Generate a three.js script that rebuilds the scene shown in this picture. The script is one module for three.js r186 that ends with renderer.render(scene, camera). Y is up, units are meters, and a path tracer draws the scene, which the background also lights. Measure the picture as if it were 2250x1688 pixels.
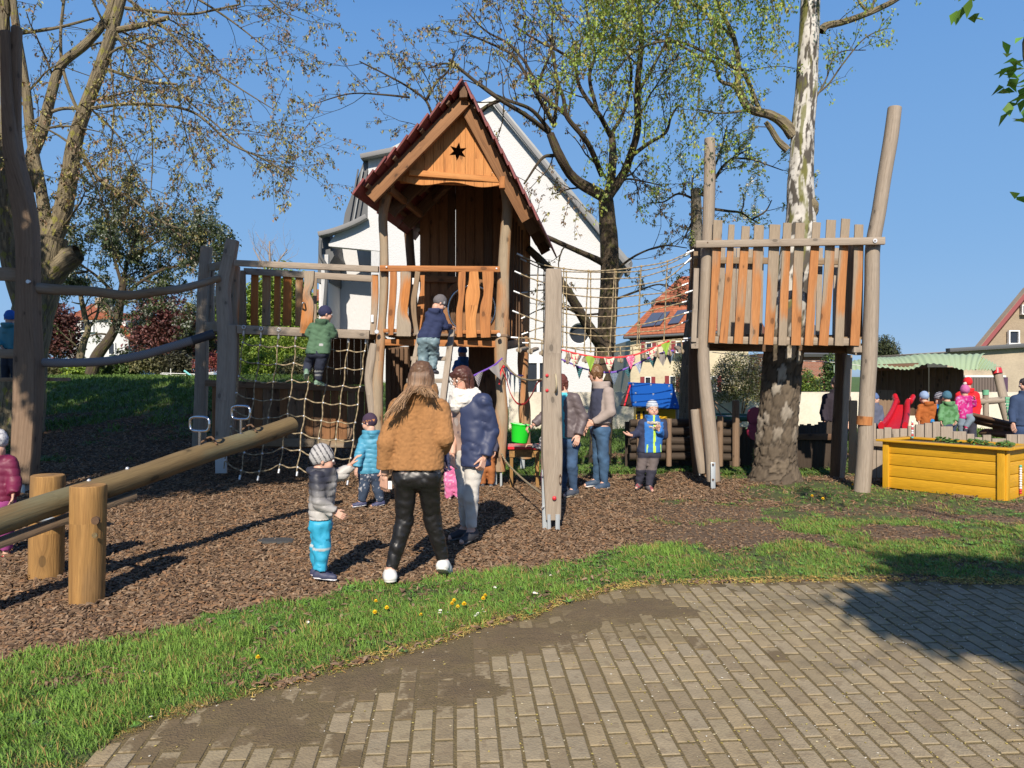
import * as THREE from 'three';
import { mergeGeometries, toCreasedNormals } from 'three/addons/utils/BufferGeometryUtils.js';
import { Brush, Evaluator, SUBTRACTION } from 'three-bvh-csg';

// ───────────────────────── camera, sky, sun, exposure ─────────────────────────
const F = 1680, CX = 1125, CY = 826, EYE = 1.55;          // lens in picture units: focal length, vertical through the middle, horizon
const scene = new THREE.Scene();
const camera = new THREE.PerspectiveCamera(2 * Math.atan(844 / F) * 180 / Math.PI, 4 / 3, 0.1, 2000);
camera.position.set(0, EYE, 0);
camera.setViewOffset(2250, 1688, 0, 18, 2250, 1688);      // the lens is shifted a little so that uprights stay upright
scene.add(camera);
const renderer = new THREE.WebGLRenderer({ antialias: true });
renderer.toneMapping = THREE.LinearToneMapping;
renderer.toneMappingExposure = 1.22;
renderer.shadowMap.enabled = true;

const SUN_EL = 41 * Math.PI / 180, SUN_AZ = 7 * Math.PI / 180;   // sun behind the camera, a little to the left
const sunDir = new THREE.Vector3(-Math.sin(SUN_AZ) * Math.cos(SUN_EL), Math.sin(SUN_EL), Math.cos(SUN_AZ) * Math.cos(SUN_EL));
{
  const W = 512, H = 256, px = new Float32Array(W * H * 4), v = new THREE.Vector3();
  const lin = (a) => a.map((x) => Math.pow(x / 255, 2.2));
  const low = lin([184, 208, 228]), mid = lin([134, 179, 227]), top = lin([84, 138, 208]), zen = lin([44, 84, 152]);
  for (let j = 0; j < H; j++) for (let i = 0; i < W; i++) {
    const el = (j + 0.5) / H * Math.PI - Math.PI / 2, az = ((i + 0.5) / W - 0.5) * 2 * Math.PI;
    v.set(Math.cos(el) * Math.cos(az), Math.sin(el), Math.cos(el) * Math.sin(az));
    const e = Math.max(0, v.y), a = Math.min(1, e / 0.22), b = Math.min(1, Math.max(0, (e - 0.1) / 0.5));
    const s = Math.max(0, v.dot(sunDir)), glow = 0.1 * Math.pow(s, 8) + 0.9 * Math.pow(s, 80);
    for (let c = 0; c < 3; c++) {
      let x = low[c] + (mid[c] - low[c]) * Math.sqrt(a) * (2 - Math.sqrt(a)); // paler towards the horizon
      x += (top[c] - x) * b; x += (zen[c] - x) * Math.min(1, Math.max(0, (e - 0.42) / 0.45));
      if (v.y < 0) x = low[c] * 0.6;
      px[(j * W + i) * 4 + c] = 0.84 * (x + glow * [1, 0.97, 0.9][c]);
    }
    px[(j * W + i) * 4 + 3] = 1;
  }
  const t = new THREE.DataTexture(px, W, H, THREE.RGBAFormat, THREE.FloatType);
  t.mapping = THREE.EquirectangularReflectionMapping; t.magFilter = THREE.LinearFilter; t.minFilter = THREE.LinearFilter; t.needsUpdate = true;
  scene.background = t; scene.environment = t;
  scene.backgroundIntensity = 1; scene.environmentIntensity = 1;
}
const sun = new THREE.DirectionalLight(0xfff3e2, 4.95);
sun.position.copy(sunDir).multiplyScalar(60); sun.target.position.set(0, 0, -10);
sun.castShadow = true; sun.shadow.mapSize.set(4096, 4096); sun.shadow.radius = 1;
Object.assign(sun.shadow.camera, { left: -25, right: 25, top: 25, bottom: -25, near: 1, far: 140 });
scene.add(sun, sun.target);
// ───────────────────────── helpers ─────────────────────────
const V = (x, y, z) => new THREE.Vector3(x, y, z);
const lerp = (a, b, t) => a + (b - a) * t, clamp = (x, a, b) => Math.min(b, Math.max(a, x));
const sstep = (a, b, x) => { const t = clamp((x - a) / (b - a), 0, 1); return t * t * (3 - 2 * t); };
function rng(seed) { let s = seed >>> 0; return () => { s = (s + 0x6D2B79F5) >>> 0; let t = s; t = Math.imul(t ^ (t >>> 15), t | 1); t ^= t + Math.imul(t ^ (t >>> 7), t | 61); return ((t ^ (t >>> 14)) >>> 0) / 4294967296; }; }
const R0 = rng(7), rr = (a, b, r = R0) => a + (b - a) * r(), pick = (a, r = R0) => a[Math.floor(r() * a.length)];
function h3(x, y, z) { let n = Math.imul(x, 374761393) ^ Math.imul(y, 668265263) ^ Math.imul(z, 2147483647 ^ 0x1b873593); n = Math.imul(n ^ (n >>> 13), 1274126177); return ((n ^ (n >>> 16)) >>> 0) / 4294967296; }
function noise(x, y, z = 0, per = 0) {                       // value noise -1..1, optionally periodic in x and y
  const xi = Math.floor(x), yi = Math.floor(y), zi = Math.floor(z), f = (t) => t * t * (3 - 2 * t), a = f(x - xi), b = f(y - yi), c = f(z - zi);
  const m = per ? (q) => ((q % per) + per) % per : (q) => q;
  const x0 = m(xi), x1 = m(xi + 1), y0 = m(yi), y1 = m(yi + 1);
  const l0 = lerp(lerp(h3(x0, y0, zi), h3(x1, y0, zi), a), lerp(h3(x0, y1, zi), h3(x1, y1, zi), a), b);
  if (z === zi) return l0 * 2 - 1;
  const l1 = lerp(lerp(h3(x0, y0, zi + 1), h3(x1, y0, zi + 1), a), lerp(h3(x0, y1, zi + 1), h3(x1, y1, zi + 1), a), b);
  return lerp(l0, l1, c) * 2 - 1;
}
const fbm = (x, y, z = 0, o = 4) => { let s = 0, a = 0.5; for (let i = 0; i < o; i++) { s += a * noise(x, y, z + i * 7.3); x *= 2.03; y *= 2.03; z *= 2.03; a *= 0.5; } return s; };

// a point seen at picture place (u, v), d metres ahead
const P = (u, v, d) => V((u - CX) / F * d, EYE - (v - CY) / F * d, -d);
// ground height
function gh(x, z) {
  const d = -z;
  let h = 0;
  if (d < 5.6) h -= (5.6 - Math.max(d, -10)) * 0.052;
  const left = sstep(-2.6, -5.2, x + 0.02 * d * 0) ;
  h += 1.5 * sstep(8.8, 19.5, d + 0.35 * Math.min(0, x + 5)) * left;
  h += 0.35 * sstep(16, 24, d) * (1 - left);
  const near = sstep(5.0, 7, d) * (1 - sstep(16, 22, d));
  h += near * (0.03 * noise(x * 0.9, z * 0.9) + 0.012 * noise(x * 2.7 + 9, z * 2.7));
  return h;
}
function G(u, v) {                                           // where the ground is seen at (u, v)
  let lo = 0.5, hi = 80;
  let d = lo;
  for (d = lo; d < hi; d += 0.05) { const p = P(u, v, d); if (p.y < gh(p.x, p.z)) break; }
  let a = d - 0.05, b = d;
  for (let i = 0; i < 20; i++) { const m = (a + b) / 2, p = P(u, v, m); if (p.y < gh(p.x, p.z)) b = m; else a = m; }
  return P(u, v, b);
}
const onGround = (x, z, dy = 0) => V(x, gh(x, z) + dy, z);

// ── naming and tagging ──
const taken = {};
function numbered(n) { const k = taken[n] ?? 0; taken[n] = k + 1; return k ? n + '_' + String(k).padStart(3, '0') : n; }
function tag(o, label, category, group, kind) {
  if (label) o.userData.label = label; if (category) o.userData.category = category; if (group) o.userData.group = group; if (kind) o.userData.kind = kind; return o;
}
function thing(name, label, category, pos, group) {
  const o = new THREE.Group(); o.name = numbered(name); if (pos) o.position.copy(pos); scene.add(o); return tag(o, label, category, group);
}
function shade(m) { m.castShadow = true; m.receiveShadow = true; return m; }
const tmpv = V();
function part(name, geo, mat, parent, label, local = false) {        // geometry in world places unless local
  if (Array.isArray(geo)) geo = mergeAll(geo);
  const m = shade(new THREE.Mesh(geo, mat)); m.name = name;
  if (!local) { parent.updateWorldMatrix(true, false); parent.getWorldPosition(tmpv); geo.translate(-tmpv.x, -tmpv.y, -tmpv.z); }
  parent.add(m); if (label) m.userData.label = label; return m;
}
function struct(name, geo, mat) { const m = shade(new THREE.Mesh(geo, mat)); m.name = numbered(name); m.userData.kind = 'structure'; scene.add(m); return m; }
function solo(name, geo, mat, label, category, group) {              // a thing that is one mesh
  if (Array.isArray(geo)) geo = mergeAll(geo);
  geo.computeBoundingBox(); const b = geo.boundingBox, c = V((b.min.x + b.max.x) / 2, b.min.y, (b.min.z + b.max.z) / 2);
  geo.translate(-c.x, -c.y, -c.z); const m = shade(new THREE.Mesh(geo, mat)); m.name = numbered(name); m.position.copy(c); scene.add(m); return tag(m, label, category, group);
}
function mergeAll(list) {
  const keep = ['position', 'normal', 'uv'], col = list.some((g) => g.attributes.color);
  const gs = list.map((g) => {
    g = g.index ? g.toNonIndexed() : g;
    for (const k of Object.keys(g.attributes)) if (!keep.includes(k) && !(col && k === 'color')) g.deleteAttribute(k);
    const n = g.attributes.position.count;
    if (!g.attributes.uv) g.setAttribute('uv', new THREE.BufferAttribute(new Float32Array(n * 2), 2));
    if (!g.attributes.normal) g.computeVertexNormals();
    if (col && !g.attributes.color) g.setAttribute('color', new THREE.BufferAttribute(new Float32Array(n * 3).fill(1), 3));
    return g;
  });
  return gs.length === 1 ? gs[0] : mergeGeometries(gs);
}

// ── sweeps: boards, posts, logs, ropes ──
function rrect(w, h, r = 0.006) {
  const a = w / 2, b = h / 2; r = Math.min(r, a * 0.9, b * 0.9); const k = r * 0.3;
  return [[a - r, -b], [a - k, -b + k], [a, -b + r], [a, b - r], [a - k, b - k], [a - r, b], [-a + r, b], [-a + k, b - k], [-a, b - r], [-a, -b + r], [-a + k, -b + k], [-a + r, -b]];
}
function round(w, h = w, n = 12, wob = 0, seed = 0) {
  return Array.from({ length: n }, (_, i) => { const t = i / n * 2 * Math.PI, k = 1 + wob * noise(Math.cos(t) * 1.3 + seed, Math.sin(t) * 1.3, seed); return [Math.cos(t) * w / 2 * k, Math.sin(t) * h / 2 * k]; });
}
function sweep(path, prof, hint = V(1, 0, 0), { crease = 0, caps = true, uo = 0, vo = 0, bevel = 0, us = 2, vs = 0.5 } = {}) {
  const n = path.length, pos = [], uv = [], idx = [], pf = typeof prof === 'function' ? prof : () => prof, T = V(), N = V(), B = V(); let len = 0;
  const rows = [];
  for (let i = 0; i < n; i++) {
    T.copy(path[Math.min(n - 1, i + 1)]).sub(path[Math.max(0, i - 1)]).normalize();
    N.copy(hint).addScaledVector(T, -hint.dot(T)).normalize(); B.crossVectors(T, N);
    if (i) len += path[i].distanceTo(path[i - 1]);
    rows.push({ c: path[i].clone(), N: N.clone(), B: B.clone(), T: T.clone(), q: pf(i, i / (n - 1)), v: len });
  }
  if (bevel) {
    const a = rows[0], z = rows[n - 1], sh = (r, k) => ({ ...r, c: r.c.clone(), q: r.q.map(([x, y]) => [x * k, y * k]) });
    const s0 = 1 - 2 * bevel / Math.max(bevel * 4, Math.max(...a.q.map((p) => Math.abs(p[0]))) * 2), s1 = 1 - 2 * bevel / Math.max(bevel * 4, Math.max(...z.q.map((p) => Math.abs(p[0]))) * 2);
    const f = sh(a, s0), l = sh(z, s1); a.c.addScaledVector(a.T, bevel); z.c.addScaledVector(z.T, -bevel); rows.unshift(f); rows.push(l);
  }
  const m = rows[0].q.length;
  for (const r of rows) {
    let per = 0;
    for (let j = 0; j <= m; j++) {
      const [a, b] = r.q[j % m]; if (j) { const p = r.q[j - 1]; per += Math.hypot(a - p[0], b - p[1]); }
      pos.push(r.c.x + r.N.x * a + r.B.x * b, r.c.y + r.N.y * a + r.B.y * b, r.c.z + r.N.z * a + r.B.z * b); uv.push(per * us + uo, r.v * vs + vo);
    }
  }
  for (let i = 0; i < rows.length - 1; i++) for (let j = 0; j < m; j++) { const a = i * (m + 1) + j, b = a + 1, c = a + m + 1, d = c + 1; idx.push(a, b, d, a, d, c); }
  if (caps) for (const e of [0, rows.length - 1]) {
    const r = rows[e], base = pos.length / 3; let cx = 0, cy = 0; for (const [a, b] of r.q) { cx += a / m; cy += b / m; }
    const put = (a, b) => { pos.push(r.c.x + r.N.x * a + r.B.x * b, r.c.y + r.N.y * a + r.B.y * b, r.c.z + r.N.z * a + r.B.z * b); uv.push(a * us * 1.5 + uo, b * 2 + vo); };
    put(cx, cy); for (const [a, b] of r.q) put(a, b);
    for (let j = 0; j < m; j++) { const a = base + 1 + j, b = base + 1 + (j + 1) % m; e ? idx.push(base, a, b) : idx.push(base, b, a); }
  }
  let g = new THREE.BufferGeometry(); g.setAttribute('position', new THREE.Float32BufferAttribute(pos, 3)); g.setAttribute('uv', new THREE.Float32BufferAttribute(uv, 2)); g.setIndex(idx);
  if (crease) return toCreasedNormals(g, crease);
  g.computeVertexNormals();                                   // weld the seam's normals
  const nn = g.attributes.normal;
  for (let i = 0; i < rows.length; i++) { const a = i * (m + 1), b = a + m, x = nn.getX(a) + nn.getX(b), y = nn.getY(a) + nn.getY(b), z = nn.getZ(a) + nn.getZ(b), l = Math.hypot(x, y, z) || 1; nn.setXYZ(a, x / l, y / l, z / l); nn.setXYZ(b, x / l, y / l, z / l); }
  return g;
}
const uvo = () => ({ uo: Math.floor(rr(0, 40)) * 0.137, vo: rr(0, 9) });
// a sawn board from a to b; w across (along hint), t thick
const board = (a, b, w, t, hint = V(1, 0, 0), o = {}) => sweep([a, b], rrect(w, t, o.r ?? 0.005), hint, { crease: 0.5, bevel: 0.003, ...uvo(), ...o });
const curve = (pts, n) => new THREE.CatmullRomCurve3(pts, false, 'centripetal').getPoints(n);
// an uneven post: rows of [left u, right u, v] at distance d, deep = depth / width
function post(rows, d, { deep = 1, sq = false, n = 16, wob = 0.05, dz = [0, 0], seed = rr(0, 50) } = {}) {
  const dd = (i) => d - lerp(dz[0], dz[1], i / (rows.length - 1));
  const pts = rows.map(([a, b, v], i) => P((a + b) / 2, v, dd(i)).setZ(-dd(i))), ws = rows.map(([a, b], i) => (b - a) / F * dd(i));
  const cc = new THREE.CatmullRomCurve3(pts, false, 'centripetal'), path = []; const wid = [];
  for (let i = 0; i <= n; i++) { const t = i / n, k = t * (ws.length - 1), a = Math.min(ws.length - 2, Math.floor(k)); path.push(cc.getPoint(t)); wid.push(lerp(ws[a], ws[a + 1], k - a)); }
  return sweep(path, (i, t) => { const w = wid[Math.min(i, n)]; return sq ? rrect(w, w * deep, w * 0.12) : round(w, w * deep, 14, wob, seed + t * 1.5); }, V(1, 0, 0), { crease: sq ? 0.6 : 0, bevel: 0.008, ...uvo() });
}
// a board with a wavy outline: same rows, constant thickness
function wavy(rows, d, t = 0.04, n = 14, o = {}) {
  const pts = rows.map(([a, b, v]) => P((a + b) / 2, v, d)), ws = rows.map(([a, b]) => (b - a) / F * d), cc = new THREE.CatmullRomCurve3(pts), path = [], wid = [];
  const wc = new THREE.CatmullRomCurve3(ws.map((w, i) => V(w, i, 0)));
  for (let i = 0; i <= n; i++) { path.push(cc.getPoint(i / n)); wid.push(wc.getPoint(i / n).x); }
  return sweep(path, (i) => rrect(wid[Math.min(i, n)], t, 0.008), V(1, 0, 0), { crease: 0.6, ...uvo(), ...o });
}
const rope = (pts, r, n = 24, sides = 6) => sweep(curve(pts, n), round(2 * r, 2 * r, sides), V(0.3, 0.2, 1), { us: 10, vs: 6, caps: true });
const ball = (c, r, n = 8) => new THREE.SphereGeometry(r, n, Math.max(4, n * 0.75 | 0)).translate(c.x, c.y, c.z);
function disc(c, n, r, t, seg = 16) { const g = new THREE.CylinderGeometry(r, r, t, seg); g.applyQuaternion(new THREE.Quaternion().setFromUnitVectors(V(0, 1, 0), n.clone().normalize())); return g.translate(c.x, c.y, c.z); }
function box(c, w, h, t, rotY = 0) { const g = new THREE.BoxGeometry(w, h, t); if (rotY) g.rotateY(rotY); return g.translate(c.x, c.y, c.z); }
function prism(pts, z0, z1) { const s = new THREE.Shape(pts.map(([x, y]) => new THREE.Vector2(x, y))); return new THREE.ExtrudeGeometry(s, { depth: z1 - z0, bevelEnabled: false }).translate(0, 0, z0); }

// ── textures ──
function tex(w, h, f, srgb = true) {
  const a = new Uint8Array(w * h * 4), e = (x) => clamp(x, 0, 1);
  for (let j = 0; j < h; j++) for (let i = 0; i < w; i++) { const c = f(i / w, j / h), k = (j * w + i) * 4; for (let q = 0; q < 3; q++) { const x = e(Array.isArray(c) ? c[q] : c); a[k + q] = Math.round(255 * (srgb ? (x <= 0.0031308 ? 12.92 * x : 1.055 * Math.pow(x, 1 / 2.4) - 0.055) : x)); } a[k + 3] = 255; }
  const t = new THREE.DataTexture(a, w, h); t.wrapS = t.wrapT = THREE.RepeatWrapping; t.magFilter = THREE.LinearFilter; t.minFilter = THREE.LinearMipmapLinearFilter; t.generateMipmaps = true;
  if (srgb) t.colorSpace = THREE.SRGBColorSpace; t.needsUpdate = true; return t;
}
const mix3 = (a, b, t) => a.map((x, i) => lerp(x, b[i], t));
function woodTex(c1, c2, c3, { wear = null, wearAmt = 0, knots = 5, seed = 0, topGrey = 0 } = {}) {   // grain runs along v
  const r = rng(seed + 3), kn = Array.from({ length: knots }, () => [r(), r(), 0.02 + 0.03 * r()]);
  const val = new Float32Array(256 * 512);
  const col = tex(256, 512, (u, v) => {
    let du = 0, ring = 0;
    for (const [a, b, s] of kn) { let x = Math.abs(u - a); x = Math.min(x, 1 - x); let y = Math.abs(v - b); y = Math.min(y, 1 - y); const q = Math.hypot(x / s, y / s * 2.2); if (q < 4) { const k = Math.exp(-q * q * 0.25); du += k * 0.06 * Math.sign(u - a); ring = Math.max(ring, q < 1 ? 1 : 0.5 * k); } }
    const U = u + du + 0.012 * noise(v * 8, u * 4, seed, 8);
    const g = 0.5 + 0.5 * noise(U * 64, v * 8, seed, 64) , g2 = 0.5 + 0.5 * noise(U * 32, v * 4, seed + 5, 32), g3 = 0.5 + 0.5 * noise(U * 8, v * 4, seed + 9, 8), f = 0.5 + 0.5 * noise(U * 128, v * 32, seed + 2, 128);
    const crack = sstep(0.86, 0.97, g2 * 0.75 + g * 0.25);
    let c = mix3(c1, c2, clamp(g * 0.5 + g3 * 0.5, 0, 1)); c = mix3(c, c3, clamp(g2 * g2 * 0.55, 0, 1));
    if (wear) { const w = sstep(0.5 - wearAmt, 0.75 - wearAmt * 0.6, 0.5 + 0.5 * noise(U * 4, v * 4, seed + 20, 4) * 0.9 + 0.12 * (g - 0.5)); c = mix3(c, wear, w); if (topGrey) c = mix3(c, wear, sstep(topGrey + 0.03, topGrey - 0.03, v + 0.02 * noise(U * 16, 1, seed)) + sstep(0.93, 0.97, v)); }
    c = c.map((x) => x * (0.86 + 0.28 * f) * (1 - 0.6 * crack) * (1 - ring * 0.55));
    val[Math.min(131071, Math.floor(v * 512) * 256 + Math.floor(u * 256))] = 0.5 * f + 0.5 * g - crack - ring * 0.2 + 0.3 * g2;
    return c;
  });
  const bmp = tex(256, 512, (u, v) => 0.3 + 0.5 * val[Math.min(131071, Math.floor(v * 512 + 0.01) * 256 + Math.floor(u * 256 + 0.01))], false);
  return { map: col, bumpMap: bmp };
}
const std = (o) => new THREE.MeshStandardMaterial({ roughness: 0.85, ...o });
const C = (r, g, b) => new THREE.Color().setRGB(r, g, b);
const wood = (o, bump = 0.004) => std({ ...o, bumpScale: bump, roughness: 0.82 });
const M = {};
M.greyWood = wood(woodTex([0.36, 0.3, 0.235], [0.29, 0.235, 0.18], [0.22, 0.17, 0.125], { seed: 1 }));
M.greyWood2 = wood(woodTex([0.3, 0.25, 0.19], [0.24, 0.185, 0.135], [0.26, 0.19, 0.12], { seed: 2, wear: [0.25, 0.17, 0.1], wearAmt: 0.12 }));
M.orangeWood = wood(woodTex([0.46, 0.2, 0.068], [0.4, 0.15, 0.042], [0.24, 0.08, 0.022], { seed: 3 }));
M.gableWood = wood(woodTex([0.6, 0.28, 0.09], [0.52, 0.21, 0.06], [0.4, 0.14, 0.035], { seed: 4, knots: 8 }));
M.mixWood = wood(woodTex([0.5, 0.21, 0.06], [0.45, 0.16, 0.035], [0.33, 0.1, 0.02], { seed: 5, wear: [0.33, 0.27, 0.2], wearAmt: 0.1 }));
M.mixWood2 = wood(woodTex([0.5, 0.19, 0.05], [0.47, 0.15, 0.03], [0.35, 0.1, 0.02], { seed: 6, wear: [0.3, 0.22, 0.15], wearAmt: -0.05 }));
M.picketWood = [0.02, -0.06, 0.1].map((w, i) => wood(woodTex([0.46, 0.21, 0.075], [0.4, 0.16, 0.05], [0.28, 0.1, 0.03], { seed: 40 + i, wear: [0.3, 0.235, 0.165], wearAmt: w, topGrey: 0.15 })));
M.postWood = wood(woodTex([0.42, 0.26, 0.13], [0.36, 0.19, 0.085], [0.42, 0.14, 0.04], { seed: 7, wear: [0.32, 0.25, 0.17], wearAmt: 0.18 }));
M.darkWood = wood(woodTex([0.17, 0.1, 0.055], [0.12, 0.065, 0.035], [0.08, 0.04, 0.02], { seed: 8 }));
M.shadedDarkWood = wood(woodTex([0.06, 0.042, 0.028], [0.045, 0.03, 0.02], [0.03, 0.02, 0.013], { seed: 18 }));  // dark wood with the shade over fence and logs put into its colour
M.wallWood = wood(woodTex([0.3, 0.15, 0.065], [0.24, 0.11, 0.045], [0.14, 0.06, 0.025], { seed: 9, knots: 7 }));
M.brownGrey = wood(woodTex([0.26, 0.18, 0.12], [0.2, 0.13, 0.08], [0.14, 0.085, 0.05], { seed: 10 }));
M.logWood = wood(woodTex([0.23, 0.16, 0.07], [0.15, 0.1, 0.042], [0.075, 0.048, 0.02], { seed: 11, knots: 9, wear: [0.16, 0.14, 0.075], wearAmt: 0.0 }), 0.003);
M.stumpWood = wood(woodTex([0.42, 0.235, 0.075], [0.28, 0.145, 0.043], [0.11, 0.055, 0.016], { seed: 12, knots: 6, wear: [0.25, 0.14, 0.05], wearAmt: 0.02 }), 0.004);
M.steel = std({ color: C(0.45, 0.48, 0.5), metalness: 0.85, roughness: 0.42 });
M.galv = std({ color: C(0.5, 0.54, 0.56), metalness: 0.55, roughness: 0.5 });
M.chrome = std({ color: C(0.7, 0.7, 0.7), metalness: 1, roughness: 0.16 });
M.bolt = std({ color: C(0.62, 0.64, 0.66), metalness: 0.6, roughness: 0.4 });
M.redPlastic = std({ color: C(0.6, 0.03, 0.04), roughness: 0.35 });
{
  const weave = tex(64, 64, (u, v) => { const k = 0.5 + 0.5 * Math.sin((u + v * 1.0) * Math.PI * 4); return [0.36 * (0.55 + 0.5 * k), 0.285 * (0.55 + 0.5 * k), 0.175 * (0.55 + 0.5 * k)]; });
  M.rope = std({ map: weave, roughness: 0.95 });
  M.greyRope = std({ map: tex(64, 64, (u, v) => { const k = Math.abs(Math.sin((u * 2 + v * 4) * Math.PI)) * Math.abs(Math.sin((u * 2 - v * 4) * Math.PI)); return [0.17 + 0.14 * k, 0.155 + 0.13 * k, 0.15 + 0.125 * k]; }), roughness: 0.95 });
}
const vcol = (o = {}) => std({ vertexColors: true, ...o });
// ───────────────────────── ground ─────────────────────────
const toXZ = (l) => l.map(([u, v]) => { const p = G(u, v); return [p.x, p.z]; });
const mulchEdge = toXZ([[0, 1468], [72, 1450], [217, 1424], [325, 1400], [452, 1374], [542, 1350], [687, 1330], [760, 1294], [850, 1292], [989, 1274], [1123, 1254], [1243, 1241], [1351, 1216], [1500, 1200]]);
const paveEdge = toXZ([[173, 1687], [220, 1640], [290, 1605], [376, 1576], [540, 1536], [662, 1498], [800, 1457], [931, 1424], [1062, 1381], [1170, 1356], [1242, 1325], [1351, 1296], [1409, 1287], [1500, 1284], [1812, 1277], [2250, 1285]]);
function along(l, x) {                                       // z of an edge at x, carried on at both ends
  if (x <= l[0][0]) { const [a, b] = [l[0], l[1]]; return a[1] + (b[1] - a[1]) / (b[0] - a[0]) * (x - a[0]); }
  for (let i = 1; i < l.length; i++) if (x <= l[i][0]) return lerp(l[i - 1][1], l[i][1], (x - l[i - 1][0]) / (l[i][0] - l[i - 1][0]));
  return l[l.length - 1][1];
}
const paveZ = (x) => x < paveEdge[0][0] ? paveEdge[0][1] + (paveEdge[0][0] - x) * 1.1 : along(paveEdge, x);
const wig = (x, z, a = 0.09) => a * noise(x * 5, z * 5, 3) + 0.5 * a * noise(x * 14, z * 14, 4);
const onPave = (x, z) => z > paveZ(x) + 0.0;
// 0..1 how much grass grows at a place
function grassy(x, z) {
  const d = -z;
  if (onPave(x, z + wig(x, z, 0.05))) return 0;
  const me = along(mulchEdge, x);
  let g = 0;
  if (z > me + wig(x, z, 0.12) - 0.03 && x < 1.5 + 0.5 * noise(x * 3, z * 4, 6)) g = 1;
  if (x > 0.7) {                                             // worn, patchy turf to the right
    const n = 0.5 + 0.5 * fbm(x * 1.3 + 3, z * 1.6, 2, 4) * 1.5, band = sstep(6.9, 6.1, d + 0.25 * noise(x * 2, z * 2)) * sstep(0.6, 1.4, x);
    const spot = sstep(0.6, 0.78, n) * sstep(1.0, 2.4, x) * (1 - sstep(9.2, 10.2, d));
    const birch = sstep(1.5, 0.4, Math.hypot((x - 4.35) * 0.8, (d - 10.1)));
    const right = sstep(3.0, 4.2, x) * (1 - sstep(8.2, 9.4, d)) * sstep(0.45, 0.68, n);
    g = Math.max(g, band * sstep(0.22 + 0.16 * sstep(1.5, 3.2, x), 0.5 + 0.14 * sstep(1.5, 3.2, x), n), spot * 0.9, birch, right);
  }
  if (d > 11.3 && x > -1.5) g = Math.max(g, sstep(11.3, 12, d + 0.3 * noise(x, z)) * sstep(0.35, 0.6, 0.5 + 0.5 * noise(x * 1.1, z * 1.1, 8)) );
  if (d > 15.5 && x > -3.4 || d > 19) g = 1;
  if (x < -3.4 && d > 12) { const n = 0.5 + 0.5 * fbm(x * 0.7, z * 0.55, 5, 4) * 1.6; const n2 = 0.5 + 0.5 * fbm(x * 1.5 + 4, z * 1.5, 7, 4) * 1.5; g = Math.max(sstep(11, 15.5, d + 1.2 * noise(x * 0.8, z * 0.8)) * sstep(0.42, 0.62, n2 + 0.5 * sstep(14, 18.5, d)), 0); }
  return clamp(g, 0, 1);
}
const inMulch = (x, z) => { const d = -z; return !onPave(x, z) && grassy(x, z) < 0.4 && d < 16 && x > -9 && x < 7; };
// bare soil shows between mulch and turf on the right
const bare = (x, z) => sstep(0.9, 2.0, x + 0.4 * noise(x * 1.5, z * 1.5)) * sstep(9.6, 8.8, -z) ;
{
  const xs = [], zs = [];
  for (let x = -400; x < -12; x += Math.max(1.5, -x * 0.12)) xs.push(x);
  for (let x = -12; x < -6; x += 0.3) xs.push(x);
  for (let x = -6; x < 6; x += 0.06) xs.push(x);
  for (let x = 6; x < 12; x += 0.3) xs.push(x);
  for (let x = 12; x < 400; x += Math.max(1.5, x * 0.12)) xs.push(x);
  for (let z = 60; z > 3; z -= 4) zs.push(z);
  for (let z = 3; z > -2.5; z -= 0.3) zs.push(z);
  for (let z = -2.5; z > -11; z -= 0.06) zs.push(z);
  for (let z = -11; z > -24; z -= 0.25) zs.push(z);
  for (let z = -24; z > -900; z -= Math.max(1, -z * 0.08)) zs.push(z);
  const pos = [], col = [], uv = [], idx = [], nx = xs.length;
  for (const z of zs) for (const x of xs) {
    let y = gh(x, z), c; const n = 0.5 + 0.5 * fbm(x * 3, z * 3, 1, 3), g = grassy(x, z);
    if (onPave(x, z)) { y -= 0.05; c = [0.12, 0.09, 0.05]; }
    else {
      const soil = mix3([0.115, 0.076, 0.046], [0.19, 0.128, 0.078], n), mul = mix3([0.09, 0.058, 0.032], [0.15, 0.1, 0.056], n);
      c = mix3(mul, soil, bare(x, z)); c = mix3(c, mix3([0.055, 0.085, 0.02], [0.085, 0.115, 0.03], n), g);
      if (-z > 19) c = mix3([0.07, 0.14, 0.025], [0.11, 0.18, 0.035], n);
      if (z < -3 && z > -24 && g > 0.5) y += 0.01 * noise(x * 6, z * 6);
    }
    pos.push(x, y, z); col.push(...c); uv.push(x / 0.9, z / 0.9);
  }
  for (let j = 0; j < zs.length - 1; j++) for (let i = 0; i < nx - 1; i++) { const a = j * nx + i; idx.push(a, a + 1, a + nx + 1, a, a + nx + 1, a + nx); }
  const g = new THREE.BufferGeometry(); g.setAttribute('position', new THREE.Float32BufferAttribute(pos, 3)); g.setAttribute('color', new THREE.Float32BufferAttribute(col, 3)); g.setAttribute('uv', new THREE.Float32BufferAttribute(uv, 2)); g.setIndex(idx); g.computeVertexNormals();
  const grain = (u, v) => { const a = 0.5 + 0.5 * noise(u * 32, v * 32, 1, 32), b = 0.5 + 0.5 * noise(u * 96, v * 96, 2, 96), c = 0.5 + 0.5 * noise(u * 8, v * 8, 3, 8); return clamp(0.3 * a + 0.5 * b + 0.2 * c, 0, 1); };
  const mat = std({ vertexColors: true, roughness: 1, map: tex(512, 512, (u, v) => { const k = 0.5 + 0.9 * grain(u, v); return [k, k, k]; }), bumpMap: tex(512, 512, grain, false), bumpScale: 0.02 });
  struct('ground', g, mat);
}
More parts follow.
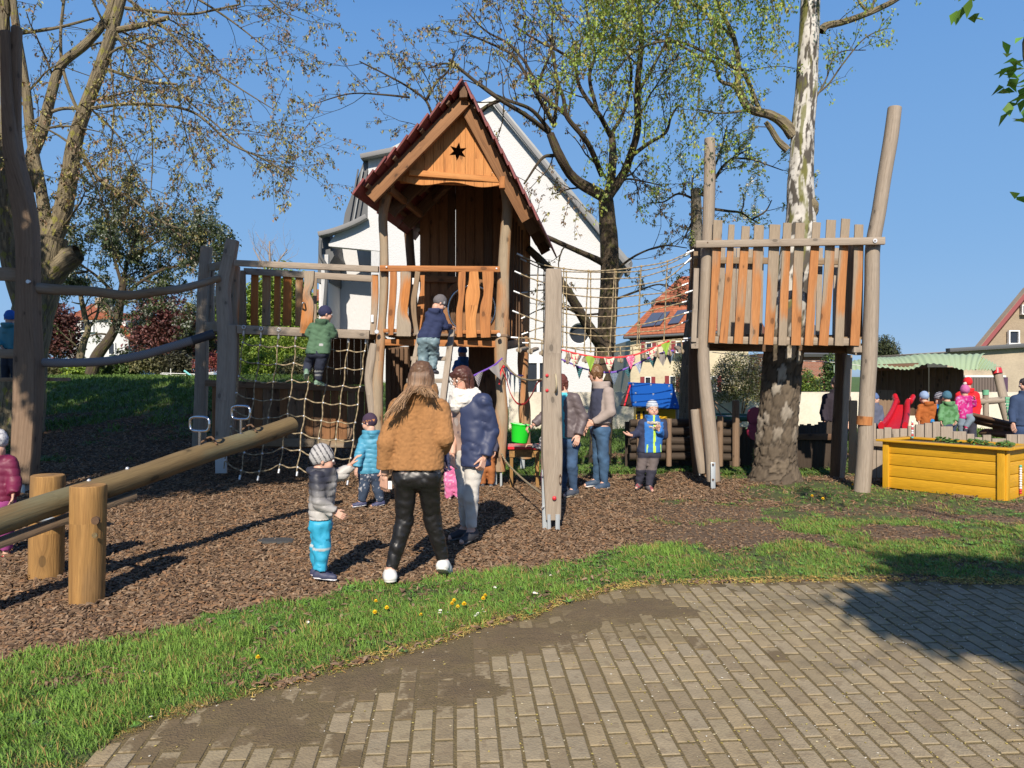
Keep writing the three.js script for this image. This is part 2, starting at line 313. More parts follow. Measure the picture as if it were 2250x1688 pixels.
// instanced helper: many small pieces as one object
const dummy = new THREE.Object3D(), tint = new THREE.Color();
function scatter(name, geo, mat, list, parent, label, category, kind = 'stuff') {   // list: {p, r:[x,y,z], s:[x,y,z]|number, c:[r,g,b]}
  const m = new THREE.InstancedMesh(geo, mat, list.length); m.name = parent ? name : numbered(name);
  list.forEach((q, i) => {
    dummy.position.copy(q.p); if (q.q) dummy.quaternion.copy(q.q); else dummy.rotation.set(...(q.r ?? [0, 0, 0])); Array.isArray(q.s) ? dummy.scale.set(...q.s) : dummy.scale.setScalar(q.s ?? 1); dummy.updateMatrix(); m.setMatrixAt(i, dummy.matrix);
    if (q.c) m.setColorAt(i, tint.setRGB(...q.c));
  });
  shade(m); if (kind) m.userData.kind = kind; if (label) m.userData.label = label; if (category) m.userData.category = category; (parent ?? scene).add(m); return m;
}
// ── bark mulch ──
{
  const r = rng(21), list = [];
  const chipGeo = (() => {
    const g = new THREE.BoxGeometry(1, 1, 1, 2, 1, 1), p = g.attributes.position;
    for (let i = 0; i < p.count; i++) { const x = p.getX(i), y = p.getY(i), z = p.getZ(i), k = 1 - 0.9 * Math.pow(Math.abs(x) * 2, 3) * 0.55; p.setXYZ(i, x, y * (0.8 + 0.2 * k) + (Math.abs(x) < 0.1 ? 0.35 : 0), z * k + (x > 0 ? 0.18 : -0.1)); }
    g.computeVertexNormals(); return g;
  })();
  const cols = [[0.2, 0.135, 0.088], [0.27, 0.19, 0.13], [0.14, 0.088, 0.055], [0.32, 0.235, 0.165], [0.1, 0.062, 0.04], [0.24, 0.155, 0.095], [0.29, 0.17, 0.095]];
  let tries = 0;
  while (list.length < 125000 && tries++ < 600000) {
    const d = 4.0 + 12.5 * Math.pow(r(), 1.6), x = (r() * 2 - 1) * (d * 0.7 + 0.4), z = -d;
    if (onPave(x, z)) continue;
    const g = grassy(x, z); if (g > 0.35 && r() > 0.07) continue;
    if (r() < bare(x, z) * 0.62) continue;
    const L = (0.02 + 0.045 * r() * r() + 0.012) * (d > 8 ? 1.15 : 1), w = 0.008 + 0.014 * r(), b = bare(x, z);
    const c = pick(cols, r), k = 0.72 + 0.55 * r();
    list.push({ p: V(x, gh(x, z) + 0.004 + 0.022 * r() * (1 - 0.7 * b), z), r: [(r() - 0.5) * 0.9, r() * 6.3, (r() - 0.5) * 0.9], s: [L * (b > 0.5 ? 0.6 : 1), 0.003 + 0.005 * r(), w * (b > 0.5 ? 0.6 : 1)], c: [c[0] * k * 0.86, c[1] * k * 0.81, c[2] * k * 0.73] });
  }
  scatter('bark_mulch', chipGeo, std({ roughness: 0.95 }), list, null, 'brown bark chips covering the playground floor', 'mulch');
}
// ── grass ──
function tuftGeo(n, h, spread, w, seed, lean = 0.5) {
  const r = rng(seed), pos = [], idx = [], nor = [];
  for (let i = 0; i < n; i++) {
    const a = r() * 6.283, x = (r() - 0.5) * spread, z = (r() - 0.5) * spread, H = h * (0.5 + 0.7 * r()), lx = Math.cos(a) * H * lean * (0.3 + r()), lz = Math.sin(a) * H * lean * (0.3 + r()), wx = -Math.sin(a + 0.6) * w / 2, wz = Math.cos(a + 0.6) * w / 2, b = pos.length / 3;
    pos.push(x - wx, 0, z - wz, x + wx, 0, z + wz, x - wx * 0.8 + lx * 0.35, H * 0.6, z - wz * 0.8 + lz * 0.35, x + wx * 0.8 + lx * 0.35, H * 0.6, z + wz * 0.8 + lz * 0.35, x + lx, H * 0.92, z + lz);
    idx.push(b, b + 1, b + 3, b, b + 3, b + 2, b + 2, b + 3, b + 4);
  }
  const g = new THREE.BufferGeometry(); g.setAttribute('position', new THREE.Float32BufferAttribute(pos, 3)); g.setIndex(idx); g.computeVertexNormals(); return g;
}
M.leafy = (o = {}) => new THREE.MeshPhysicalMaterial({ roughness: 0.75, transmission: 0.25, thickness: 0, side: THREE.DoubleSide, ...o });
{
  const r = rng(33), A = [[], [], []], far = [];
  const put = (d0, d1, n) => {
    for (let i = 0; i < n; i++) {
      const d = lerp(d0, d1, r()), x = (r() * 2 - 1) * (d * 0.7 + 0.3), z = -d, g = grassy(x, z); if (r() > g) continue;
      const k = 0.75 + 0.5 * r(), pz = paveZ(x), nearEdge = sstep(0.16, 0.0, pz - z - 0.05 * noise(x * 9, 1)), patch = 0.5 + 0.5 * fbm(x * 2.2, z * 2.2, 6, 3) * 1.4, dry = r() < 0.12 + 0.75 * nearEdge + 0.16 * sstep(1, 2.5, x);
      const c = dry ? [0.36 * k, 0.26 * k, 0.075 * k] : mix3([0.12, 0.26, 0.028], [0.21, 0.36, 0.045], clamp(patch + 0.3 * (r() - 0.5), 0, 1)).map((q) => q * k);
      const gap = fbm(x * 4.2 + 11, z * 4.2, 8, 3); if (r() < 0.75 * sstep(0.05, 0.3, gap)) continue; const h = (x > 1.6 ? 0.5 : 0.66) * (0.55 + 0.75 * r()) * (1 - 0.6 * nearEdge) * (0.7 + 0.7 * patch);
      A[i % 3].push({ p: V(x, gh(x, z) - 0.004, z), r: [0, r() * 6.3, 0], s: [1, h, 1], c });
    }
  };
  put(3.2, 5.4, 62000); put(5.4, 8.2, 52000); put(8.2, 13, 16000);
  for (let i = 0; i < 26000; i++) { const d = 12 + 20 * Math.pow(r(), 1.5), x = (r() * 2 - 1) * (d * 0.7 + 0.3), z = -d, g = grassy(x, z); if (r() > g) continue; const k = 0.7 + 0.5 * r(); far.push({ p: V(x, gh(x, z) - 0.01, z), r: [0, r() * 6.3, 0], s: [2.0, d < 14 ? 0.55 + 0.3 * r() : 1.0 + 0.5 * r(), 2.0], c: [0.11 * k, 0.2 * k, 0.022 * k] }); }
  const mat = M.leafy();
  A.forEach((l, i) => { const m = scatter('grass', tuftGeo([9, 8, 6][i], [0.05, 0.062, 0.085][i], [0.05, 0.06, 0.05][i], [0.0042, 0.005, 0.006][i], 40 + i, [1.0, 0.8, 0.7][i]), mat, l, null, ['short green turf between the mulch and the pavers', 'fine green blades mixed through the lawn strip', 'low grass tufts scattered over the worn ground'][i], 'grass'); });
  scatter('grass', tuftGeo(8, 0.09, 0.12, 0.009, 47, 0.7), mat, far, null, 'grass on the mound and the lawn behind it', 'grass');
  // broad-leaved weeds
  const leaf = (() => { const g = []; const q = rng(5); for (let i = 0; i < 7; i++) { const a = i / 7 * 6.28 + q(), pl = new THREE.PlaneGeometry(0.014, 0.05, 1, 2); const p = pl.attributes.position; for (let k = 0; k < p.count; k++) { const y = p.getY(k); p.setXYZ(k, p.getX(k) * (Math.abs(y) > 0.02 ? 0.45 : 1.1), y + 0.025, y > 0.01 ? 0 : 0.004); } pl.rotateX(-0.95 - 0.4 * q()); pl.rotateY(a); g.push(pl); } return mergeAll(g); })();
  const W = [];
  for (let i = 0; i < 9000; i++) { const d = lerp(3.3, 9.8, r()), x = (r() * 2 - 1) * (d * 0.7 + 0.2), z = -d, g = grassy(x, z); if (r() > g * (x > 1 ? 0.22 : 0.5)) continue; const e = Math.abs(z - along(mulchEdge, x)); if (x < 1 && r() > 0.25 + sstep(0.5, 0, e)) continue; const k = 0.8 + 0.5 * r(), s = 0.45 + 0.6 * r(); W.push({ p: V(x, gh(x, z) + 0.008, z), r: [0, r() * 6.3, 0], s, c: [0.13 * k, 0.29 * k, 0.04 * k] }); }
  scatter('weeds', leaf, M.leafy(), W, null, 'flat clover and plantain leaves growing through the turf', 'weeds');
}
// ── dandelions and daisies ──
{
  const stem = new THREE.CylinderGeometry(0.0025, 0.003, 0.06, 5).translate(0, 0.03, 0), r = rng(8);
  const head = (() => { const g = []; for (let k = 0; k < 3; k++) for (let i = 0; i < 12; i++) { const a = i / 12 * 6.28 + k * 0.3, p = new THREE.PlaneGeometry(0.006, 0.017).translate(0, 0.0085, 0); p.rotateX(-1.35 + k * 0.4); p.rotateY(a); g.push(p.translate(0, 0.06 + k * 0.0015, 0)); } return mergeAll(g); })();
  const d0 = new THREE.Group(); d0.name = numbered('dandelion'); const mh = std({ color: C(0.8, 0.52, 0.01), side: THREE.DoubleSide }), ms = std({ color: C(0.16, 0.24, 0.05) });
  const h0 = shade(new THREE.Mesh(head, mh)); h0.name = 'flower_head'; const s0 = shade(new THREE.Mesh(stem, ms)); s0.name = 'stem'; d0.add(h0, s0);
  const spots = [[826, 1330], [851, 1342], [825, 1351], [925, 1360], [998, 1325], [1006, 1336], [993, 1337], [1020, 1337], [1066, 1318], [1062, 1323], [567, 1457], [1872, 1067], [1783, 1093], [1806, 1098], [1786, 1020]];
  spots.forEach(([u, v], i) => { const o = i ? d0.clone() : d0; if (i) o.name = numbered('dandelion'); const p = G(u, v + 8); o.position.copy(p); o.rotation.set((r() - 0.5) * 0.6 + 0.3, r() * 6, 0); o.scale.setScalar(u > 1500 ? 1.1 : 0.75 + 0.25 * r()); scene.add(o); tag(o, 'yellow dandelion in flower in the grass', 'dandelion', 'dandelions flowering in the grass'); });
  const petals = (() => { const g = []; for (let i = 0; i < 12; i++) { const p = new THREE.PlaneGeometry(0.0045, 0.011).translate(0, 0.0085, 0); p.rotateX(-1.3); p.rotateY(i / 12 * 6.28); g.push(p.translate(0, 0.04, 0)); } return mergeAll(g); })();
  const y0 = new THREE.Group(); y0.name = numbered('daisy'); const pm = shade(new THREE.Mesh(petals, std({ color: C(0.82, 0.82, 0.8), side: THREE.DoubleSide }))); pm.name = 'petals'; const cm = shade(new THREE.Mesh(new THREE.SphereGeometry(0.004, 8, 5).translate(0, 0.041, 0), mh)); cm.name = 'flower_centre'; const sm = shade(new THREE.Mesh(new THREE.CylinderGeometry(0.0015, 0.002, 0.04, 5).translate(0, 0.02, 0), ms)); sm.name = 'stem'; y0.add(pm, cm, sm);
  [[967, 1347], [981, 1347], [966, 1354], [1036, 1343], [1048, 1350], [1062, 1340], [1062, 1347], [1068, 1350], [1043, 1356], [1047, 1354], [1052, 1352], [1174, 1307], [1180, 1308], [1211, 1266], [316, 1482], [332, 1583], [677, 1371], [1086, 1294]].forEach(([u, v], i) => { const o = i ? y0.clone() : y0; if (i) o.name = numbered('daisy'); o.position.copy(G(u, v + 6)); o.rotation.set(0.4 * r(), r() * 6, 0.2); o.scale.setScalar(0.6 + 0.3 * r()); scene.add(o); tag(o, 'small white daisy in the grass strip', 'daisy', 'daisies flowering in the grass'); });
}
// ── paving ──
{
  const r = rng(61), A = 0.0, W = 0.1, L = 0.2, J = 0.011, dirAng = Math.atan2(-125 / F, 1);   // the courses run away from the camera, a little to the left
  const fx = V(Math.cos(dirAng), 0, Math.sin(dirAng) * 1), fz = V(Math.sin(dirAng) * 1, 0, -Math.cos(dirAng));
  const list = [];
  for (let i = -60; i < 90; i++) for (let k = 4; k < 32; k++) {
    const a = (i + 0.5) * W, b = (k + 0.5 + (i & 1) * 0.5) * L, x = fx.x * a + fz.x * b, z = fx.z * a + fz.z * b;
    if (!onPave(x, z - 0.05) || -z > 6 || -z < 2.2 || Math.abs(x) > -z * 0.67 + 1.0) continue;
    const u = CX + F * x / -z, vv = CY + F * (EYE - gh(x, z)) / -z, seen = u > -40 && u < 2290 && vv < 1720;
    list.push({ x, z, seen, size: seen ? 1 / (-z) : 0 });
  }
  list.sort((a, b) => b.size - a.size);
  const root = new THREE.Group(); root.name = numbered('paving'); root.userData.kind = 'structure'; scene.add(root);
  const geos = [0, 1, 2, 3, 4, 5].map((gi) => {
    const w = W - J - 2 * 0.0025, l = L - 0.013 - 0.005, s = new THREE.Shape(), e = 0.0025; s.moveTo(-w / 2 + e, -l / 2 + e); s.lineTo(w / 2 - e, -l / 2 + e); s.lineTo(w / 2 - e, l / 2 - e); s.lineTo(-w / 2 + e, l / 2 - e); s.closePath();
    const g = new THREE.ExtrudeGeometry(s, { depth: 0.04, bevelEnabled: true, bevelThickness: e, bevelSize: e, bevelSegments: 1 }); g.rotateX(-Math.PI / 2); g.translate(0, -0.044, 0);
    const p = g.attributes.position, uv = new Float32Array(p.count * 2); for (let i = 0; i < p.count; i++) { uv[2 * i] = p.getX(i) / 0.5 + gi * 0.37; uv[2 * i + 1] = p.getZ(i) / 0.5 + gi * 0.61; } g.setAttribute('uv', new THREE.BufferAttribute(uv, 2)); return toCreasedNormals(g, 0.4);
  });
  const grain = (u, v) => 0.5 + 0.3 * noise(u * 64, v * 64, 1, 64) + 0.2 * noise(u * 160, v * 160, 2, 160);
  const fbmP = (u, v, i) => 0.6 * noise(u * 4, v * 4, 20 + i, 4) + 0.3 * noise(u * 8, v * 8, 21 + i, 8) + 0.2 * noise(u * 32, v * 32, 22 + i, 32);
  const mats = [[0.315, 0.255, 0.155], [0.335, 0.27, 0.17], [0.285, 0.225, 0.132], [0.325, 0.255, 0.15], [0.305, 0.25, 0.162], [0.27, 0.212, 0.128]].map((c, i) => std({ roughness: 0.95, map: tex(256, 256, (u, v) => { const k = 0.86 + 0.2 * grain(u + i * 0.17, v) + 0.1 * noise(u * 8, v * 8, 4 + i, 8), s = sstep(0.42, 0.62, noise(u * 16, v * 16, 9 + i, 16)); return mix3(c.map((q) => q * k), [0.2, 0.15, 0.09], s * 0.45); }), bumpMap: tex(256, 256, grain, false), bumpScale: 0.003 }));
  const dirty = [0.7, 0.95].map((amt, i) => { const m = mats[i].clone(); m.map = tex(256, 256, (u, v) => { const k = 0.86 + 0.2 * grain(u, v), n = 0.5 + 0.5 * fbmP(u, v, i), s = sstep(0.62 - 0.45 * amt, 0.72 - 0.3 * amt, n + 0.16 * (grain(u * 1, v) - 0.5)); return mix3([0.3 * k, 0.24 * k, 0.145 * k], [0.15 * k, 0.108 * k, 0.056 * k], s * 0.92); }); return m; });
  const rest = [], washed = toXZ([[560, 1560], [760, 1490], [935, 1440], [1010, 1510], [1130, 1400], [1300, 1345], [1420, 1330], [1480, 1345], [1210, 1390], [420, 1620], [620, 1620]]), big = [0.34, 0.32, 0.36, 0.3, 0.4, 0.4, 0.34, 0.2, 0.36, 0.25, 0.2];
  const wash = (x, z) => clamp(Math.max(sstep(0.16, 0.0, z - paveZ(x)) * 0.6, ...washed.map(([a, b], q) => sstep(big[q] * 1.15, big[q] * 0.15, Math.hypot((x - a) * 0.75, (z - b) * 1.15)))) + 0.5 * fbm(x * 4.5, z * 4.5, 3, 4), 0, 1);
  list.forEach((q, i) => {
    const geo = geos[Math.floor(r() * 6)], y = gh(q.x, q.z) + (r() - 0.5) * 0.004, wk = wash(q.x, q.z), m0 = mats[Math.floor(r() * mats.length)], m = shade(new THREE.Mesh(geo, wk > 0.55 ? dirty[1] : wk > 0.22 ? dirty[0] : m0));
    m.position.set(q.x, y, q.z); m.rotation.set(Math.atan(0.052) + (r() - 0.5) * 0.012, -dirAng + (r() - 0.5) * 0.015, (r() - 0.5) * 0.012, 'XYZ');
    if (i < 300) { m.name = 'paver'; root.add(m); } else { m.updateMatrix(); const g = geo.clone().applyMatrix4(m.matrix), c = wk > 0.55 ? [0.58, 0.54, 0.46] : wk > 0.22 ? [0.78, 0.75, 0.68] : pick([[1, 1, 1], [1.08, 1.08, 1.1], [0.9, 0.9, 0.88], [0.96, 0.95, 0.9]], r); g.setAttribute('color', new THREE.BufferAttribute(new Float32Array(g.attributes.position.count * 3).map((_, k) => c[k % 3]), 3)); rest.push(g); }
  });
  const pm = mats[0].clone(); pm.vertexColors = true; const f = shade(new THREE.Mesh(mergeGeometries(rest), pm)); f.name = 'paver_field'; f.userData.kind = 'stuff'; root.add(f);
  // sand in the joints; it rises over the pavers where soil has washed onto them
  const pos = [], idx = [], col = [], nx = 340, nz = 220, x0 = -3.2, x1 = 5.2, z0 = -2.1, z1 = -6.1, dum = 0;
  for (let j = 0; j <= nz; j++) for (let i = 0; i <= nx; i++) {
    const x = lerp(x0, x1, i / nx), z = lerp(z0, z1, j / nz), e = z - paveZ(x);
    let s = -0.0065 + 0.002 * noise(x * 7, z * 7); 
    const k = clamp(wash(x, z) + 0.5 * fbm(x * 13, z * 13, 7, 4) * sstep(0.05, 0.3, wash(x, z)) - 0.12, 0, 1);
    s += 0.0092 * k + 0.003 * k * noise(x * 40, z * 40); if (e < -0.05) s -= 0.03;
    pos.push(x, gh(x, z) + s, z); const n = 0.85 + 0.3 * (0.5 + 0.5 * fbm(x * 9, z * 9, 2, 3)); col.push(...mix3([0.16, 0.122, 0.055], [0.145, 0.104, 0.056], k).map((q) => q * n));
  }
  for (let j = 0; j < nz; j++) for (let i = 0; i < nx; i++) { const a = j * (nx + 1) + i; idx.push(a, a + 1, a + nx + 2, a, a + nx + 2, a + nx + 1); }
  const g = new THREE.BufferGeometry(); g.setAttribute('position', new THREE.Float32BufferAttribute(pos, 3)); g.setAttribute('color', new THREE.Float32BufferAttribute(col, 3)); g.setIndex(idx); g.computeVertexNormals();
  const uv = new Float32Array(pos.length / 3 * 2); for (let i = 0; i < pos.length / 3; i++) { uv[2 * i] = pos[3 * i] / 0.4; uv[2 * i + 1] = pos[3 * i + 2] / 0.4; } g.setAttribute('uv', new THREE.BufferAttribute(uv, 2));
  struct('soil', g, std({ vertexColors: true, roughness: 1, bumpMap: tex(256, 256, grain, false), bumpScale: 0.006, map: tex(256, 256, (u, v) => { const k = 0.6 + 0.8 * grain(u, v); return [k, k, k]; }) }));
  // fallen catkin scales and petals
  const bits = [], bg = new THREE.SphereGeometry(1, 5, 3);
  for (let i = 0; i < 15000; i++) {
    const d = lerp(2.6, 5.9, r()), x = (r() * 2 - 1) * (d * 0.68 + 0.1), z = -d; if (!onPave(x, z + 0.05)) continue;
    const a = x * fx.x + z * fx.z, w = Math.abs(((a / W) % 1 + 1) % 1 - 0.0), joint = Math.min(w, 1 - w) < 0.1, clump = fbm(x * 1.6, z * 1.6, 4, 3), e = z - paveZ(x);
    if (r() > (joint ? 0.75 : 0.13) * (0.25 + 0.75 * sstep(-1, 2.2, x)) + 0.5 * sstep(0.1, 0.4, clump) * sstep(0, 2, x) * 0.5 + 0.6 * sstep(0.12, 0, e)) continue;
    const c = pick([[0.5, 0.4, 0.12], [0.42, 0.36, 0.12], [0.55, 0.48, 0.3], [0.3, 0.24, 0.06], [0.62, 0.58, 0.48]], r), s = 0.0023 + 0.003 * r();
    bits.push({ p: V(x, gh(x, z) + (joint ? -0.003 : 0.003), z), r: [0, r() * 6, 0], s: [s * (1 + r()), s * 0.5, s], c });
  }
  const straw = [];
  for (let i = 0; i < 5200; i++) { const x = lerp(-2.4, 4.6, r()), w = (r() + r() + r() - 1.5) * 0.075, cl = fbm(x * 3.5, 2, 9, 3), z = paveZ(x) + w - 0.035; if (r() > 0.35 + 1.4 * cl + 0.25 * (1 - Math.abs(w) * 8)) continue; const k = 0.7 + 0.6 * r(); straw.push({ p: V(x, gh(x, z) + 0.006 + 0.018 * r() * (w < 0 ? 1 : 0.3), z), r: [(r() - 0.5) * 0.8, r() * 6.3, (r() - 0.5) * 0.8], s: [0.012 + 0.022 * r(), 0.0022, 0.0032], c: pick([[0.5 * k, 0.34 * k, 0.09 * k], [0.56 * k, 0.42 * k, 0.14 * k], [0.4 * k, 0.24 * k, 0.07 * k], [0.22 * k, 0.26 * k, 0.05 * k]], r) }); }
  scatter('dry_straw', new THREE.BoxGeometry(1, 1, 1), std({ roughness: 0.95 }), straw, null, 'yellow dry straw and moss along the paving edge', 'litter');
  scatter('fallen_catkins', bg, std({ roughness: 0.9 }), bits, null, 'yellow catkin scales fallen on the pavers and in their joints', 'litter');
}
// ───────────────────────── play tower with pitched roof ─────────────────────────
const pl = (u1, v1, d1, u2, v2, d2) => [P(u1, v1, d1), P(u2, v2, d2)];
const UP = V(0, 1, 0), FWD = V(0, 0, 1), RIGHT = V(1, 0, 0);
function uvPlanar(g, ax = 'x', sc = 2, along = 'y') { const p = g.attributes.position, uv = new Float32Array(p.count * 2), o = rr(0, 7), a = { x: 0, y: 1, z: 2 }; for (let i = 0; i < p.count; i++) { const q = [p.getX(i), p.getY(i), p.getZ(i)]; uv[2 * i] = (q[a[ax]] + 0.7 * q[a[along === 'y' ? (ax === 'x' ? 'z' : 'x') : 'y']]) * sc + o; uv[2 * i + 1] = q[a[along]] * 0.5 + o; } g.setAttribute('uv', new THREE.BufferAttribute(uv, 2)); return g; }
const tower = thing('play_tower', 'tall wooden play tower with red tiled gable roof and star cut-out', 'play tower', onGround(-1, -11.3));
{
  const T = tower;
  // posts
  const fl = post([[841, 868, 405], [832, 852, 470], [835, 853, 540], [835, 854, 600], [834, 853, 650], [832, 849, 700], [824, 846, 770], [816, 842, 840], [814, 842, 920], [812, 842, 1020], [812, 840, 1050]], 10.4, { n: 34, wob: 0.12, deep: 0.9 });
  part('post', fl, M.postWood, T);
  part('post', post([[814, 829, 755], [806, 826, 790], [801, 819, 835], [806, 824, 880], [812, 826, 930], [813, 827, 1040]], 10.36, { n: 20, wob: 0.1, deep: 0.8 }), M.greyWood, T);
  part('post', post([[1098, 1124, 400], [1104, 1127, 450], [1099, 1123, 520], [1094, 1120, 600], [1090, 1120, 680], [1086, 1116, 760], [1090, 1112, 850], [1092, 1115, 880], [1086, 1118, 920], [1087, 1113, 990], [1084, 1112, 1036]], 10.7, { n: 34, wob: 0.12, deep: 0.9 }), M.postWood, T);
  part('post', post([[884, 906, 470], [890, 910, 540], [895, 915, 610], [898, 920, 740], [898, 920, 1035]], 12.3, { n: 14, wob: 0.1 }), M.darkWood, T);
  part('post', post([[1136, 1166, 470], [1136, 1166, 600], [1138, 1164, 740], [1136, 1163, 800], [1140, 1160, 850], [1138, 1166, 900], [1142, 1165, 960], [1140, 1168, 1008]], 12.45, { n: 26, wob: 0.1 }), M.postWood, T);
  // steel feet
  for (const [u, d, w] of [[1086, 10.72, 12], [1101, 10.68, 5], [1148, 12.4, 10], [826, 10.4, 12]]) { const b = P(u, CY, d), y0 = gh(b.x, b.z) - 0.1; part('steel_foot', board(V(b.x, y0, b.z), V(b.x, y0 + 0.42, b.z), w / F * d, 0.05), M.galv, T); }
  // floor: beams and deck boards
  part('floor_beam', board(...pl(840, 752, 10.42, 1112, 757, 10.72), 0.09, 0.07, UP), M.orangeWood, T);
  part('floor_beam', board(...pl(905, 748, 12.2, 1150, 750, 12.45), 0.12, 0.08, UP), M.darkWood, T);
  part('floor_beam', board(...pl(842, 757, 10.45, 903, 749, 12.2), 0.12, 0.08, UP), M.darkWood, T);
  part('floor_beam', board(...pl(1104, 760, 10.75, 1150, 752, 12.4), 0.12, 0.08, UP), M.brownGrey, T);
  for (let i = 0; i < 13; i++) { const t = (i + 0.5) / 13, a = P(lerp(842, 903, t), 740, lerp(10.32, 12.2, t)), b = P(lerp(1112, 1152, t), 743, lerp(10.62, 12.45, t)); a.y = b.y = 2.11 + rr(-0.003, 0.003); part('deck_board', board(a, b, 0.135, 0.035, FWD), M.brownGrey, T); }
  // back wall of upright boards and lower walls
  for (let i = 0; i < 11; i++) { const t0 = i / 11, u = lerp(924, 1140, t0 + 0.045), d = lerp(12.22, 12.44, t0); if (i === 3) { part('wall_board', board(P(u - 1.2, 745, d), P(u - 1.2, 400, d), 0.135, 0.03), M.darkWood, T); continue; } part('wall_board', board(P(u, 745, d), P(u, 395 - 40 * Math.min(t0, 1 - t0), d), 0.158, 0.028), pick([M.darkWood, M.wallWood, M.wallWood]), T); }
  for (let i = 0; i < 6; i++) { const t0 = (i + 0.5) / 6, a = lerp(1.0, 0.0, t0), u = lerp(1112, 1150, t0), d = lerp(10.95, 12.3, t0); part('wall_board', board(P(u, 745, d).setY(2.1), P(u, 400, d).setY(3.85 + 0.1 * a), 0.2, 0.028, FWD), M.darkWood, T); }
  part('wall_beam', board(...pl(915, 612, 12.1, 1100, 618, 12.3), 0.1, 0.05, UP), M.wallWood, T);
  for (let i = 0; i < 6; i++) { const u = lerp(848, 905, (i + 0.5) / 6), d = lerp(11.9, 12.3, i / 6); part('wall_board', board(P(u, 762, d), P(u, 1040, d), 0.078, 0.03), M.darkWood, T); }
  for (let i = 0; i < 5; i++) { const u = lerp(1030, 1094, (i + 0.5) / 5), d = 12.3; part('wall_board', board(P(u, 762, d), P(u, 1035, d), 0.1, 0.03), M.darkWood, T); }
  // slide tube opening
  {
    const c = P(1037, 680, 12.18), r = 0.375, tube = new THREE.CylinderGeometry(r - 0.01, r - 0.01, 1.5, 36, 1, true).rotateX(Math.PI / 2).translate(c.x, c.y, c.z - 0.72);
    const tm = M.steel.clone(); tm.side = THREE.DoubleSide; part('slide_tube', tube, tm, T);
    part('tube_rim', new THREE.TorusGeometry(r, 0.016, 10, 40).translate(c.x, c.y, c.z + 0.03), M.chrome, T);
    part('tube_back', new THREE.CircleGeometry(r - 0.012, 32).translate(c.x, c.y, c.z - 1.45), std({ color: C(0.03, 0.03, 0.035), side: THREE.DoubleSide }), T);  // near-black disc painted as the unlit depth of the tube
    const s = new THREE.Shape(); s.absarc(0, 0, 0.5, 0, Math.PI * 2); const hole = new THREE.Path(); hole.absarc(0, 0, r - 0.005, 0, Math.PI * 2, true); s.holes.push(hole);
    part('tube_collar', new THREE.ExtrudeGeometry(s, { depth: 0.02, bevelEnabled: false, curveSegments: 36 }).translate(c.x, c.y, c.z - 0.01), M.wallWood, T);
  }
  // handrail and wavy balusters
  part('handrail', board(...pl(834, 590, 10.28, 1098, 592, 10.56), 0.078, 0.06, UP), M.orangeWood, T);
  for (const [u, v, d] of [[849, 586.5, 10.25], [1091, 590, 10.52]]) part('bolt', disc(P(u, v, d), FWD, 0.011, 0.012), M.bolt, T);
  part('lower_rail', board(...pl(842, 727, 10.3, 906, 727, 10.37), 0.05, 0.04, UP), M.orangeWood, T);
  part('lower_rail', board(...pl(1000, 730, 10.48, 1098, 730, 10.58), 0.05, 0.04, UP), M.orangeWood, T);
  const zz = (l) => l.map(([a, b, v]) => [800 + a * 0.1808, 800 + b * 0.1808, 560 + v * 0.1808]);
  const bal = [[[[315, 398, 205], [315, 400, 330], [300, 385, 600], [290, 368, 800], [295, 355, 975]], 10.27, M.orangeWood], [[[440, 572, 205], [440, 565, 380], [425, 545, 550], [400, 530, 720], [396, 570, 850], [395, 570, 990]], 10.29, M.mixWood],
    [[[620, 685, 205], [600, 662, 370], [568, 636, 560], [580, 640, 750], [600, 655, 870], [607, 672, 970]], 10.31, M.greyWood2], [[[1150, 1235, 205], [1140, 1232, 350], [1148, 1218, 520], [1120, 1198, 680], [1118, 1192, 850], [1125, 1196, 1000]], 10.46, M.orangeWood],
    [[[1278, 1388, 205], [1270, 1398, 340], [1236, 1410, 470], [1228, 1385, 620], [1234, 1358, 800], [1240, 1370, 1006]], 10.48, M.gableWood], [[[1435, 1575, 205], [1442, 1575, 340], [1452, 1562, 480], [1415, 1555, 620], [1404, 1540, 760], [1420, 1536, 1006]], 10.5, M.orangeWood]];
  for (const [rows, d, m] of bal) part('baluster', wavy(zz(rows), d, 0.035), m, T);
  part('inner_panel', wavy(zz([[680, 740, 250], [690, 735, 400], [650, 735, 600], [640, 720, 980]]), 10.9, 0.04), M.orangeWood, T);
  part('sign_plate', board(...pl(908, 611, 10.36, 908, 625, 10.36), 0.038, 0.008), std({ color: C(0.75, 0.75, 0.75) }), T);
  for (const [u, v, d] of [[828, 729, 10.26], [1096, 736, 10.5]]) part('bolt', disc(P(u, v, d), FWD, 0.028, 0.03), M.bolt, T);
  // ── roof ──
  const q = (u, v) => [680 + u * 0.27125, 150 + v * 0.27125];
  const Rg = P(1016, 184, 9.78), Le = P(777, 428, 9.68), Re = P(1178, 482, 9.98), dv = V(0.42, -0.02, -3.05);
  const slope = (E, side) => {
    const across = E.clone().sub(Rg), n = V().crossVectors(across, dv).multiplyScalar(side).normalize(), L = across.length(), dir = across.clone().normalize(), N = 10, tw = L / N + 0.05;
    for (let i = 0; i < N; i++) for (let k = 0; k < 3; k++) {
      const s = (i + 0.5) / N * L, jit = rr(-0.02, 0.02), z0 = k / 3 + 0.002 + (k ? 0 : rr(-0.008, 0.004)), z1 = (k + 1) / 3 - 0.002;
      const c = Rg.clone().addScaledVector(dir, s + jit), tilt = dir.clone().addScaledVector(n, -0.1).normalize();
      const up = n.clone().multiplyScalar(0.03);
      part('roof_tile', board(c.clone().addScaledVector(dv, z0).add(up), c.clone().addScaledVector(dv, z1).add(up), tw, 0.026, tilt, { r: 0.004 }), i % 3 ? M.tileRed : M.tileRed2, T);
    }
    return { n, dir, L };
  };
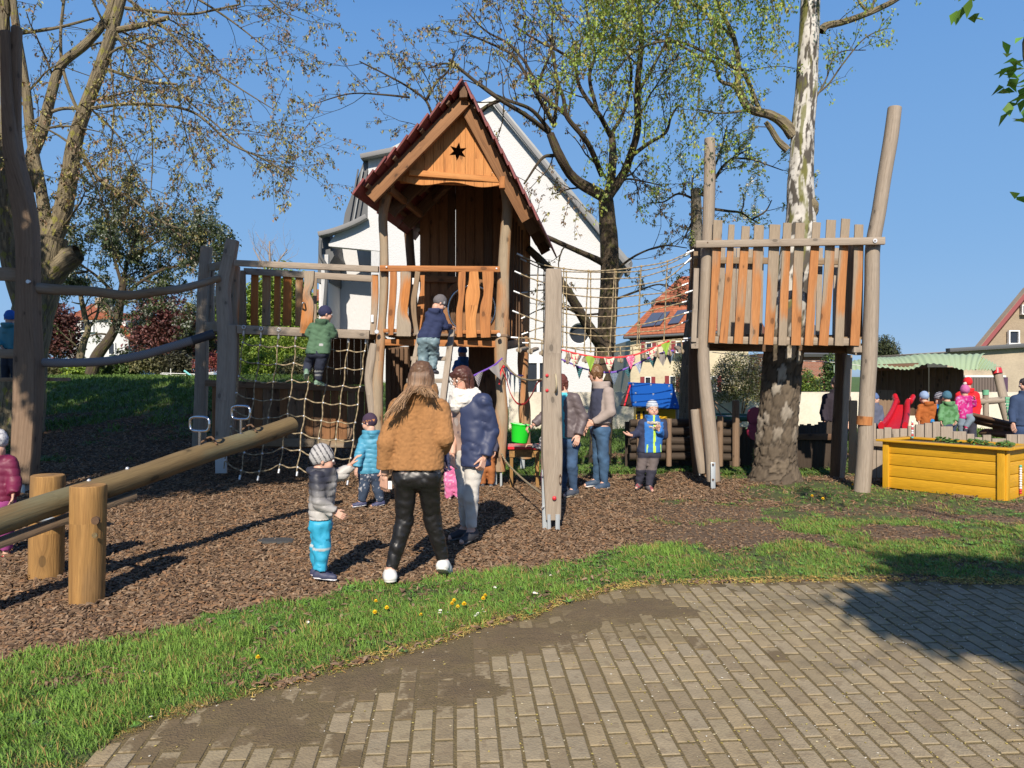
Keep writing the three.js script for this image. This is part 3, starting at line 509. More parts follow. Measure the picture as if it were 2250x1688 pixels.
  M.tileRed = std({ ...woodTex([0.2, 0.036, 0.036], [0.15, 0.026, 0.026], [0.1, 0.02, 0.018], { seed: 31 }), bumpScale: 0.002, roughness: 0.6 });
  M.tileRed2 = std({ ...woodTex([0.25, 0.05, 0.05], [0.18, 0.034, 0.034], [0.13, 0.028, 0.026], { seed: 32 }), bumpScale: 0.002, roughness: 0.6 });
  const A = slope(Le, -1), B = slope(Re, 1);
  for (const [S, E] of [[A, Le], [B, Re]]) {                  // rafters under the tiles
    const off = S.n.clone().multiplyScalar(-0.1);
    for (const t of [0.07, 0.36, 0.63, 0.93]) { const a = Rg.clone().addScaledVector(dv, t).add(off).addScaledVector(S.dir, 0.1), b = E.clone().addScaledVector(dv, t).add(off).addScaledVector(S.dir, -0.1); part('rafter', board(a, b, 0.17, 0.06, S.n), t < 0.1 ? M.wallWood : M.darkWood, T); }
    for (const s of [0.15, 0.4, 0.65, 0.9]) { const a = Rg.clone().lerp(E, s).addScaledVector(S.n, -0.005); part('roof_batten', board(a.clone().addScaledVector(dv, 0.02), a.clone().addScaledVector(dv, 0.98), 0.06, 0.03, S.dir), M.darkWood, T); }
  }
  part('ridge_beam', board(Rg.clone().addScaledVector(dv, 0.02).add(V(0, -0.08, 0)), Rg.clone().addScaledVector(dv, 0.98).add(V(0, -0.08, 0)), 0.1, 0.14), M.darkWood, T);
  // gable boards with a star cut through them
  const gd = 10.16, gm = (u, v) => { const p = P(...q(u, v), gd); return [p.x, p.y]; };
  const edgeL = (u) => { const t = (u - 700) / (1285 - 700); return lerp(880, 345, clamp(t, 0, 1)); }, edgeR = (u) => lerp(345, 940, clamp((u - 1285) / (1570 - 1285), 0, 1));
  const topAt = (u) => (u < 1285 ? edgeL(u) : edgeR(u)) - 10, botAt = (u) => { const k = (u - 800) / 250; return 928 + 16 * Math.sin(k * Math.PI * 1.05) + (u - 800) * 0.035; };
  const cuts = [690, 775, 855, 930, 1005, 1085, 1172, 1262, 1335, 1412, 1480, 1560], ev = new Evaluator(); ev.useGroups = false;
  const starPts = Array.from({ length: 12 }, (_, i) => { const a = -Math.PI / 2 + 0.12 + i * Math.PI / 6, r = i % 2 ? 35 : 78; return gm(1203 + Math.cos(a) * r, 678 + Math.sin(a) * r * 0.98); });
  for (let i = 0; i < cuts.length - 1; i++) {
    const a = cuts[i] + 1.2, b = cuts[i + 1] - 1.2, ps = []; 
    for (let k = 0; k <= 6; k++) { const u = lerp(a, b, k / 6); ps.push(gm(u, botAt(u))); }
    for (let k = 6; k >= 0; k--) { const u = lerp(a, b, k / 6); ps.push(gm(u, topAt(u))); }
    let g = prism(ps, -gd - 0.015 + rr(-0.003, 0.003), -gd + 0.015);
    if (b > 1120 && a < 1290) { const br = new Brush(g), st = new Brush(prism(starPts, -gd - 0.3, -gd + 0.3)); br.updateMatrixWorld(); st.updateMatrixWorld(); g = ev.evaluate(br, st, SUBTRACTION).geometry; g = g.index ? g.toNonIndexed() : g; g.computeVertexNormals(); }
    part('gable_board', uvPlanar(g), M.gableWood, T);
  }
  part('star_backing', prism([gm(1090, 560), gm(1320, 560), gm(1320, 800), gm(1090, 800)], -gd - 0.3, -gd - 0.28), M.darkWood, T);
  part('collar_beam', board(P(...q(808, 846), gd - 0.05), P(...q(1535, 905), gd + 0.0), 0.078, 0.05, UP), M.gableWood, T);
  part('tie_beam', board(P(...q(735, 905), gd + 0.08), P(...q(1580, 935), gd + 0.12), 0.08, 0.07, UP), M.orangeWood, T);
  part('beam_end', board(P(...q(1560, 880), gd - 0.03), P(...q(1560, 975), gd - 0.03), 0.075, 0.07), M.orangeWood, T);
  part('brace', board(P(...q(645, 975), 10.2), P(...q(900, 1185), 11.4), 0.09, 0.06, UP), M.wallWood, T);
  part('brace', board(P(...q(830, 1060), 12), P(...q(980, 920), 10.6), 0.08, 0.06, UP), M.darkWood, T);
  part('brace', board(P(...q(930, 1130), 12.1), P(...q(1110, 960), 11), 0.08, 0.06, UP), M.darkWood, T);
}
// ── ladder ──
{
  const T = thing('ladder', 'grey wooden ladder leaning up to the opening in the tower rail', 'ladder', onGround(-1.05, -9.4));
  part('stringer', board(P(922, 736, 10.3), P(872, 1000, 9.0), 0.055, 0.1, RIGHT), M.greyWood, T);
  part('stringer', board(P(993, 729, 10.3), P(960, 985, 9.0), 0.075, 0.1, RIGHT), M.greyWood, T);
  for (let i = 0; i < 5; i++) { const t = (i + 0.45) * 0.2 * 0.92, v = lerp(736, 1000, t + 0.1), d = lerp(10.3, 9.0, t + 0.1); const s = 10.3 / d; part('rung', board(P(lerp(912, 864, t + 0.1), v + 4, d - 0.05), P(lerp(998, 968, t + 0.1), v + 4, d - 0.05), 0.055, 0.12, UP), M.greyWood, T); }
}
// ───────────────────────── left platform and its rail ─────────────────────────
const deckL = thing('side_platform', 'grey wooden side platform with slatted back rail left of the tower', 'platform', onGround(-3.1, -11.2));
{
  const T = deckL, z = (u, v) => [400 + u * 0.2411, 500 + v * 0.2411];
  part('post', post([[499, 524, 527], [489, 516, 575], [476, 505, 635], [479, 508, 700], [480, 510, 780], [476, 503, 900], [475, 500, 975]], 10.6, { n: 20, sq: true, deep: 0.8 }), M.greyWood, T);
  part('post', post([[500, 523, 714], [501, 524, 780], [497, 519, 900], [492, 512, 975]], 10.58, { n: 10, sq: true, deep: 0.8 }), M.greyWood, T);
  part('steel_foot', board(P(486, 965, 10.55), P(486, 1040, 10.55), 0.16, 0.03), M.galv, T);
  part('post', post([[443, 465, 543], [438, 461, 600], [433, 457, 700], [430, 455, 850], [424, 450, 985]], 12.4, { n: 14, sq: true, deep: 0.8 }), M.greyWood, T);
  part('post', post([[457, 470, 590], [458, 470, 720]], 12.5, { n: 4, sq: true }), M.greyWood, T);
  part('post', post([[511, 526, 585], [508, 524, 650], [505, 522, 715]], 10.9, { n: 6, sq: true }), M.mixWood, T);
  part('post', post([[523, 538, 595], [524, 540, 715]], 12.0, { n: 4, sq: true }), M.greyWood2, T);
  part('handrail', board(...pl(516, 578, 10.5, 832, 592, 10.32), 0.082, 0.06, UP), M.greyWood, T);
  part('handrail', board(...pl(536, 596, 12.1, 820, 613, 12.15), 0.1, 0.05, UP), M.greyWood, T);
  part('handrail', board(...pl(462, 588, 12.35, 490, 583, 10.9), 0.12, 0.06, UP), M.greyWood2, T);
  part('edge_beam', board(...pl(523, 724, 10.5, 812, 736, 10.4), 0.115, 0.07, UP), M.greyWood, T);
  part('edge_beam', board(...pl(470, 722, 12.3, 840, 735, 12.2), 0.12, 0.07, UP), M.brownGrey, T);
  part('edge_beam', board(...pl(452, 717, 12.4, 490, 718, 10.6), 0.14, 0.09, UP), M.greyWood2, T);
  for (let i = 0; i < 12; i++) { const t = (i + 0.5) / 12, d = lerp(10.48, 12.2, t); const a = P(lerp(522, 500, t), 715, d), b = P(lerp(835, 850, t), 715, d); a.y = 2.235; b.y = 2.13; part('deck_board', board(a, b, 0.132, 0.035, FWD), M.greyWood2, T); }
  for (const [a, b] of [[552, 568], [577, 595], [603, 617], [623, 641], [650, 666]]) part('picket', board(...pl((a + b) / 2, 597, 12.16, (a + b) / 2 - 1.5, 716, 12.16), (b - a) / F * 12.16, 0.03), pick([M.postWood, M.mixWood2, M.postWood]), T);
  part('picket', wavy([[690, 697, 612], [688, 696, 660], [690, 696, 725]], 11, 0.03), M.greyWood2, T);
  const carved = [[668, 691, 596], [669, 689, 625], [666, 682, 645], [665, 690, 668], [662, 688, 700], [658, 683, 733]];
  part('carved_board', wavy(carved, 10.34, 0.05), M.mixWood, T);
  part('grab_handle', rope([P(664, 682, 10.35), P(665, 666, 10.2), P(671, 667, 10.35)], 0.012, 10), M.steel, T);
  part('carved_board', wavy([[817, 831, 604], [816, 831, 660], [814, 827, 715], [813, 825, 735]], 10.38, 0.05), M.mixWood, T);
  part('label_plate', board(...pl(818, 692, 10.33, 818, 708, 10.33), 0.035, 0.006), std({ color: C(0.8, 0.8, 0.8) }), T);
  // hung board wall below
  part('wall_rail', board(...pl(452, 842, 12.1, 842, 856, 12.1), 0.1, 0.06, UP), M.brownGrey, T);
  part('wall_rail', board(...pl(500, 970, 12.08, 842, 976, 12.08), 0.13, 0.06, UP), M.greyWood2, T);
  for (let i = 0; i < 20; i++) { const u = lerp(466, 838, (i + 0.5) / 20); part('wall_board', board(P(u, 846 + i * 0.5, 12.16), P(u - 1, 985, 12.16), 0.127, 0.028), pick([M.wallWood, M.wallWood, M.brownGrey, M.darkWood]), T); }
  for (let i = 0; i < 10; i++) { const u = lerp(688, 838, (i + 0.5) / 10); part('wall_board', board(P(u, 744, 12.3), P(u, 846, 12.3), 0.105, 0.028), M.darkWood, T); }
}
// ── climbing net ──
{
  const T = thing('climbing_net', 'knotted rope climbing net hanging from the side platform', 'climbing net', onGround(-2.7, -10.3));
  const tops = [[536, 722], [574, 726], [613, 728], [651, 730], [689, 733], [728, 735], [767, 737], [805, 739]], bots = [[490, 1030], [526, 1054], [566, 1056], [612, 1040], [652, 1046], [690, 1062], [726, 1064], [763, 1066]];
  const rowL = [755, 793, 837, 866, 905, 943, 1000, 1022], rowT = [0.1, 0.22, 0.34, 0.46, 0.58, 0.7, 0.82, 0.94];
  const at = (i, t) => { const [u0, v0] = tops[i], [u1, v1] = bots[i]; const k = Math.sin(t * Math.PI); return P(lerp(u0, u1, Math.pow(t, 1.15)) + k * (i < 4 ? 2 : -2), lerp(v0, v1, t), lerp(10.44, 10.36, t) + 0.12 * k); };
  for (let i = 0; i < 8; i++) {
    part('rope', rope(Array.from({ length: 14 }, (_, k) => at(i, k / 13).add(V(0.012 * Math.sin(k * 2.1 + i), 0, 0))), 0.0095, 40), M.rope, T);
    const a = at(i, 0); part('eyelet', new THREE.TorusGeometry(0.022, 0.007, 6, 14).translate(a.x, a.y + 0.02, a.z + 0.01), M.bolt, T); part('ferrule', sweep([at(i, 0.015), at(i, 0.05)], round(0.03, 0.03, 8)), M.bolt, T);
    if (i > 0) part('ferrule', sweep([at(i, 0.97), at(i, 1)], round(0.032, 0.032, 8)), M.bolt, T);
  }
  for (const t of rowT) { const ps = []; for (let i = 0; i < 8; i++) { ps.push(at(i, t)); if (i < 7) ps.push(at(i, t).lerp(at(i + 1, t), 0.5).add(V(0, -0.022, 0.01))); } part('rope', rope(ps, 0.0095, 60), M.rope, T); part('knots', Array.from({ length: 8 }, (_, i) => ball(at(i, t), 0.017, 7)), M.bolt, T); }
}
// ───────────────────────── right platform round the birch ─────────────────────────
const deckR = thing('tree_platform', 'raised platform with upright pickets built round the birch trunk', 'platform', onGround(3.7, -11.2));
{
  const T = deckR, z = (u, v) => [1480 + u * 0.2411, 460 + v * 0.2411];
  part('post', post([[1548, 1571, 304], [1547, 1572, 380], [1545, 1570, 460], [1543, 1567, 532], [1538, 1562, 640], [1533, 1558, 760], [1535, 1561, 830], [1540, 1570, 900], [1548, 1578, 980], [1553, 1583, 1058]], 10.6, { n: 30, wob: 0.08 }), M.greyWood, T);
  part('post', post([[1952, 1981, 236], [1943, 1974, 300], [1930, 1960, 380], [1916, 1946, 470], [1903, 1934, 540], [1901, 1932, 620], [1898, 1930, 700], [1893, 1926, 800], [1888, 1920, 900], [1884, 1917, 1000], [1877, 1911, 1082]], 10.28, { n: 34, wob: 0.06 }), M.greyWood, T);
  part('wood_band', sweep([P(1901, 915, 10.28), P(1900, 934, 10.28)], round(0.212, 0.212, 20), RIGHT, { crease: 0.8 }), M.orangeWood, T);
  part('post', post([[1518, 1540, 545], [1516, 1539, 700], [1512, 1545, 900], [1522, 1556, 1040]], 11.9, { n: 14 }), M.darkWood, T);
  part('post', post([[1517, 1536, 900], [1520, 1540, 940], [1527, 1549, 1000], [1534, 1552, 1040]], 10.75, { n: 10, wob: 0.1 }), M.greyWood, T);
  part('post', post([[1836, 1862, 765], [1834, 1858, 860], [1828, 1852, 960], [1824, 1850, 1062]], 11.6, { n: 12 }), M.darkWood, T);
  part('post', post([[1858, 1873, 780], [1853, 1870, 850], [1850, 1862, 950], [1845, 1856, 1058]], 11.4, { n: 12, deep: 0.4, sq: true }), M.greyWood, T);
  part('post', post([[1866, 1884, 880], [1864, 1882, 1040]], 10.9, { n: 4, sq: true, deep: 0.3 }), M.greyWood2, T);
  part('steel_foot', board(P(1567, 1016, 10.48), P(1567, 1076, 10.48), 0.065, 0.012), M.galv, T);
  for (const v of [1021, 1054]) part('bolt', disc(P(1567, v, 10.46), FWD, 0.013, 0.02), M.darkWood, T);
  part('steel_foot', board(P(1534, 1003, 10.75), P(1537, 1045, 10.75), 0.012, 0.05), M.galv, T);
  part('handrail', board(...pl(1529, 537, 10.45, 1944, 529.5, 10.12), 0.098, 0.06, UP), M.greyWood, T);
  for (const [u, v, d] of [[1555, 533, 10.41], [1923, 529, 10.1]]) { part('washer', disc(P(u, v, d), FWD, 0.028, 0.012), std({ color: C(0.7, 0.72, 0.74), metalness: 0.3, roughness: 0.4 }), T); part('bolt', disc(P(u, v, d - 0.01), FWD, 0.009, 0.012), M.darkWood, T); }
  const top = [[405, 85, 100], [530, 55, 140], [660, 75, 155], [780, 90, 145], [925, 100, 140], [1038, 75, 125], [1155, 85, 125], [1305, 75, 120], [1437, 88, 98], [1570, 80, 88], [1690, 80, 140]], bot = [[345, 60, 1215], [452, 75, 1220], [590, 82, 1225], [730, 82, 1230], [865, 85, 1235], [992, 75, 1240], [1115, 88, 1240], [1232, 80, 1242], [1365, 85, 1242], [1508, 80, 1243], [1650, 85, 1243]];
  top.forEach(([x, w, v], i) => {
    const [x2, w2, v2] = bot[i], d = lerp(10.53, 10.22, x / 1800), a = z(x, v), b = z(x2, v2), slant = rr(-3, 3), mid = z(lerp(x, x2, 0.5) + rr(-8, 8), lerp(v, v2, 0.5)), k = 0.2411 / 2;
    part('picket', wavy([[a[0] - w * k, a[0] + w * k, a[1]], [mid[0] - (w + w2) * k / 2 * 1.02, mid[0] + (w + w2) * k / 2 * 1.02, mid[1]], [b[0] - w2 * k, b[0] + w2 * k, b[1]]], d, 0.028, 8, { vo: 0, uo: rr(0, 3) }), pick(M.picketWood), T);
  });
  part('edge_beam', board(...pl(1553, 747, 10.6, 1890, 752, 10.3), 0.1, 0.07, UP), M.greyWood, T);
  part('edge_beam', board(...pl(1532, 742, 12.2, 1870, 745, 11.95), 0.12, 0.07, UP), M.darkWood, T);
  part('edge_beam', board(...pl(1527, 755, 10.5, 1524, 748, 12), 0.14, 0.1, UP), M.greyWood, T);
  part('edge_beam', board(...pl(1888, 768, 10.5, 1840, 762, 12), 0.16, 0.1, UP), M.greyWood, T);
  part('beam_end', board(...pl(1882, 760, 10.3, 1882, 775, 10.3), 0.11, 0.1), M.greyWood, T);
  part('cross_beam', board(...pl(1545, 762, 11.3, 1890, 768, 11.1), 0.12, 0.08, UP), M.darkWood, T);
  for (let i = 0; i < 12; i++) { const t = (i + 0.5) / 12, d = lerp(10.58, 12.1, t), a = P(lerp(1556, 1545, t), 740, d), b = P(lerp(1893, 1868, t), 742, d - 0.25); a.y = 2.075; b.y = 2.06; const mid = a.clone().lerp(b, 0.38); if (t > 0.15 && t < 0.85) { part('deck_board', board(a, a.clone().lerp(b, 0.33), 0.115, 0.035, FWD), M.greyWood2, T); part('deck_board', board(a.clone().lerp(b, 0.66), b, 0.115, 0.035, FWD), M.greyWood2, T); } else part('deck_board', board(a, b, 0.115, 0.035, FWD), M.greyWood2, T); }
  // pickets of the back and side rails
  for (const [u, w, t0] of [[1587, 14, 545], [1608, 20, 545], [1625, 12, 545], [1648, 20, 548], [1662, 14, 548], [1674, 9, 545], [1802, 12, 545], [1838, 10, 545]]) part('picket', board(P(u, t0, 12.1), P(u - 4, 742, 12.1), w / F * 12.1, 0.028), M.greyWood, T);
  part('handrail', board(...pl(1540, 572, 12.05, 1860, 575, 11.9), 0.1, 0.05, UP), M.greyWood2, T);
  for (let i = 0; i < 5; i++) { const t = (i + 0.3) / 5, d = lerp(10.5, 12, t); part('picket', board(P(lerp(1893, 1856, t), 500, d).setY(3.5 + rr(-0.05, 0.1)), P(lerp(1890, 1850, t), 745, d).setY(2.05), 0.15, 0.028, FWD), M.darkWood, T); }
  for (let i = 0; i < 3; i++) { const t = (i + 0.5) / 3, d = lerp(10.7, 11.7, t); part('picket', board(P(1529, 500, d).setY(2.05), P(1529, 590, d).setY(2.95), 0.12, 0.03, FWD), M.greyWood, T); }
  part('side_board', board(...pl(1530, 590, 10.5, 1524, 752, 10.5), 0.07, 0.05), M.greyWood, T);
  // tin strip under the rail
  part('rail_support', board(...pl(1529, 560, 10.7, 1527, 590, 11.9), 0.1, 0.06, UP), M.greyWood2, T);
}
// ───────────────────────── rope bridge ─────────────────────────
{
  const T = thing('rope_bridge', 'sagging rope bridge with net sides between tower and tree platform', 'rope bridge', onGround(1.3, -11.5));
  const zz = (u, v) => [1100 + u * 0.217, 540 + v * 0.217];
  const mk = (rows, cols, d, tied) => {
    const lines = rows.map((r) => new THREE.CatmullRomCurve3(r.map(([u, v]) => P(...zz(u, v), d + 0.0)), false, 'centripetal'));
    lines.forEach((c, i) => part('rope', sweep(c.getPoints(36), round(0.02, 0.02, 6), FWD, { us: 10, vs: 6 }), M.rope, T));
    const xAt = (c, u) => { let a = 0, b = 1; const X = P(...zz(u, 0), d).x; for (let i = 0; i < 24; i++) { const m = (a + b) / 2; if (c.getPoint(m).x < X) a = m; else b = m; } return c.getPoint((a + b) / 2); };
    for (const [u, k0, k1, du] of cols) { const ps = []; for (let i = k0; i <= k1; i++) ps.push(xAt(lines[i], u + du * i)); part('rope', rope(ps, 0.0092, 20), M.rope, T); part('knots', ps.map((p) => ball(p, 0.02, 7)), M.ropeKnot, T); }
    lines.forEach((c) => { for (const t of [0.0, 0.96]) part('ferrule', sweep([c.getPoint(t), c.getPoint(t + 0.04)], round(0.032, 0.032, 8), FWD), M.bolt, T); });
    return lines;
  };
  M.ropeKnot = std({ color: C(0.36, 0.27, 0.14), roughness: 0.9 });
  const near = mk([[[165, 80], [380, 180], [640, 232], [890, 255], [1155, 245], [1425, 210], [1690, 160], [1955, 45]], [[140, 260], [375, 355], [640, 415], [885, 432], [1150, 435], [1415, 395], [1685, 330], [1930, 125]], [[130, 460], [360, 548], [640, 620], [868, 632], [1135, 634], [1408, 605], [1672, 545], [1945, 455]], [[118, 660], [350, 748], [640, 820], [850, 838], [1118, 835], [1390, 806], [1660, 745], [1935, 665]], [[105, 930], [355, 945], [640, 1025], [845, 1035], [1108, 1032], [1380, 1010], [1660, 960], [1925, 938]]], [[382, 0, 4, -8], [640, 0, 4, -3], [890, 0, 4, -11], [1155, 0, 4, -12], [1425, 0, 4, -11], [1690, 0, 4, -9]], 10.95);
  const far = mk([[[200, 130], [430, 232], [660, 262], [910, 268], [1170, 270], [1420, 255], [1690, 190], [1930, 70]], [[200, 300], [440, 300], [665, 322], [915, 338], [1170, 332], [1415, 320], [1690, 240], [1930, 150]], [[205, 480], [445, 450], [680, 492], [915, 520], [1160, 525], [1415, 500], [1670, 470], [1900, 380]], [[210, 740], [435, 640], [672, 690], [910, 716], [1160, 715], [1410, 680], [1670, 620], [1900, 560]], [[215, 900], [435, 830], [670, 882], [908, 912], [1160, 912], [1408, 876], [1660, 850], [1900, 760]], [[220, 985], [440, 990], [672, 1030], [910, 1070], [1160, 1072], [1405, 1050], [1650, 1010], [1900, 960]]], [[440, 0, 5, -1], [665, 0, 5, 1], [912, 0, 5, 0], [1168, 0, 5, -2], [1414, 0, 5, -2]], 12.0);
  for (let i = 0; i < 15; i++) { const t = (i + 0.7) / 15.5, a = near[4].getPoint(t), b = far[5].getPoint(t); const dy = -0.19 + rr(-0.015, 0.015); a.y += dy; b.y += dy * 0.5; b.z = -11.8; b.x = a.x + 0.12; part('bridge_slat', board(a, b, 0.085, 0.05, RIGHT, { r: 0.018 }), M.greyWood, T); part('slat_rope', rope([near[4].getPoint(t), a.clone().add(V(0, 0.03, 0.05)), a.clone().add(V(0, -0.03, 0.06)), a.clone().add(V(0.03, -0.03, -0.02))], 0.01, 10), M.rope, T); }
}
// ───────────────────────── free-standing post ─────────────────────────
{
  const T = thing('wooden_post', 'thick grey weathered post with red caps standing in front of the bridge', 'post', onGround(0.38, -7.75));
  part('trunk', post([[1199, 1233, 592], [1197, 1235, 620], [1197, 1234, 700], [1193, 1233, 790], [1191, 1234, 900], [1191, 1236, 1000], [1196, 1233, 1090], [1199, 1232, 1142]], 7.75, { n: 30, wob: 0.04, deep: 0.85, sq: true }), M.greyWood, T);
  part('backing_plank', post([[1190, 1203, 850], [1189, 1202, 1033]], 7.85, { n: 8, sq: true, deep: 2 }), M.greyWood2, T);
  part('steel_foot', board(P(1196, 1032, 7.78), P(1198, 1166, 7.78), 0.058, 0.09), M.galv, T);
  part('steel_foot', board(P(1206, 1130, 7.7), P(1207, 1164, 7.7), 0.035, 0.05), M.galv, T);
  part('steel_foot', board(P(1225, 1130, 7.7), P(1225, 1164, 7.7), 0.045, 0.05), M.galv, T);
  for (const v of [1045, 1115]) part('bolt', disc(P(1193, v, 7.72), V(-0.6, 0, 1), 0.01, 0.03), M.bolt, T);
  for (const [u, v, r] of [[1202, 825, 0.017], [1202, 858, 0.017], [1218, 1095, 0.022]]) { const p = P(u, v, 7.66), g = new THREE.SphereGeometry(r, 14, 8); g.scale(1, 1, 0.6); part('red_cap', g.translate(p.x, p.y, p.z), M.redPlastic, T); }
  part('grab_handle', rope([P(1221, 823, 7.68), P(1221.5, 826, 7.58), P(1223, 845, 7.56), P(1222, 857, 7.6), P(1220, 862, 7.68)], 0.011, 14, 8), std({ color: C(0.45, 0.38, 0.25) }), T);
  const q = P(1218, 1060, 7.655), kn = new THREE.TorusGeometry(0.02, 0.004, 6, 16); kn.scale(0.6, 2.2, 0.5); part('knot_hole', kn.translate(q.x + 0.06, q.y + 0.03, q.z + 0.002), M.darkWood, T);
}
// ropes from tower leg to the post
solo('rope', rope([P(1102, 997, 10.55), P(1110, 1012, 10.3), P(1135, 1040, 9.6), P(1165, 1066, 8.6), P(1192, 1086, 7.86)], 0.013, 24), M.rope, 'slack rope from the foot of the tower leg down to the post', 'rope');
solo('rope', rope([P(1106, 792, 10.5), P(1120, 812, 10), P(1140, 829, 9.2), P(1165, 836, 8.5), P(1192, 834, 7.86)], 0.012, 24), M.rope, 'sagging rope at head height from the tower leg to the post', 'rope');
// ───────────────────────── seesaw ─────────────────────────
{
  const T = thing('seesaw', 'round log seesaw with chrome handles on two thick stump posts', 'seesaw', onGround(-3.05, -5.6));
  const end = P(641, 934, 7.9), piv = P(193, 1083, 5.6), dir = end.clone().sub(piv).normalize(), oth = piv.clone().addScaledVector(dir, -2.3);
  part('log', sweep(Array.from({ length: 16 }, (_, i) => oth.clone().lerp(end, i / 15).add(V(0, 0.006 * Math.sin(i * 1.3), 0))), (i, t) => round(0.172 * (1 + 0.012 * Math.sin(i * 2)), 0.172, 20, 0.015, i * 0.2), UP, { bevel: 0.012 }), M.logWood, T);
  const at = (s, h = 0.075) => { const k = end.clone().addScaledVector(dir, -s); const n = V(-dir.x * dir.y, 1 - dir.y * dir.y, -dir.z * dir.y).normalize(); return k.addScaledVector(n, h); };
  const handle = (s) => { const b = at(s), n = V(0, 1, 0), side = V().crossVectors(dir, n).normalize(), o = [], c = b.clone().addScaledVector(n, 0.18); for (let i = 0; i <= 28; i++) { const a = i / 28 * 2 * Math.PI, k = 0.34; const x = Math.sign(Math.cos(a)) * Math.pow(Math.abs(Math.cos(a)), 0.55) * 0.105, y = Math.sign(Math.sin(a)) * Math.pow(Math.abs(Math.sin(a)), 0.55) * 0.062; o.push(c.clone().addScaledVector(side, x).addScaledVector(n, y + 0.02)); } return mergeAll([sweep(o, round(0.022, 0.022, 8), FWD, { caps: false }), sweep([b, b.clone().addScaledVector(n, 0.14)], round(0.024, 0.024, 8), RIGHT), disc(b, n, 0.035, 0.012)]); };
  for (const s of [1.32, 0.78]) part('handle', handle(s), M.chrome, T);
  for (const s of [1.2, 0.66]) part('foot_hook', rope([at(s, 0.088).add(V(-0.07, 0, 0)), at(s - 0.03, 0.13), at(s, 0.088).add(V(0.07, -0.02, 0))], 0.01, 10), M.darkWood, T);
  for (const s of [2.1, 2.45, 3.6]) part('bolt', ball(at(s, 0.084), 0.016, 8), M.bolt, T);
  part('stump', post([[157, 231, 1066], [157, 230, 1140], [156, 228, 1230], [155, 226, 1322]], 5.28, { n: 10, wob: 0.02 }), M.stumpWood, T);
  part('stump', post([[71, 140, 1044], [69, 138, 1120], [67, 137, 1200], [66, 136, 1276]], 5.85, { n: 10, wob: 0.02 }), M.stumpWood, T);
  part('bolt', disc(P(210, 1144, 5.165), FWD, 0.027, 0.02), M.darkWood, T);
  part('bolt', disc(P(208, 1177, 5.165), FWD, 0.019, 0.008), M.logWood, T);
  part('support_plank', board(piv.clone().addScaledVector(dir, -0.75).add(V(0, -0.135, 0.02)), piv.clone().addScaledVector(dir, 0.42).add(V(0, -0.135, 0.02)), 0.05, 0.1, UP), M.greyWood2, T);
  part('axle', sweep([P(72, 1140, 5.75), P(210, 1150, 5.3)], round(0.045, 0.045, 10), UP), M.galv, T);
}
// ───────────────────────── left post of another platform, pole and tube rope ─────────────────────────
{
  const T = thing('forked_post', 'tall forked post in shadow at the left edge carrying the crossing', 'post', onGround(-6.3, -10));
  part('trunk', post([[3, 22, 68], [6, 28, 200], [12, 44, 330], [26, 66, 420], [38, 80, 500], [42, 82, 600], [40, 84, 700], [38, 88, 800], [36, 86, 900], [32, 80, 1000], [32, 74, 1062]], 9.9, { n: 30, sq: true, deep: 0.8 }), M.brownGrey, T);
  part('fork', post([[27, 46, 60], [26, 44, 200], [25, 45, 300], [28, 56, 380], [36, 66, 440]], 9.95, { n: 14, sq: true, deep: 0.8 }), M.brownGrey, T);
  part('steel_foot', board(P(56, 1050, 9.9), P(56, 1092, 9.9), 0.05, 0.12), M.galv, T);
  part('steel_foot', board(P(44, 1050, 9.9), P(44, 1092, 9.9), 0.03, 0.12), M.galv, T);
  part('bolt', disc(P(62, 619, 9.75), FWD, 0.024, 0.03), M.bolt, T);
  part('rail', board(...pl(-60, 600, 9.95, 44, 604, 9.95), 0.17, 0.07, UP), M.greyWood2, T);
  part('rail', board(...pl(-60, 776, 9.98, 44, 778, 9.98), 0.12, 0.07, UP), M.greyWood2, T);
  part('deck_board', board(V(-7.4, 1.5, -10.2), V(-6.35, 1.5, -10.2), 0.5, 0.05, FWD), M.greyWood2, T);
  part('deck_board', board(V(-7.4, 1.5, -10.75), V(-6.35, 1.5, -10.75), 0.5, 0.05, FWD), M.greyWood2, T);
}
{
  const a = [[70, 632, 32], [130, 637, 26], [200, 640, 24], [280, 649, 24], [340, 642, 22], [400, 634, 20], [450, 621, 18], [484, 611, 16]], dd = (i) => 9.9 + 0.09 * i;
  solo('hand_pole', sweep(curve(a.map(([u, v], i) => P(u, v, dd(i))), 30), (i, t) => { const w = lerp(24, 15, t) / F * 10.2; return round(w, w, 12, 0.06, t * 3); }, UP, { ...uvo(), bevel: 0.01 }), M.greyWood2, 'bent round pole used as handrail from the forked post', 'handrail');
  const b = [[60, 792], [100, 797], [170, 797], [230, 794], [310, 781], [380, 761], [430, 746], [470, 733]];
  const T = thing('tube_rope', 'thick grey braided rope slung between forked post and platform', 'rope', P(250, 790, 10.2));
  const pts = b.map(([u, v], i) => P(u, v, 9.9 + 0.09 * i));
  part('braid', sweep(curve(pts.slice(0, 7), 60), round(0.115, 0.115, 14), UP, { us: 14, vs: 12 }), M.greyRope, T);
  part('end_sleeve', sweep(curve(pts.slice(5), 12).slice(5), round(0.125, 0.125, 14), UP), std({ color: C(0.05, 0.05, 0.055), roughness: 0.6 }), T);
}
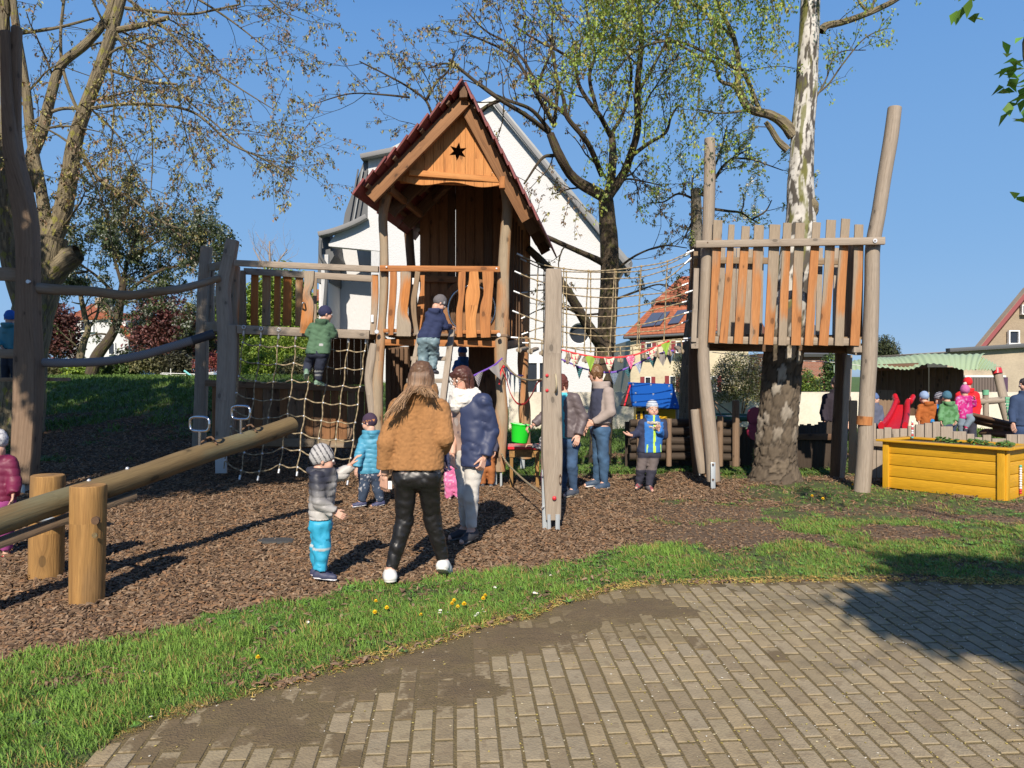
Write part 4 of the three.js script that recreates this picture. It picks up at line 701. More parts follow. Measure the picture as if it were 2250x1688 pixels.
// ───────────────────────── houses ─────────────────────────
M.render = std({ roughness: 0.95, color: C(0.6, 0.605, 0.61), bumpMap: tex(256, 256, (u, v) => 0.5 + 0.3 * noise(u * 64, v * 64, 1, 64) + 0.2 * noise(u * 128, v * 128, 2, 128), false), bumpScale: 0.01 });
M.cream = std({ roughness: 0.95, map: tex(256, 256, (u, v) => { const k = 0.92 + 0.1 * noise(u * 8, v * 8, 1, 8) + 0.06 * noise(u * 64, v * 64, 2, 64); return [0.62 * k, 0.54 * k, 0.38 * k]; }) });
M.taupe = std({ roughness: 0.95, map: tex(256, 256, (u, v) => { const k = 0.94 + 0.08 * noise(u * 8, v * 8, 1, 8) + 0.08 * noise(u * 64, v * 64, 2, 64); return [0.36 * k, 0.285 * k, 0.2 * k]; }) });
M.slate = std({ color: C(0.1, 0.105, 0.11), roughness: 0.6 });
M.slateL = std({ color: C(0.2, 0.2, 0.2), roughness: 0.7 });
M.zinc = std({ color: C(0.24, 0.25, 0.25), roughness: 0.45, metalness: 0.4 });
M.whitePaint = std({ color: C(0.78, 0.78, 0.76), roughness: 0.5 });
M.glass = std({ color: C(0.03, 0.035, 0.045), roughness: 0.08, metalness: 0.0 });
M.darkRed = std({ color: C(0.2, 0.018, 0.022), roughness: 0.6 });
const tilesRed = (() => { const row = (u, v) => { const y = (v * 16) % 1, x = ((u * 16) + 0) % 1; return { y, x }; }; return { map: tex(256, 256, (u, v) => { const { x, y } = row(u, v), k = 0.75 + 0.25 * y + 0.18 * noise(Math.floor(u * 16) * 3.1, Math.floor(v * 16) * 1.7, 2), e = y < 0.1 || x < 0.08 ? 0.72 : 1; return [0.4 * k * e, 0.125 * k * e, 0.056 * k * e]; }), bumpMap: tex(256, 256, (u, v) => { const { x, y } = row(u, v); return 0.3 + 0.4 * y + 0.3 * Math.sin(x * Math.PI); }, false), bumpScale: 0.05 }; })();
M.tiles = std({ ...tilesRed, roughness: 0.85 });
const quadUV = (p, su, sv) => { const g = new THREE.BufferGeometry(), a = []; for (const q of p) a.push(q.x, q.y, q.z); g.setAttribute('position', new THREE.Float32BufferAttribute(a, 3)); const L = p[0].distanceTo(p[1]) * su, H = p[0].distanceTo(p[p.length - 1]) * sv; g.setAttribute('uv', new THREE.Float32BufferAttribute(p.length === 4 ? [0, 0, L, 0, L, H, 0, H] : [0, 0, L, 0, L / 2, H], 2)); g.setIndex(p.length === 4 ? [0, 1, 2, 0, 2, 3] : [0, 1, 2]); g.computeVertexNormals(); return g; };
function slabQuad(p, t, su = 0.25, sv = 0.25) {                // a thick sheet from 3 or 4 corners, t along the normal, downwards
  const n = V().crossVectors(p[1].clone().sub(p[0]), p[2].clone().sub(p[0])).normalize(), q = p.map((x) => x.clone().addScaledVector(n, -t)), g = [quadUV(p, su, sv), quadUV(q.slice().reverse(), su, sv)];
  for (let i = 0; i < p.length; i++) { const j = (i + 1) % p.length; g.push(quadUV([p[i], q[i], q[j], p[j]], su, sv)); } return mergeAll(g);
}
const px2 = (l, d) => l.map(([u, v]) => { const p = P(u, v, d); return [p.x, p.y]; });
function win(T, u0, v0, u1, v1, d, { frame = M.whitePaint, bars = 0, name = 'window' } = {}) {     // a window: frame > pane
  const a = P(u0, v1, d), b = P(u1, v0, d), w = b.x - a.x, h = b.y - a.y, c = a.clone().add(b).multiplyScalar(0.5), f = Math.min(w, h) * 0.12;
  const fr = part(name, [box(c.clone().add(V(0, h / 2 - f / 2, 0.05)), w, f, 0.12), box(c.clone().add(V(0, -h / 2 + f / 2, 0.06)), w * 1.08, f, 0.18), box(c.clone().add(V(-w / 2 + f / 2, 0, 0.05)), f, h - 2 * f, 0.12), box(c.clone().add(V(w / 2 - f / 2, 0, 0.05)), f, h - 2 * f, 0.12), ...(bars ? [box(c.clone().add(V(0, 0, 0.05)), f * 0.8, h - 2 * f, 0.1)] : [])], frame, T);
  part('pane', box(c.clone().add(V(0, 0, 0.02)), w - 2 * f, h - 2 * f, 0.03), M.glass, fr); return fr;
}
{
  const D = 27, T = thing('white_house', 'tall white rendered house with steep gable and round window behind the tower', 'house', V(-1.5, 0.4, -27)), Z = -D;
  const g0 = P(1345, 905, D);
  const outline = px2([[1345, 915], [1345, 556], [1084, 228], [1000, 300], [880, 345], [809, 348], [808, 478], [790, 490], [760, 503], [738, 514], [722, 535], [722, 541], [836, 552], [836, 915]], D);
  const s = new THREE.Shape(outline.map(([x, y]) => new THREE.Vector2(x, y))), wc = P(1274, 733, D), hole = new THREE.Path(); hole.absarc(wc.x, wc.y, 0.37, 0, Math.PI * 2, true); s.holes.push(hole);
  const wall = part('wall', uvPlanar(new THREE.ExtrudeGeometry(s, { depth: 0.35, bevelEnabled: false, curveSegments: 30 }).translate(0, 0, Z - 0.35), 'x', 0.5), M.render, T);
  const rw = part('round_window', new THREE.TorusGeometry(0.36, 0.03, 8, 36).translate(wc.x, wc.y, Z - 0.24), M.whitePaint, T); part('pane', disc(V(wc.x, wc.y, Z - 0.27), FWD, 0.36, 0.03, 32), M.glass, rw);
  const bar = part('glazing_bar', box(V(wc.x, wc.y, Z - 0.22), 0.7, 0.03, 0.03), M.slate, rw);
  // roofs
  const ap = P(1084, 216, D), er = P(1384, 578, D);
  const back = V(0.6, 0, -9), fwd = V(0, 0, 0.28);
  part('roof', slabQuad([er.clone().add(fwd), er.clone().add(back), ap.clone().add(back), ap.clone().add(fwd)], 0.22), M.zinc, T);
  const el = P(860, 330, D); part('roof', slabQuad([ap.clone().add(fwd), ap.clone().add(back), el.clone().add(back), el.clone().add(fwd)], 0.2), M.zinc, T);
  part('verge_trim', board(ap.clone().add(V(0.1, -0.3, 0.3)), er.clone().add(V(-0.05, -0.25, 0.3)), 0.12, 0.05, UP), M.slateL, T);
  part('eave_end', prism(px2([[1384, 570], [1388, 582], [1382, 606], [1376, 606], [1372, 590], [1345, 560]], D), Z - 0.3, Z + 0.25), M.slate, T);
  part('coping', board(P(796, 350, D).add(V(0, 0, 0.1)), P(874, 334, D).add(V(0, 0, 0.1)), 0.16, 0.6, UP), M.slateL, T);
  // dark clad side of the wing with its curved eave
  const dorm = part('dormer', prism(px2([[799, 352], [808, 352], [808, 480], [800, 484], [753, 494], [757, 468]], D), Z - 4, Z - 0.05), M.slate, T);
  for (const u of [783, 793, 803]) part('cladding_strip', board(P(u + 4, 372, D - 0.05), P(u - 16, 486, D - 0.05), 0.05, 0.05), u === 793 ? M.zinc : M.slate, dorm);
  part('eave_trim', sweep(curve([[808, 482], [788, 493], [760, 505], [730, 515], [704, 521]].map(([u, v]) => P(u, v - 3, D + 0.0).add(V(0, 0, 0.12))), 16), rrect(0.16, 0.5, 0.02), UP, { crease: 0.6 }), M.slateL, T);
  part('gutter', prism(px2([[697, 513], [722, 512], [724, 540], [731, 560], [722, 575], [722, 620], [694, 620], [696, 560]], D), Z - 5, Z - 0.2), M.slate, T);
  part('downpipe', sweep(curve([P(706, 530, D).add(V(0, 0, 0.15)), P(707, 565, D).add(V(0, 0, 0.15)), P(716, 582, D).add(V(0, 0, 0.1)), P(719, 600, D).add(V(0, 0, 0.1)), P(712, 720, D).add(V(0, 0, 0.1)), P(712, 900, D).add(V(0, 0, 0.1))], 30), round(0.13, 0.13, 10), RIGHT), M.slate, T);
  // recessed porch
  part('pillar', box(V((P(815, 0, D).x + P(834, 0, D).x) / 2, (P(0, 548, D).y + 0) / 2, Z - 0.2), 0.3, P(0, 548, D).y, 0.36), M.render, T);
  part('porch_wall', box(V((P(700, 0, 29).x + P(930, 0, 29).x) / 2, 3.2, -29.2), P(930, 0, 29).x - P(700, 0, 29).x, 6.5, 0.3), M.render, T);
  part('side_wall', box(V(P(718, 0, D).x - 0.1, 2.9, Z - 1.1), 0.25, 5.9, 2), M.render, T);
  part('side_wall', box(V(g0.x - 0.1, 3, Z - 4.6), 0.3, 6, 8.4), M.render, T);
  part('low_wall', box(V(P(770, 0, D).x, 0.55 + (1.55 - (722 - 826) / 1680 * 27 - 1.1) / 2, Z - 0.25), P(812, 0, D).x - P(724, 0, D).x, 2.6, 0.25), M.render, T);
  win(T, 850, 590, 905, 690, D + 1.7);
  part('base_band', box(P(1090, 905, D).add(V(0, 0, 0.03)), 8.2, 0.35, 0.1), M.zinc, T);
  win(T, 1150, 790, 1215, 880, D - 0.08, { bars: 1 });
}
{
  const D = 38, T = thing('orange_roof_house', 'cream house with orange tiled hipped roof, solar panels and dark red shutters', 'house', V(11, 0.4, -38));
  const a = P(1370, 738, D), b = P(1660, 722, D + 1), r0 = P(1497, 608, D + 4), r1 = P(1625, 600, D + 4.5), c = P(1400, 736, D + 9), e = P(1690, 722, D + 10); c.y = a.y; e.y = b.y;
  part('wall', box(V((P(1388, 0, D).x + P(1650, 0, D).x) / 2, a.y / 2 - 0.3, -D - 4.4), P(1650, 0, D).x - P(1388, 0, D).x, a.y + 0.2, 8), M.cream, T);
  const rf = part('roof', slabQuad([a, b, r1, r0], 0.18), M.tiles, T); part('roof', slabQuad([c, a, r0], 0.18), M.tiles, T); part('roof', slabQuad([b, e, r1], 0.18), M.tiles, T); part('roof', slabQuad([e, c, r0, r1], 0.18), M.tiles, T);
  part('gutter', sweep([a.clone().add(V(0, -0.1, 0.05)), b.clone().add(V(0, -0.1, 0.05))], round(0.14, 0.14, 8), UP), M.slate, T);
  const n = V().crossVectors(b.clone().sub(a), r0.clone().sub(a)).normalize(), at = (u, v) => { const o = V(0, EYE, 0), d = P(u, v, 1).sub(o), t = a.clone().sub(o).dot(n) / d.dot(n); return o.addScaledVector(d, t).addScaledVector(n, 0.12); };
  const sp = std({ color: C(0.07, 0.09, 0.14), roughness: 0.15 });
  for (const q of [[[1408, 722], [1436, 719], [1457, 690], [1432, 692]], [[1438, 719], [1450, 717], [1472, 688], [1458, 690]], [[1466, 716], [1490, 713], [1510, 684], [1488, 686]]]) part('solar_panel', slabQuad(q.map(([u, v]) => at(u, v)), 0.06), sp, rf);
  const dm = part('dormer', box(P(1478, 678, D + 2.2).add(V(0, 0, -1.2)), 1.35, 1.3, 2.6), M.cream, T); part('pane', box(P(1472, 678, D + 2.15).add(V(0, 0, 0.1)), 0.62, 0.75, 0.06), M.glass, dm);
  part('dormer_roof', slabQuad([P(1440, 660, D + 1.7), P(1514, 656, D + 1.7), P(1516, 606, D + 4.4), P(1490, 612, D + 4.4)], 0.14), M.tiles, T);
  for (const [u0, u1, v0, v1] of [[1418, 1432, 752, 778], [1484, 1498, 750, 776], [1416, 1430, 828, 848], [1470, 1484, 826, 866], [1560, 1575, 826, 866]]) { win(T, u0, v0, u1, v1, D - 0.02); for (const s of [-1, 1]) { const cc = P(s < 0 ? u0 - 5 : u1 + 5, (v0 + v1) / 2, D - 0.05); part('shutter', box(cc.add(V(0, 0, 0.05)), 0.2, (v1 - v0) / F * D, 0.05), M.darkRed, T); } }
}
{
  const D = 36, T = thing('brick_outbuilding', 'low red-brown brick building with dark roof behind the birch platform', 'building', V(14.2, 0.4, -36));
  const brick = std({ map: tex(256, 256, (u, v) => { const rI = Math.floor(v * 32), y = (v * 32) % 1, x = (u * 12 + (rI & 1) * 0.5) % 1, m = y < 0.16 || x < 0.06, k = 0.8 + 0.25 * h3(Math.floor(u * 12 + (rI & 1) * 0.5), rI, 1); return m ? [0.3, 0.26, 0.22] : [0.3 * k, 0.105 * k, 0.06 * k]; }), roughness: 0.95 });
  part('wall', uvPlanar(prism(px2([[1700, 900], [1822, 900], [1822, 775], [1700, 775]], D), -D - 4, -D), 'x', 0.5), brick, T);
  part('roof', slabQuad([P(1695, 778, D - 0.3), P(1836, 778, D - 0.3), P(1782, 702, D + 3), P(1730, 702, D + 3)], 0.15), M.slate, T);
  part('roof', slabQuad([P(1836, 778, D - 0.3), P(1836, 778, D - 0.3).add(V(1, 0, -7)), P(1782, 702, D + 3)], 0.15), M.slate, T);
  win(T, 1788, 832, 1810, 868, D - 0.05, { frame: M.darkRed, bars: 1 });
}
{
  const D = 34, T = thing('gable_house', 'taupe rendered house with steep gable at the right edge', 'house', V(23.5, 0.5, -35));
  part('wall', uvPlanar(prism(px2([[2150, 900], [2150, 766], [2262, 630], [2372, 766], [2372, 900]], D), -D - 0.4, -D), 'x', 0.3), M.taupe, T);
  const ap = P(2262, 622, D), l = P(2144, 766, D); part('roof', slabQuad([l.clone().add(V(0, 0, 0.25)), l.clone().add(V(8, 0, -9.4)), ap.clone().add(V(8, 0, -9.4)), ap.clone().add(V(0, 0, 0.25))].reverse(), 0.16), M.darkRed, T);
  const rr2 = P(2380, 766, D); part('roof', slabQuad([rr2.clone().add(V(0, 0, 0.25)), rr2.clone().add(V(8, 0, -9.4)), ap.clone().add(V(8, 0, -9.4)), ap.clone().add(V(0, 0, 0.25))], 0.16), M.darkRed, T);
  win(T, 2214, 726, 2238, 757, D - 0.1); win(T, 2243, 670, 2262, 692, D - 0.1);
}
{
  const D = 29, T = thing('flat_garage', 'beige flat-roofed garage with a brown slatted door below the gable house', 'garage', V(19.5, 0.4, -30));
  part('wall', uvPlanar(prism(px2([[2082, 905], [2082, 774], [2330, 758], [2330, 905]], D), -D - 6, -D), 'x', 0.3), M.cream.clone(), T).material.color.setRGB(0.75, 0.72, 0.75);
  part('roof_edge', board(P(2078, 770, D).add(V(0, 0, 0.15)), P(2334, 753, D).add(V(0, 0, 0.15)), 0.14, 0.3, UP), M.slate, T);
  const dr = part('garage_door', box(P(2162, 858, D).add(V(0, 0, 0.02)), 1.35, 1.0, 0.08), std({ color: C(0.13, 0.1, 0.085) }), T);
  for (let i = 0; i < 12; i++) part('door_slat', box(P(2126 + i * 6.4, 858, D).add(V(0, 0, 0.075)), 0.09, 0.96, 0.03), std({ color: C(0.15, 0.115, 0.1) }), dr);
  part('door_frame', box(P(2162, 827, D).add(V(0, 0, 0.06)), 1.55, 0.07, 0.1), M.whitePaint, T);
  part('door_pier', box(P(2208, 858, D).add(V(0, 0, 0.03)), 0.16, 1.0, 0.07), std({ color: C(0.09, 0.05, 0.09) }), T);
}
{
  const D = 46, T = thing('small_white_house', 'small white house with orange roof beyond the mound on the left', 'house', V(-24.5, 1.2, -46));
  part('wall', uvPlanar(prism(px2([[148, 830], [148, 697], [202, 694], [232, 694], [282, 748], [282, 830]], D), -D - 7, -D), 'x', 0.4), M.render, T);
  part('roof', slabQuad([P(146, 698, D - 0.3), P(238, 694, D - 0.3), P(208, 668, D + 2.5), P(200, 668, D + 2.5)], 0.2), M.tiles, T);
  part('roof', slabQuad([P(226, 688, D - 0.3), P(288, 750, D - 0.3), P(288, 750, D - 0.3).add(V(0, 0, -8)), P(226, 688, D - 0.3).add(V(0, 0, -8))].reverse(), 0.25), M.tiles, T);
  part('chimney', box(P(230, 678, D + 2), 0.8, 1.3, 0.8), M.taupe, T); part('skylight', box(P(275, 717, D + 0.5).add(V(0.15, 0.15, 0)), 0.25, 0.35, 1), M.whitePaint, T);
  win(T, 177, 703, 206, 730, D - 0.05, { bars: 1 }); win(T, 239, 753, 254, 780, D - 0.05);
}
{
  const D = 60, T = thing('far_barn', 'distant low roof glimpsed through the platform rail', 'house', V(-13, 1.3, -60));
  part('wall', prism(px2([[690, 800], [690, 655], [722, 655], [722, 800]], D), -D - 4, -D), M.taupe, T); part('roof', slabQuad([P(684, 656, D - 0.3), P(726, 656, D - 0.3), P(726, 636, D + 3), P(690, 636, D + 3)], 0.2), M.tiles, T);
}
// ───────────────────────── garden wall, fences ─────────────────────────
solo('garden_wall', uvPlanar(new THREE.BoxGeometry(13.5, 1.35, 0.25).translate(P(1685, 0, 20).x, 0.45, -20), 'x', 0.4), std({ roughness: 0.95, map: tex(256, 256, (u, v) => { const k = 0.9 + 0.12 * noise(u * 8, v * 8, 3, 8) + 0.06 * noise(u * 64, v * 64, 1, 64); return [0.72 * k, 0.66 * k, 0.54 * k]; }) }), 'long low cream garden wall in the sun behind the dark fence', 'wall');
{
  const T = thing('palisade_fence', 'dark brown board fence behind the birch, shade put into its colour', 'fence', onGround(4.4, -12.7));
  for (let i = 0; i < 32; i++) { const u = lerp(1378, 1660, i / 31), d = 12.9, v = 925 + rr(-6, 10) + (u > 1560 ? 10 : 0); part('board', board(P(u, v, d), P(u, 1035, d), 0.072, 0.04), M.shadedDarkWood, T); }
  for (let i = 0; i < 14; i++) { const u = lerp(1738, 1842, i / 13), d = 12.6, v = 935 - i * 0.8 + rr(-5, 5); part('board', board(P(u, v, d), P(u, 1046, d), 0.062, 0.03), M.shadedDarkWood, T); }
  part('rail', board(...pl(1380, 1040, 12.8, 1850, 1046, 12.5), 0.12, 0.06, UP), M.shadedDarkWood, T);
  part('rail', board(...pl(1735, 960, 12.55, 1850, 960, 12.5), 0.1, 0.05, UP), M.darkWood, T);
}
{
  const T = thing('log_stack_wall', 'low wall of stacked round logs behind the boy in blue', 'log wall', onGround(2.5, -12.2));
  [930, 950, 968, 986, 1004].forEach((v, i) => part('log', sweep([P(1385 + rr(-3, 3), v, 12.2), P(1500, v + rr(-2, 2), 12.2), P(1612 + rr(-4, 4), v + 1, 12.2)], round(0.125, 0.125, 12, 0.04, i), UP, { bevel: 0.01, ...uvo() }), M.shadedDarkWood, T));  // logs drawn near-black: their shade is in the wood tone
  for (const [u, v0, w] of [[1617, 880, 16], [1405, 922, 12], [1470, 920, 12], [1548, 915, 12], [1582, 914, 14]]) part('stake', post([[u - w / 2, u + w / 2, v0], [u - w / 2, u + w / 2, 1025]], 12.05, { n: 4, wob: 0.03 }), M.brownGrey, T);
}
{
  const T = thing('picket_palisade', 'low weathered palisade of uneven boards behind the yellow planter', 'fence', onGround(6.5, -11.7)), z = (u, v) => [1800 + u * 0.217, 640 + v * 0.217];
  for (const [a, b, v] of [[525, 573, 1335], [577, 650, 1395], [655, 730, 1380], [733, 810, 1395], [815, 890, 1390], [896, 968, 1365], [972, 1060, 1350], [1066, 1140, 1335], [1145, 1223, 1322], [1226, 1350, 1370], [1354, 1488, 1420], [1492, 1568, 1445], [1573, 1650, 1480], [1654, 1740, 1455], [1746, 1888, 1492], [1893, 2000, 1450], [2004, 2090, 1450], [2094, 2180, 1440]]) {
    const [u0, y] = z(a, v), u1 = z(b, v)[0], d = 11.7; part('board', board(P((u0 + u1) / 2, y, d), P((u0 + u1) / 2 + rr(-1, 1), 1052, d), (u1 - u0 - 0.8) / F * d, 0.035), M.greyWood, T); }
  part('rail', board(...pl(1905, 972, 11.62, 1965, 976, 11.6), 0.1, 0.05, UP), M.greyWood2, T);
}
// ───────────────────────── yellow planter ─────────────────────────
{
  const A = P(1945, 1071, 10.6), B = P(2207, 1103, 9.4), n = V(A.z - B.z, 0, B.x - A.x); n.set(B.z - A.z, 0, -(B.x - A.x)).normalize(); // away from the camera
  const dep = 0.72, base = Math.min(A.y, B.y) - 0.02, H = 0.64, yA = A.y, yB = B.y; A.y = B.y = 0;
  const yellow = (s) => std({ roughness: 0.55, ...(() => { const w = woodTex([0.66, 0.36, 0.018], [0.62, 0.325, 0.014], [0.56, 0.28, 0.012], { seed: s, knots: 0 }); return { map: w.map, bumpMap: w.bumpMap }; })(), bumpScale: 0.001 });
  const Y = [yellow(71), yellow(72)];
  const T = thing('yellow_planter', 'yellow painted wooden raised bed with strawberry plants beside the tree platform', 'raised bed', V((A.x + B.x) / 2, 0, (A.z + B.z) / 2));
  const Bk = B.clone().addScaledVector(n, dep), Ak = A.clone().addScaledVector(n, dep), yAt = (t, k) => lerp(yA, yB, t) + k * H;
  const ab = B.clone().sub(A).normalize();
  for (let i = 0; i < 4; i++) {
    const k = (i + 0.5) / 4, h = H / 4 - 0.007;
    part('plank', board(V(A.x, yAt(0, k), A.z), V(B.x, yAt(1, k), B.z), h, 0.025, UP), Y[i & 1], T);
    part('plank', board(V(B.x, yAt(1, k), B.z).addScaledVector(n, 0.02), V(Bk.x, yAt(1, k), Bk.z), h, 0.025, UP), Y[1 - (i & 1)], T);
    part('plank', board(V(A.x, yAt(0, k), A.z).addScaledVector(n, 0.02), V(Ak.x, yAt(0, k), Ak.z), h, 0.025, UP), Y[1 - (i & 1)], T);
    part('plank', board(V(Ak.x, yAt(0, k), Ak.z), V(Bk.x, yAt(1, k), Bk.z), h, 0.025, UP), Y[i & 1], T);
  }
  for (const [p, t, o] of [[A, 0, -1], [B, 1, -1], [Ak, 0, 1], [Bk, 1, 1]]) { const s = p.clone().addScaledVector(n, o * 0.024).addScaledVector(ab, t ? -0.025 : 0.025); part('corner_post', board(V(s.x, yAt(t, -0.02), s.z), V(s.x, yAt(t, 1.0), s.z), 0.085, 0.03, ab), Y[0], T); }
  { const s = B.clone().addScaledVector(ab, 0.024).addScaledVector(n, 0.03); part('corner_post', board(V(s.x, yAt(1, -0.02), s.z), V(s.x, yAt(1, 1), s.z), 0.085, 0.03, n), Y[1], T); }
  const rim = (p, q, tp, tq, w) => part('rim_board', board(V(p.x, yAt(tp, 1.02), p.z), V(q.x, yAt(tq, 1.02), q.z), w, 0.028, ab.clone().cross(UP)), Y[0], T);
  const o = (p, a, b) => p.clone().addScaledVector(ab, a).addScaledVector(n, b);
  rim(o(A, -0.09, -0.02), o(B, 0.09, -0.02), 0, 1, 0.13); rim(o(Ak, -0.09, 0.02), o(Bk, 0.09, 0.02), 0, 1, 0.13);
  part('rim_board', board(V(B.x, yAt(1, 1.02), B.z).addScaledVector(n, 0.05).addScaledVector(ab, 0.03), V(Bk.x, yAt(1, 1.02), Bk.z).addScaledVector(n, -0.05).addScaledVector(ab, 0.03), 0.13, 0.028, ab), Y[1], T);
  part('rim_board', board(V(A.x, yAt(0, 1.02), A.z).addScaledVector(n, 0.05).addScaledVector(ab, -0.03), V(Ak.x, yAt(0, 1.02), Ak.z).addScaledVector(n, -0.05).addScaledVector(ab, -0.03), 0.13, 0.028, ab), Y[1], T);
  part('soil', slabQuad([V(A.x, yAt(0, 0.98), A.z), V(B.x, yAt(1, 0.98), B.z), V(Bk.x, yAt(1, 0.98), Bk.z), V(Ak.x, yAt(0, 0.98), Ak.z)], 0.02), std({ color: C(0.06, 0.045, 0.03), roughness: 1 }), T);
  const kp = P(2069, 1034, 10.03); part('knot', disc(kp.clone().add(V(-0.02, 0, 0.02)), n.clone().negate(), 0.008, 0.006), M.darkWood, T);
  // strawberry plants
  const r = rng(77), leaf = new THREE.SphereGeometry(1, 6, 4).scale(0.02, 0.005, 0.026);
  for (const [t, s] of [[0.55, 0.25], [0.68, 0.45], [0.78, 0.3], [0.9, 0.5], [0.4, 0.5], [0.98, 0.2]]) {
    const c = o(A.clone().lerp(B, t), 0, dep * s); c.y = yAt(t, 1.0); const pt = thing('strawberry_plant', 'low green strawberry plant in the yellow raised bed', 'plant', c, 'strawberry plants');
    const L = []; for (let i = 0; i < 26; i++) { const a = r() * 6.3, d = 0.1 * Math.sqrt(r()); L.push({ p: V(Math.cos(a) * d, 0.02 + 0.06 * r(), Math.sin(a) * d), r: [r() - 0.5, a, r() - 0.5], s: 0.8 + 0.7 * r(), c: [0.06 + 0.04 * r(), 0.13 + 0.07 * r(), 0.03] }); }
    scatter('foliage', leaf, std({ roughness: 0.7 }), L, pt); part('stem', sweep([V(0, 0, 0), V(0, 0.05, 0)], round(0.01, 0.01, 5)), std({ color: C(0.1, 0.16, 0.04) }), pt, null, true);
  }
  // beaded garden sticks
  const stick = (u, v0, v1, d, label) => { const a = P(u, v1, d), b = P(u, v0, d), s = thing('garden_stick', label, 'garden stick', a.clone()); part('rod', sweep([a, b], round(0.012, 0.012, 6)), M.bolt, s); const L = a.distanceTo(b), N = Math.floor(L / 0.03); for (let i = 0; i < N; i++) part('bead', ball(a.clone().lerp(b, (i + 0.5) / N), 0.017, 8), std({ color: pick([C(0.75, 0.75, 0.75), C(0.6, 0.05, 0.06), C(0.7, 0.7, 0.72), C(0.1, 0.45, 0.4)]), roughness: 0.4 }), s); };
  stick(2005, 925, 964, 10.9, 'white and red beaded garden stick behind the planter'); stick(2243, 1022, 1086, 9.6, 'colourful beaded garden stick at the right end of the planter');
}
// ───────────────────────── play house, tables, bits ─────────────────────────
{
  const d = 14, T = thing('toy_house', 'small yellow playhouse with blue panel roof behind the boy', 'playhouse', onGround(2.6, -14.2));
  const blue = std({ color: C(0.012, 0.085, 0.36), roughness: 0.3 }), yel = std({ color: C(0.72, 0.42, 0.01), roughness: 0.45 });
  const q = [P(1389, 891, d), P(1494, 898, d), P(1478, 844, d + 0.55), P(1380, 840, d + 0.55)];
  const rf = part('roof_panel', slabQuad(q, 0.025), blue, T); part('roof_panel', slabQuad([q[3], q[2], q[2].clone().add(V(0.1, -0.42, -0.55)), q[3].clone().add(V(0, -0.42, -0.55))], 0.025), blue, T);
  const n = V().crossVectors(q[1].clone().sub(q[0]), q[3].clone().sub(q[0])).normalize();
  for (const [a, b] of [[0.08, 0.12], [0.5, 0.1], [0.92, 0.15], [0.12, 0.5], [0.5, 0.5], [0.9, 0.55], [0.1, 0.88], [0.5, 0.9], [0.9, 0.88]]) { const p = q[0].clone().lerp(q[1], a).lerp(q[3].clone().lerp(q[2], a), b).addScaledVector(n, 0.012); part('bolt', disc(p, n, 0.018, 0.02, 10), M.bolt, rf); }
  part('wall', box(P(1442, 945, d + 0.25), 0.76, 0.85, 0.04), yel, T); part('wall', box(P(1402, 945, d + 0.6), 0.04, 0.85, 0.8), yel, T);
  part('gable_panel', slabQuad([P(1362, 890, d + 0.2), P(1388, 892, d + 0.05), P(1384, 842, d + 0.5)], 0.03), std({ color: C(0.03, 0.02, 0.02) }), T);
  part('gable_trim', board(P(1372, 892, d), P(1385, 846, d + 0.4), 0.03, 0.03), M.redPlastic, T); part('window', box(P(1408, 912, d + 0.22), 0.14, 0.14, 0.03), std({ color: C(0.02, 0.02, 0.02) }), T);
  part('corner_pole', post([[1484, 1492, 895], [1484, 1492, 1020]], d + 0.1, { n: 4 }), M.zinc, T);
}
{
  const T = thing('red_table', 'low wooden table with red top beside the tower leg', 'table', onGround(0.1, -10.6)), d = 10.75, c = P(1152, 981, d);
  part('table_top', box(V(c.x, c.y, c.z), 0.46, 0.035, 0.5), M.redPlastic, T); part('apron', box(V(c.x, c.y - 0.075, c.z + 0.2), 0.42, 0.11, 0.03), M.stumpWood, T); part('apron', box(V(c.x, c.y - 0.075, c.z - 0.2), 0.42, 0.11, 0.03), M.stumpWood, T);
  for (const [a, b] of [[-1, -1], [1, -1], [-1, 1], [1, 1]]) part('leg', board(V(c.x + a * 0.18, 0, c.z + b * 0.18), V(c.x + a * 0.18, c.y - 0.02, c.z + b * 0.18), 0.045, 0.045), M.stumpWood, T);
}
{
  const d = 10.1, T = thing('green_bucket', 'bright green plastic bucket held over the red table', 'bucket', P(1142, 972, d));
  const gm = std({ color: C(0.02, 0.62, 0.03), roughness: 0.35, side: THREE.DoubleSide }), c = P(1141, 973, d), tilt = -0.12, r0 = 0.1, r1 = 0.135, h = 0.25;
  const pts = [[0, 0], [r0, 0], [r0 + 0.004, 0.01], [r1, h - 0.02], [r1 + 0.012, h - 0.015], [r1 + 0.012, h], [r1 - 0.002, h], [r0 - 0.004, 0.012], [0, 0.012]].map(([x, y]) => new THREE.Vector2(x, y));
  const g = new THREE.LatheGeometry(pts, 28); g.rotateZ(tilt); part('pail', g.translate(c.x, c.y, c.z), gm, T);
  const hd = []; for (let i = 0; i <= 12; i++) { const a = i / 12 * Math.PI; hd.push(V(Math.cos(a) * r1, 0, Math.sin(a) * 0.12).applyAxisAngle(V(0, 0, 1), tilt).add(c).add(V(0.03, h, 0))); } part('handle', rope(hd, 0.004, 14), M.whitePaint, T);
}
solo('rubber_disc', (() => { const p = G(606, 1194); return new THREE.CylinderGeometry(0.17, 0.175, 0.02, 24).scale(1, 1, 0.55).translate(p.x, p.y + 0.025, p.z); })(), std({ color: C(0.06, 0.06, 0.058) }), 'flat dark grey disc lying in the bark mulch', 'disc');
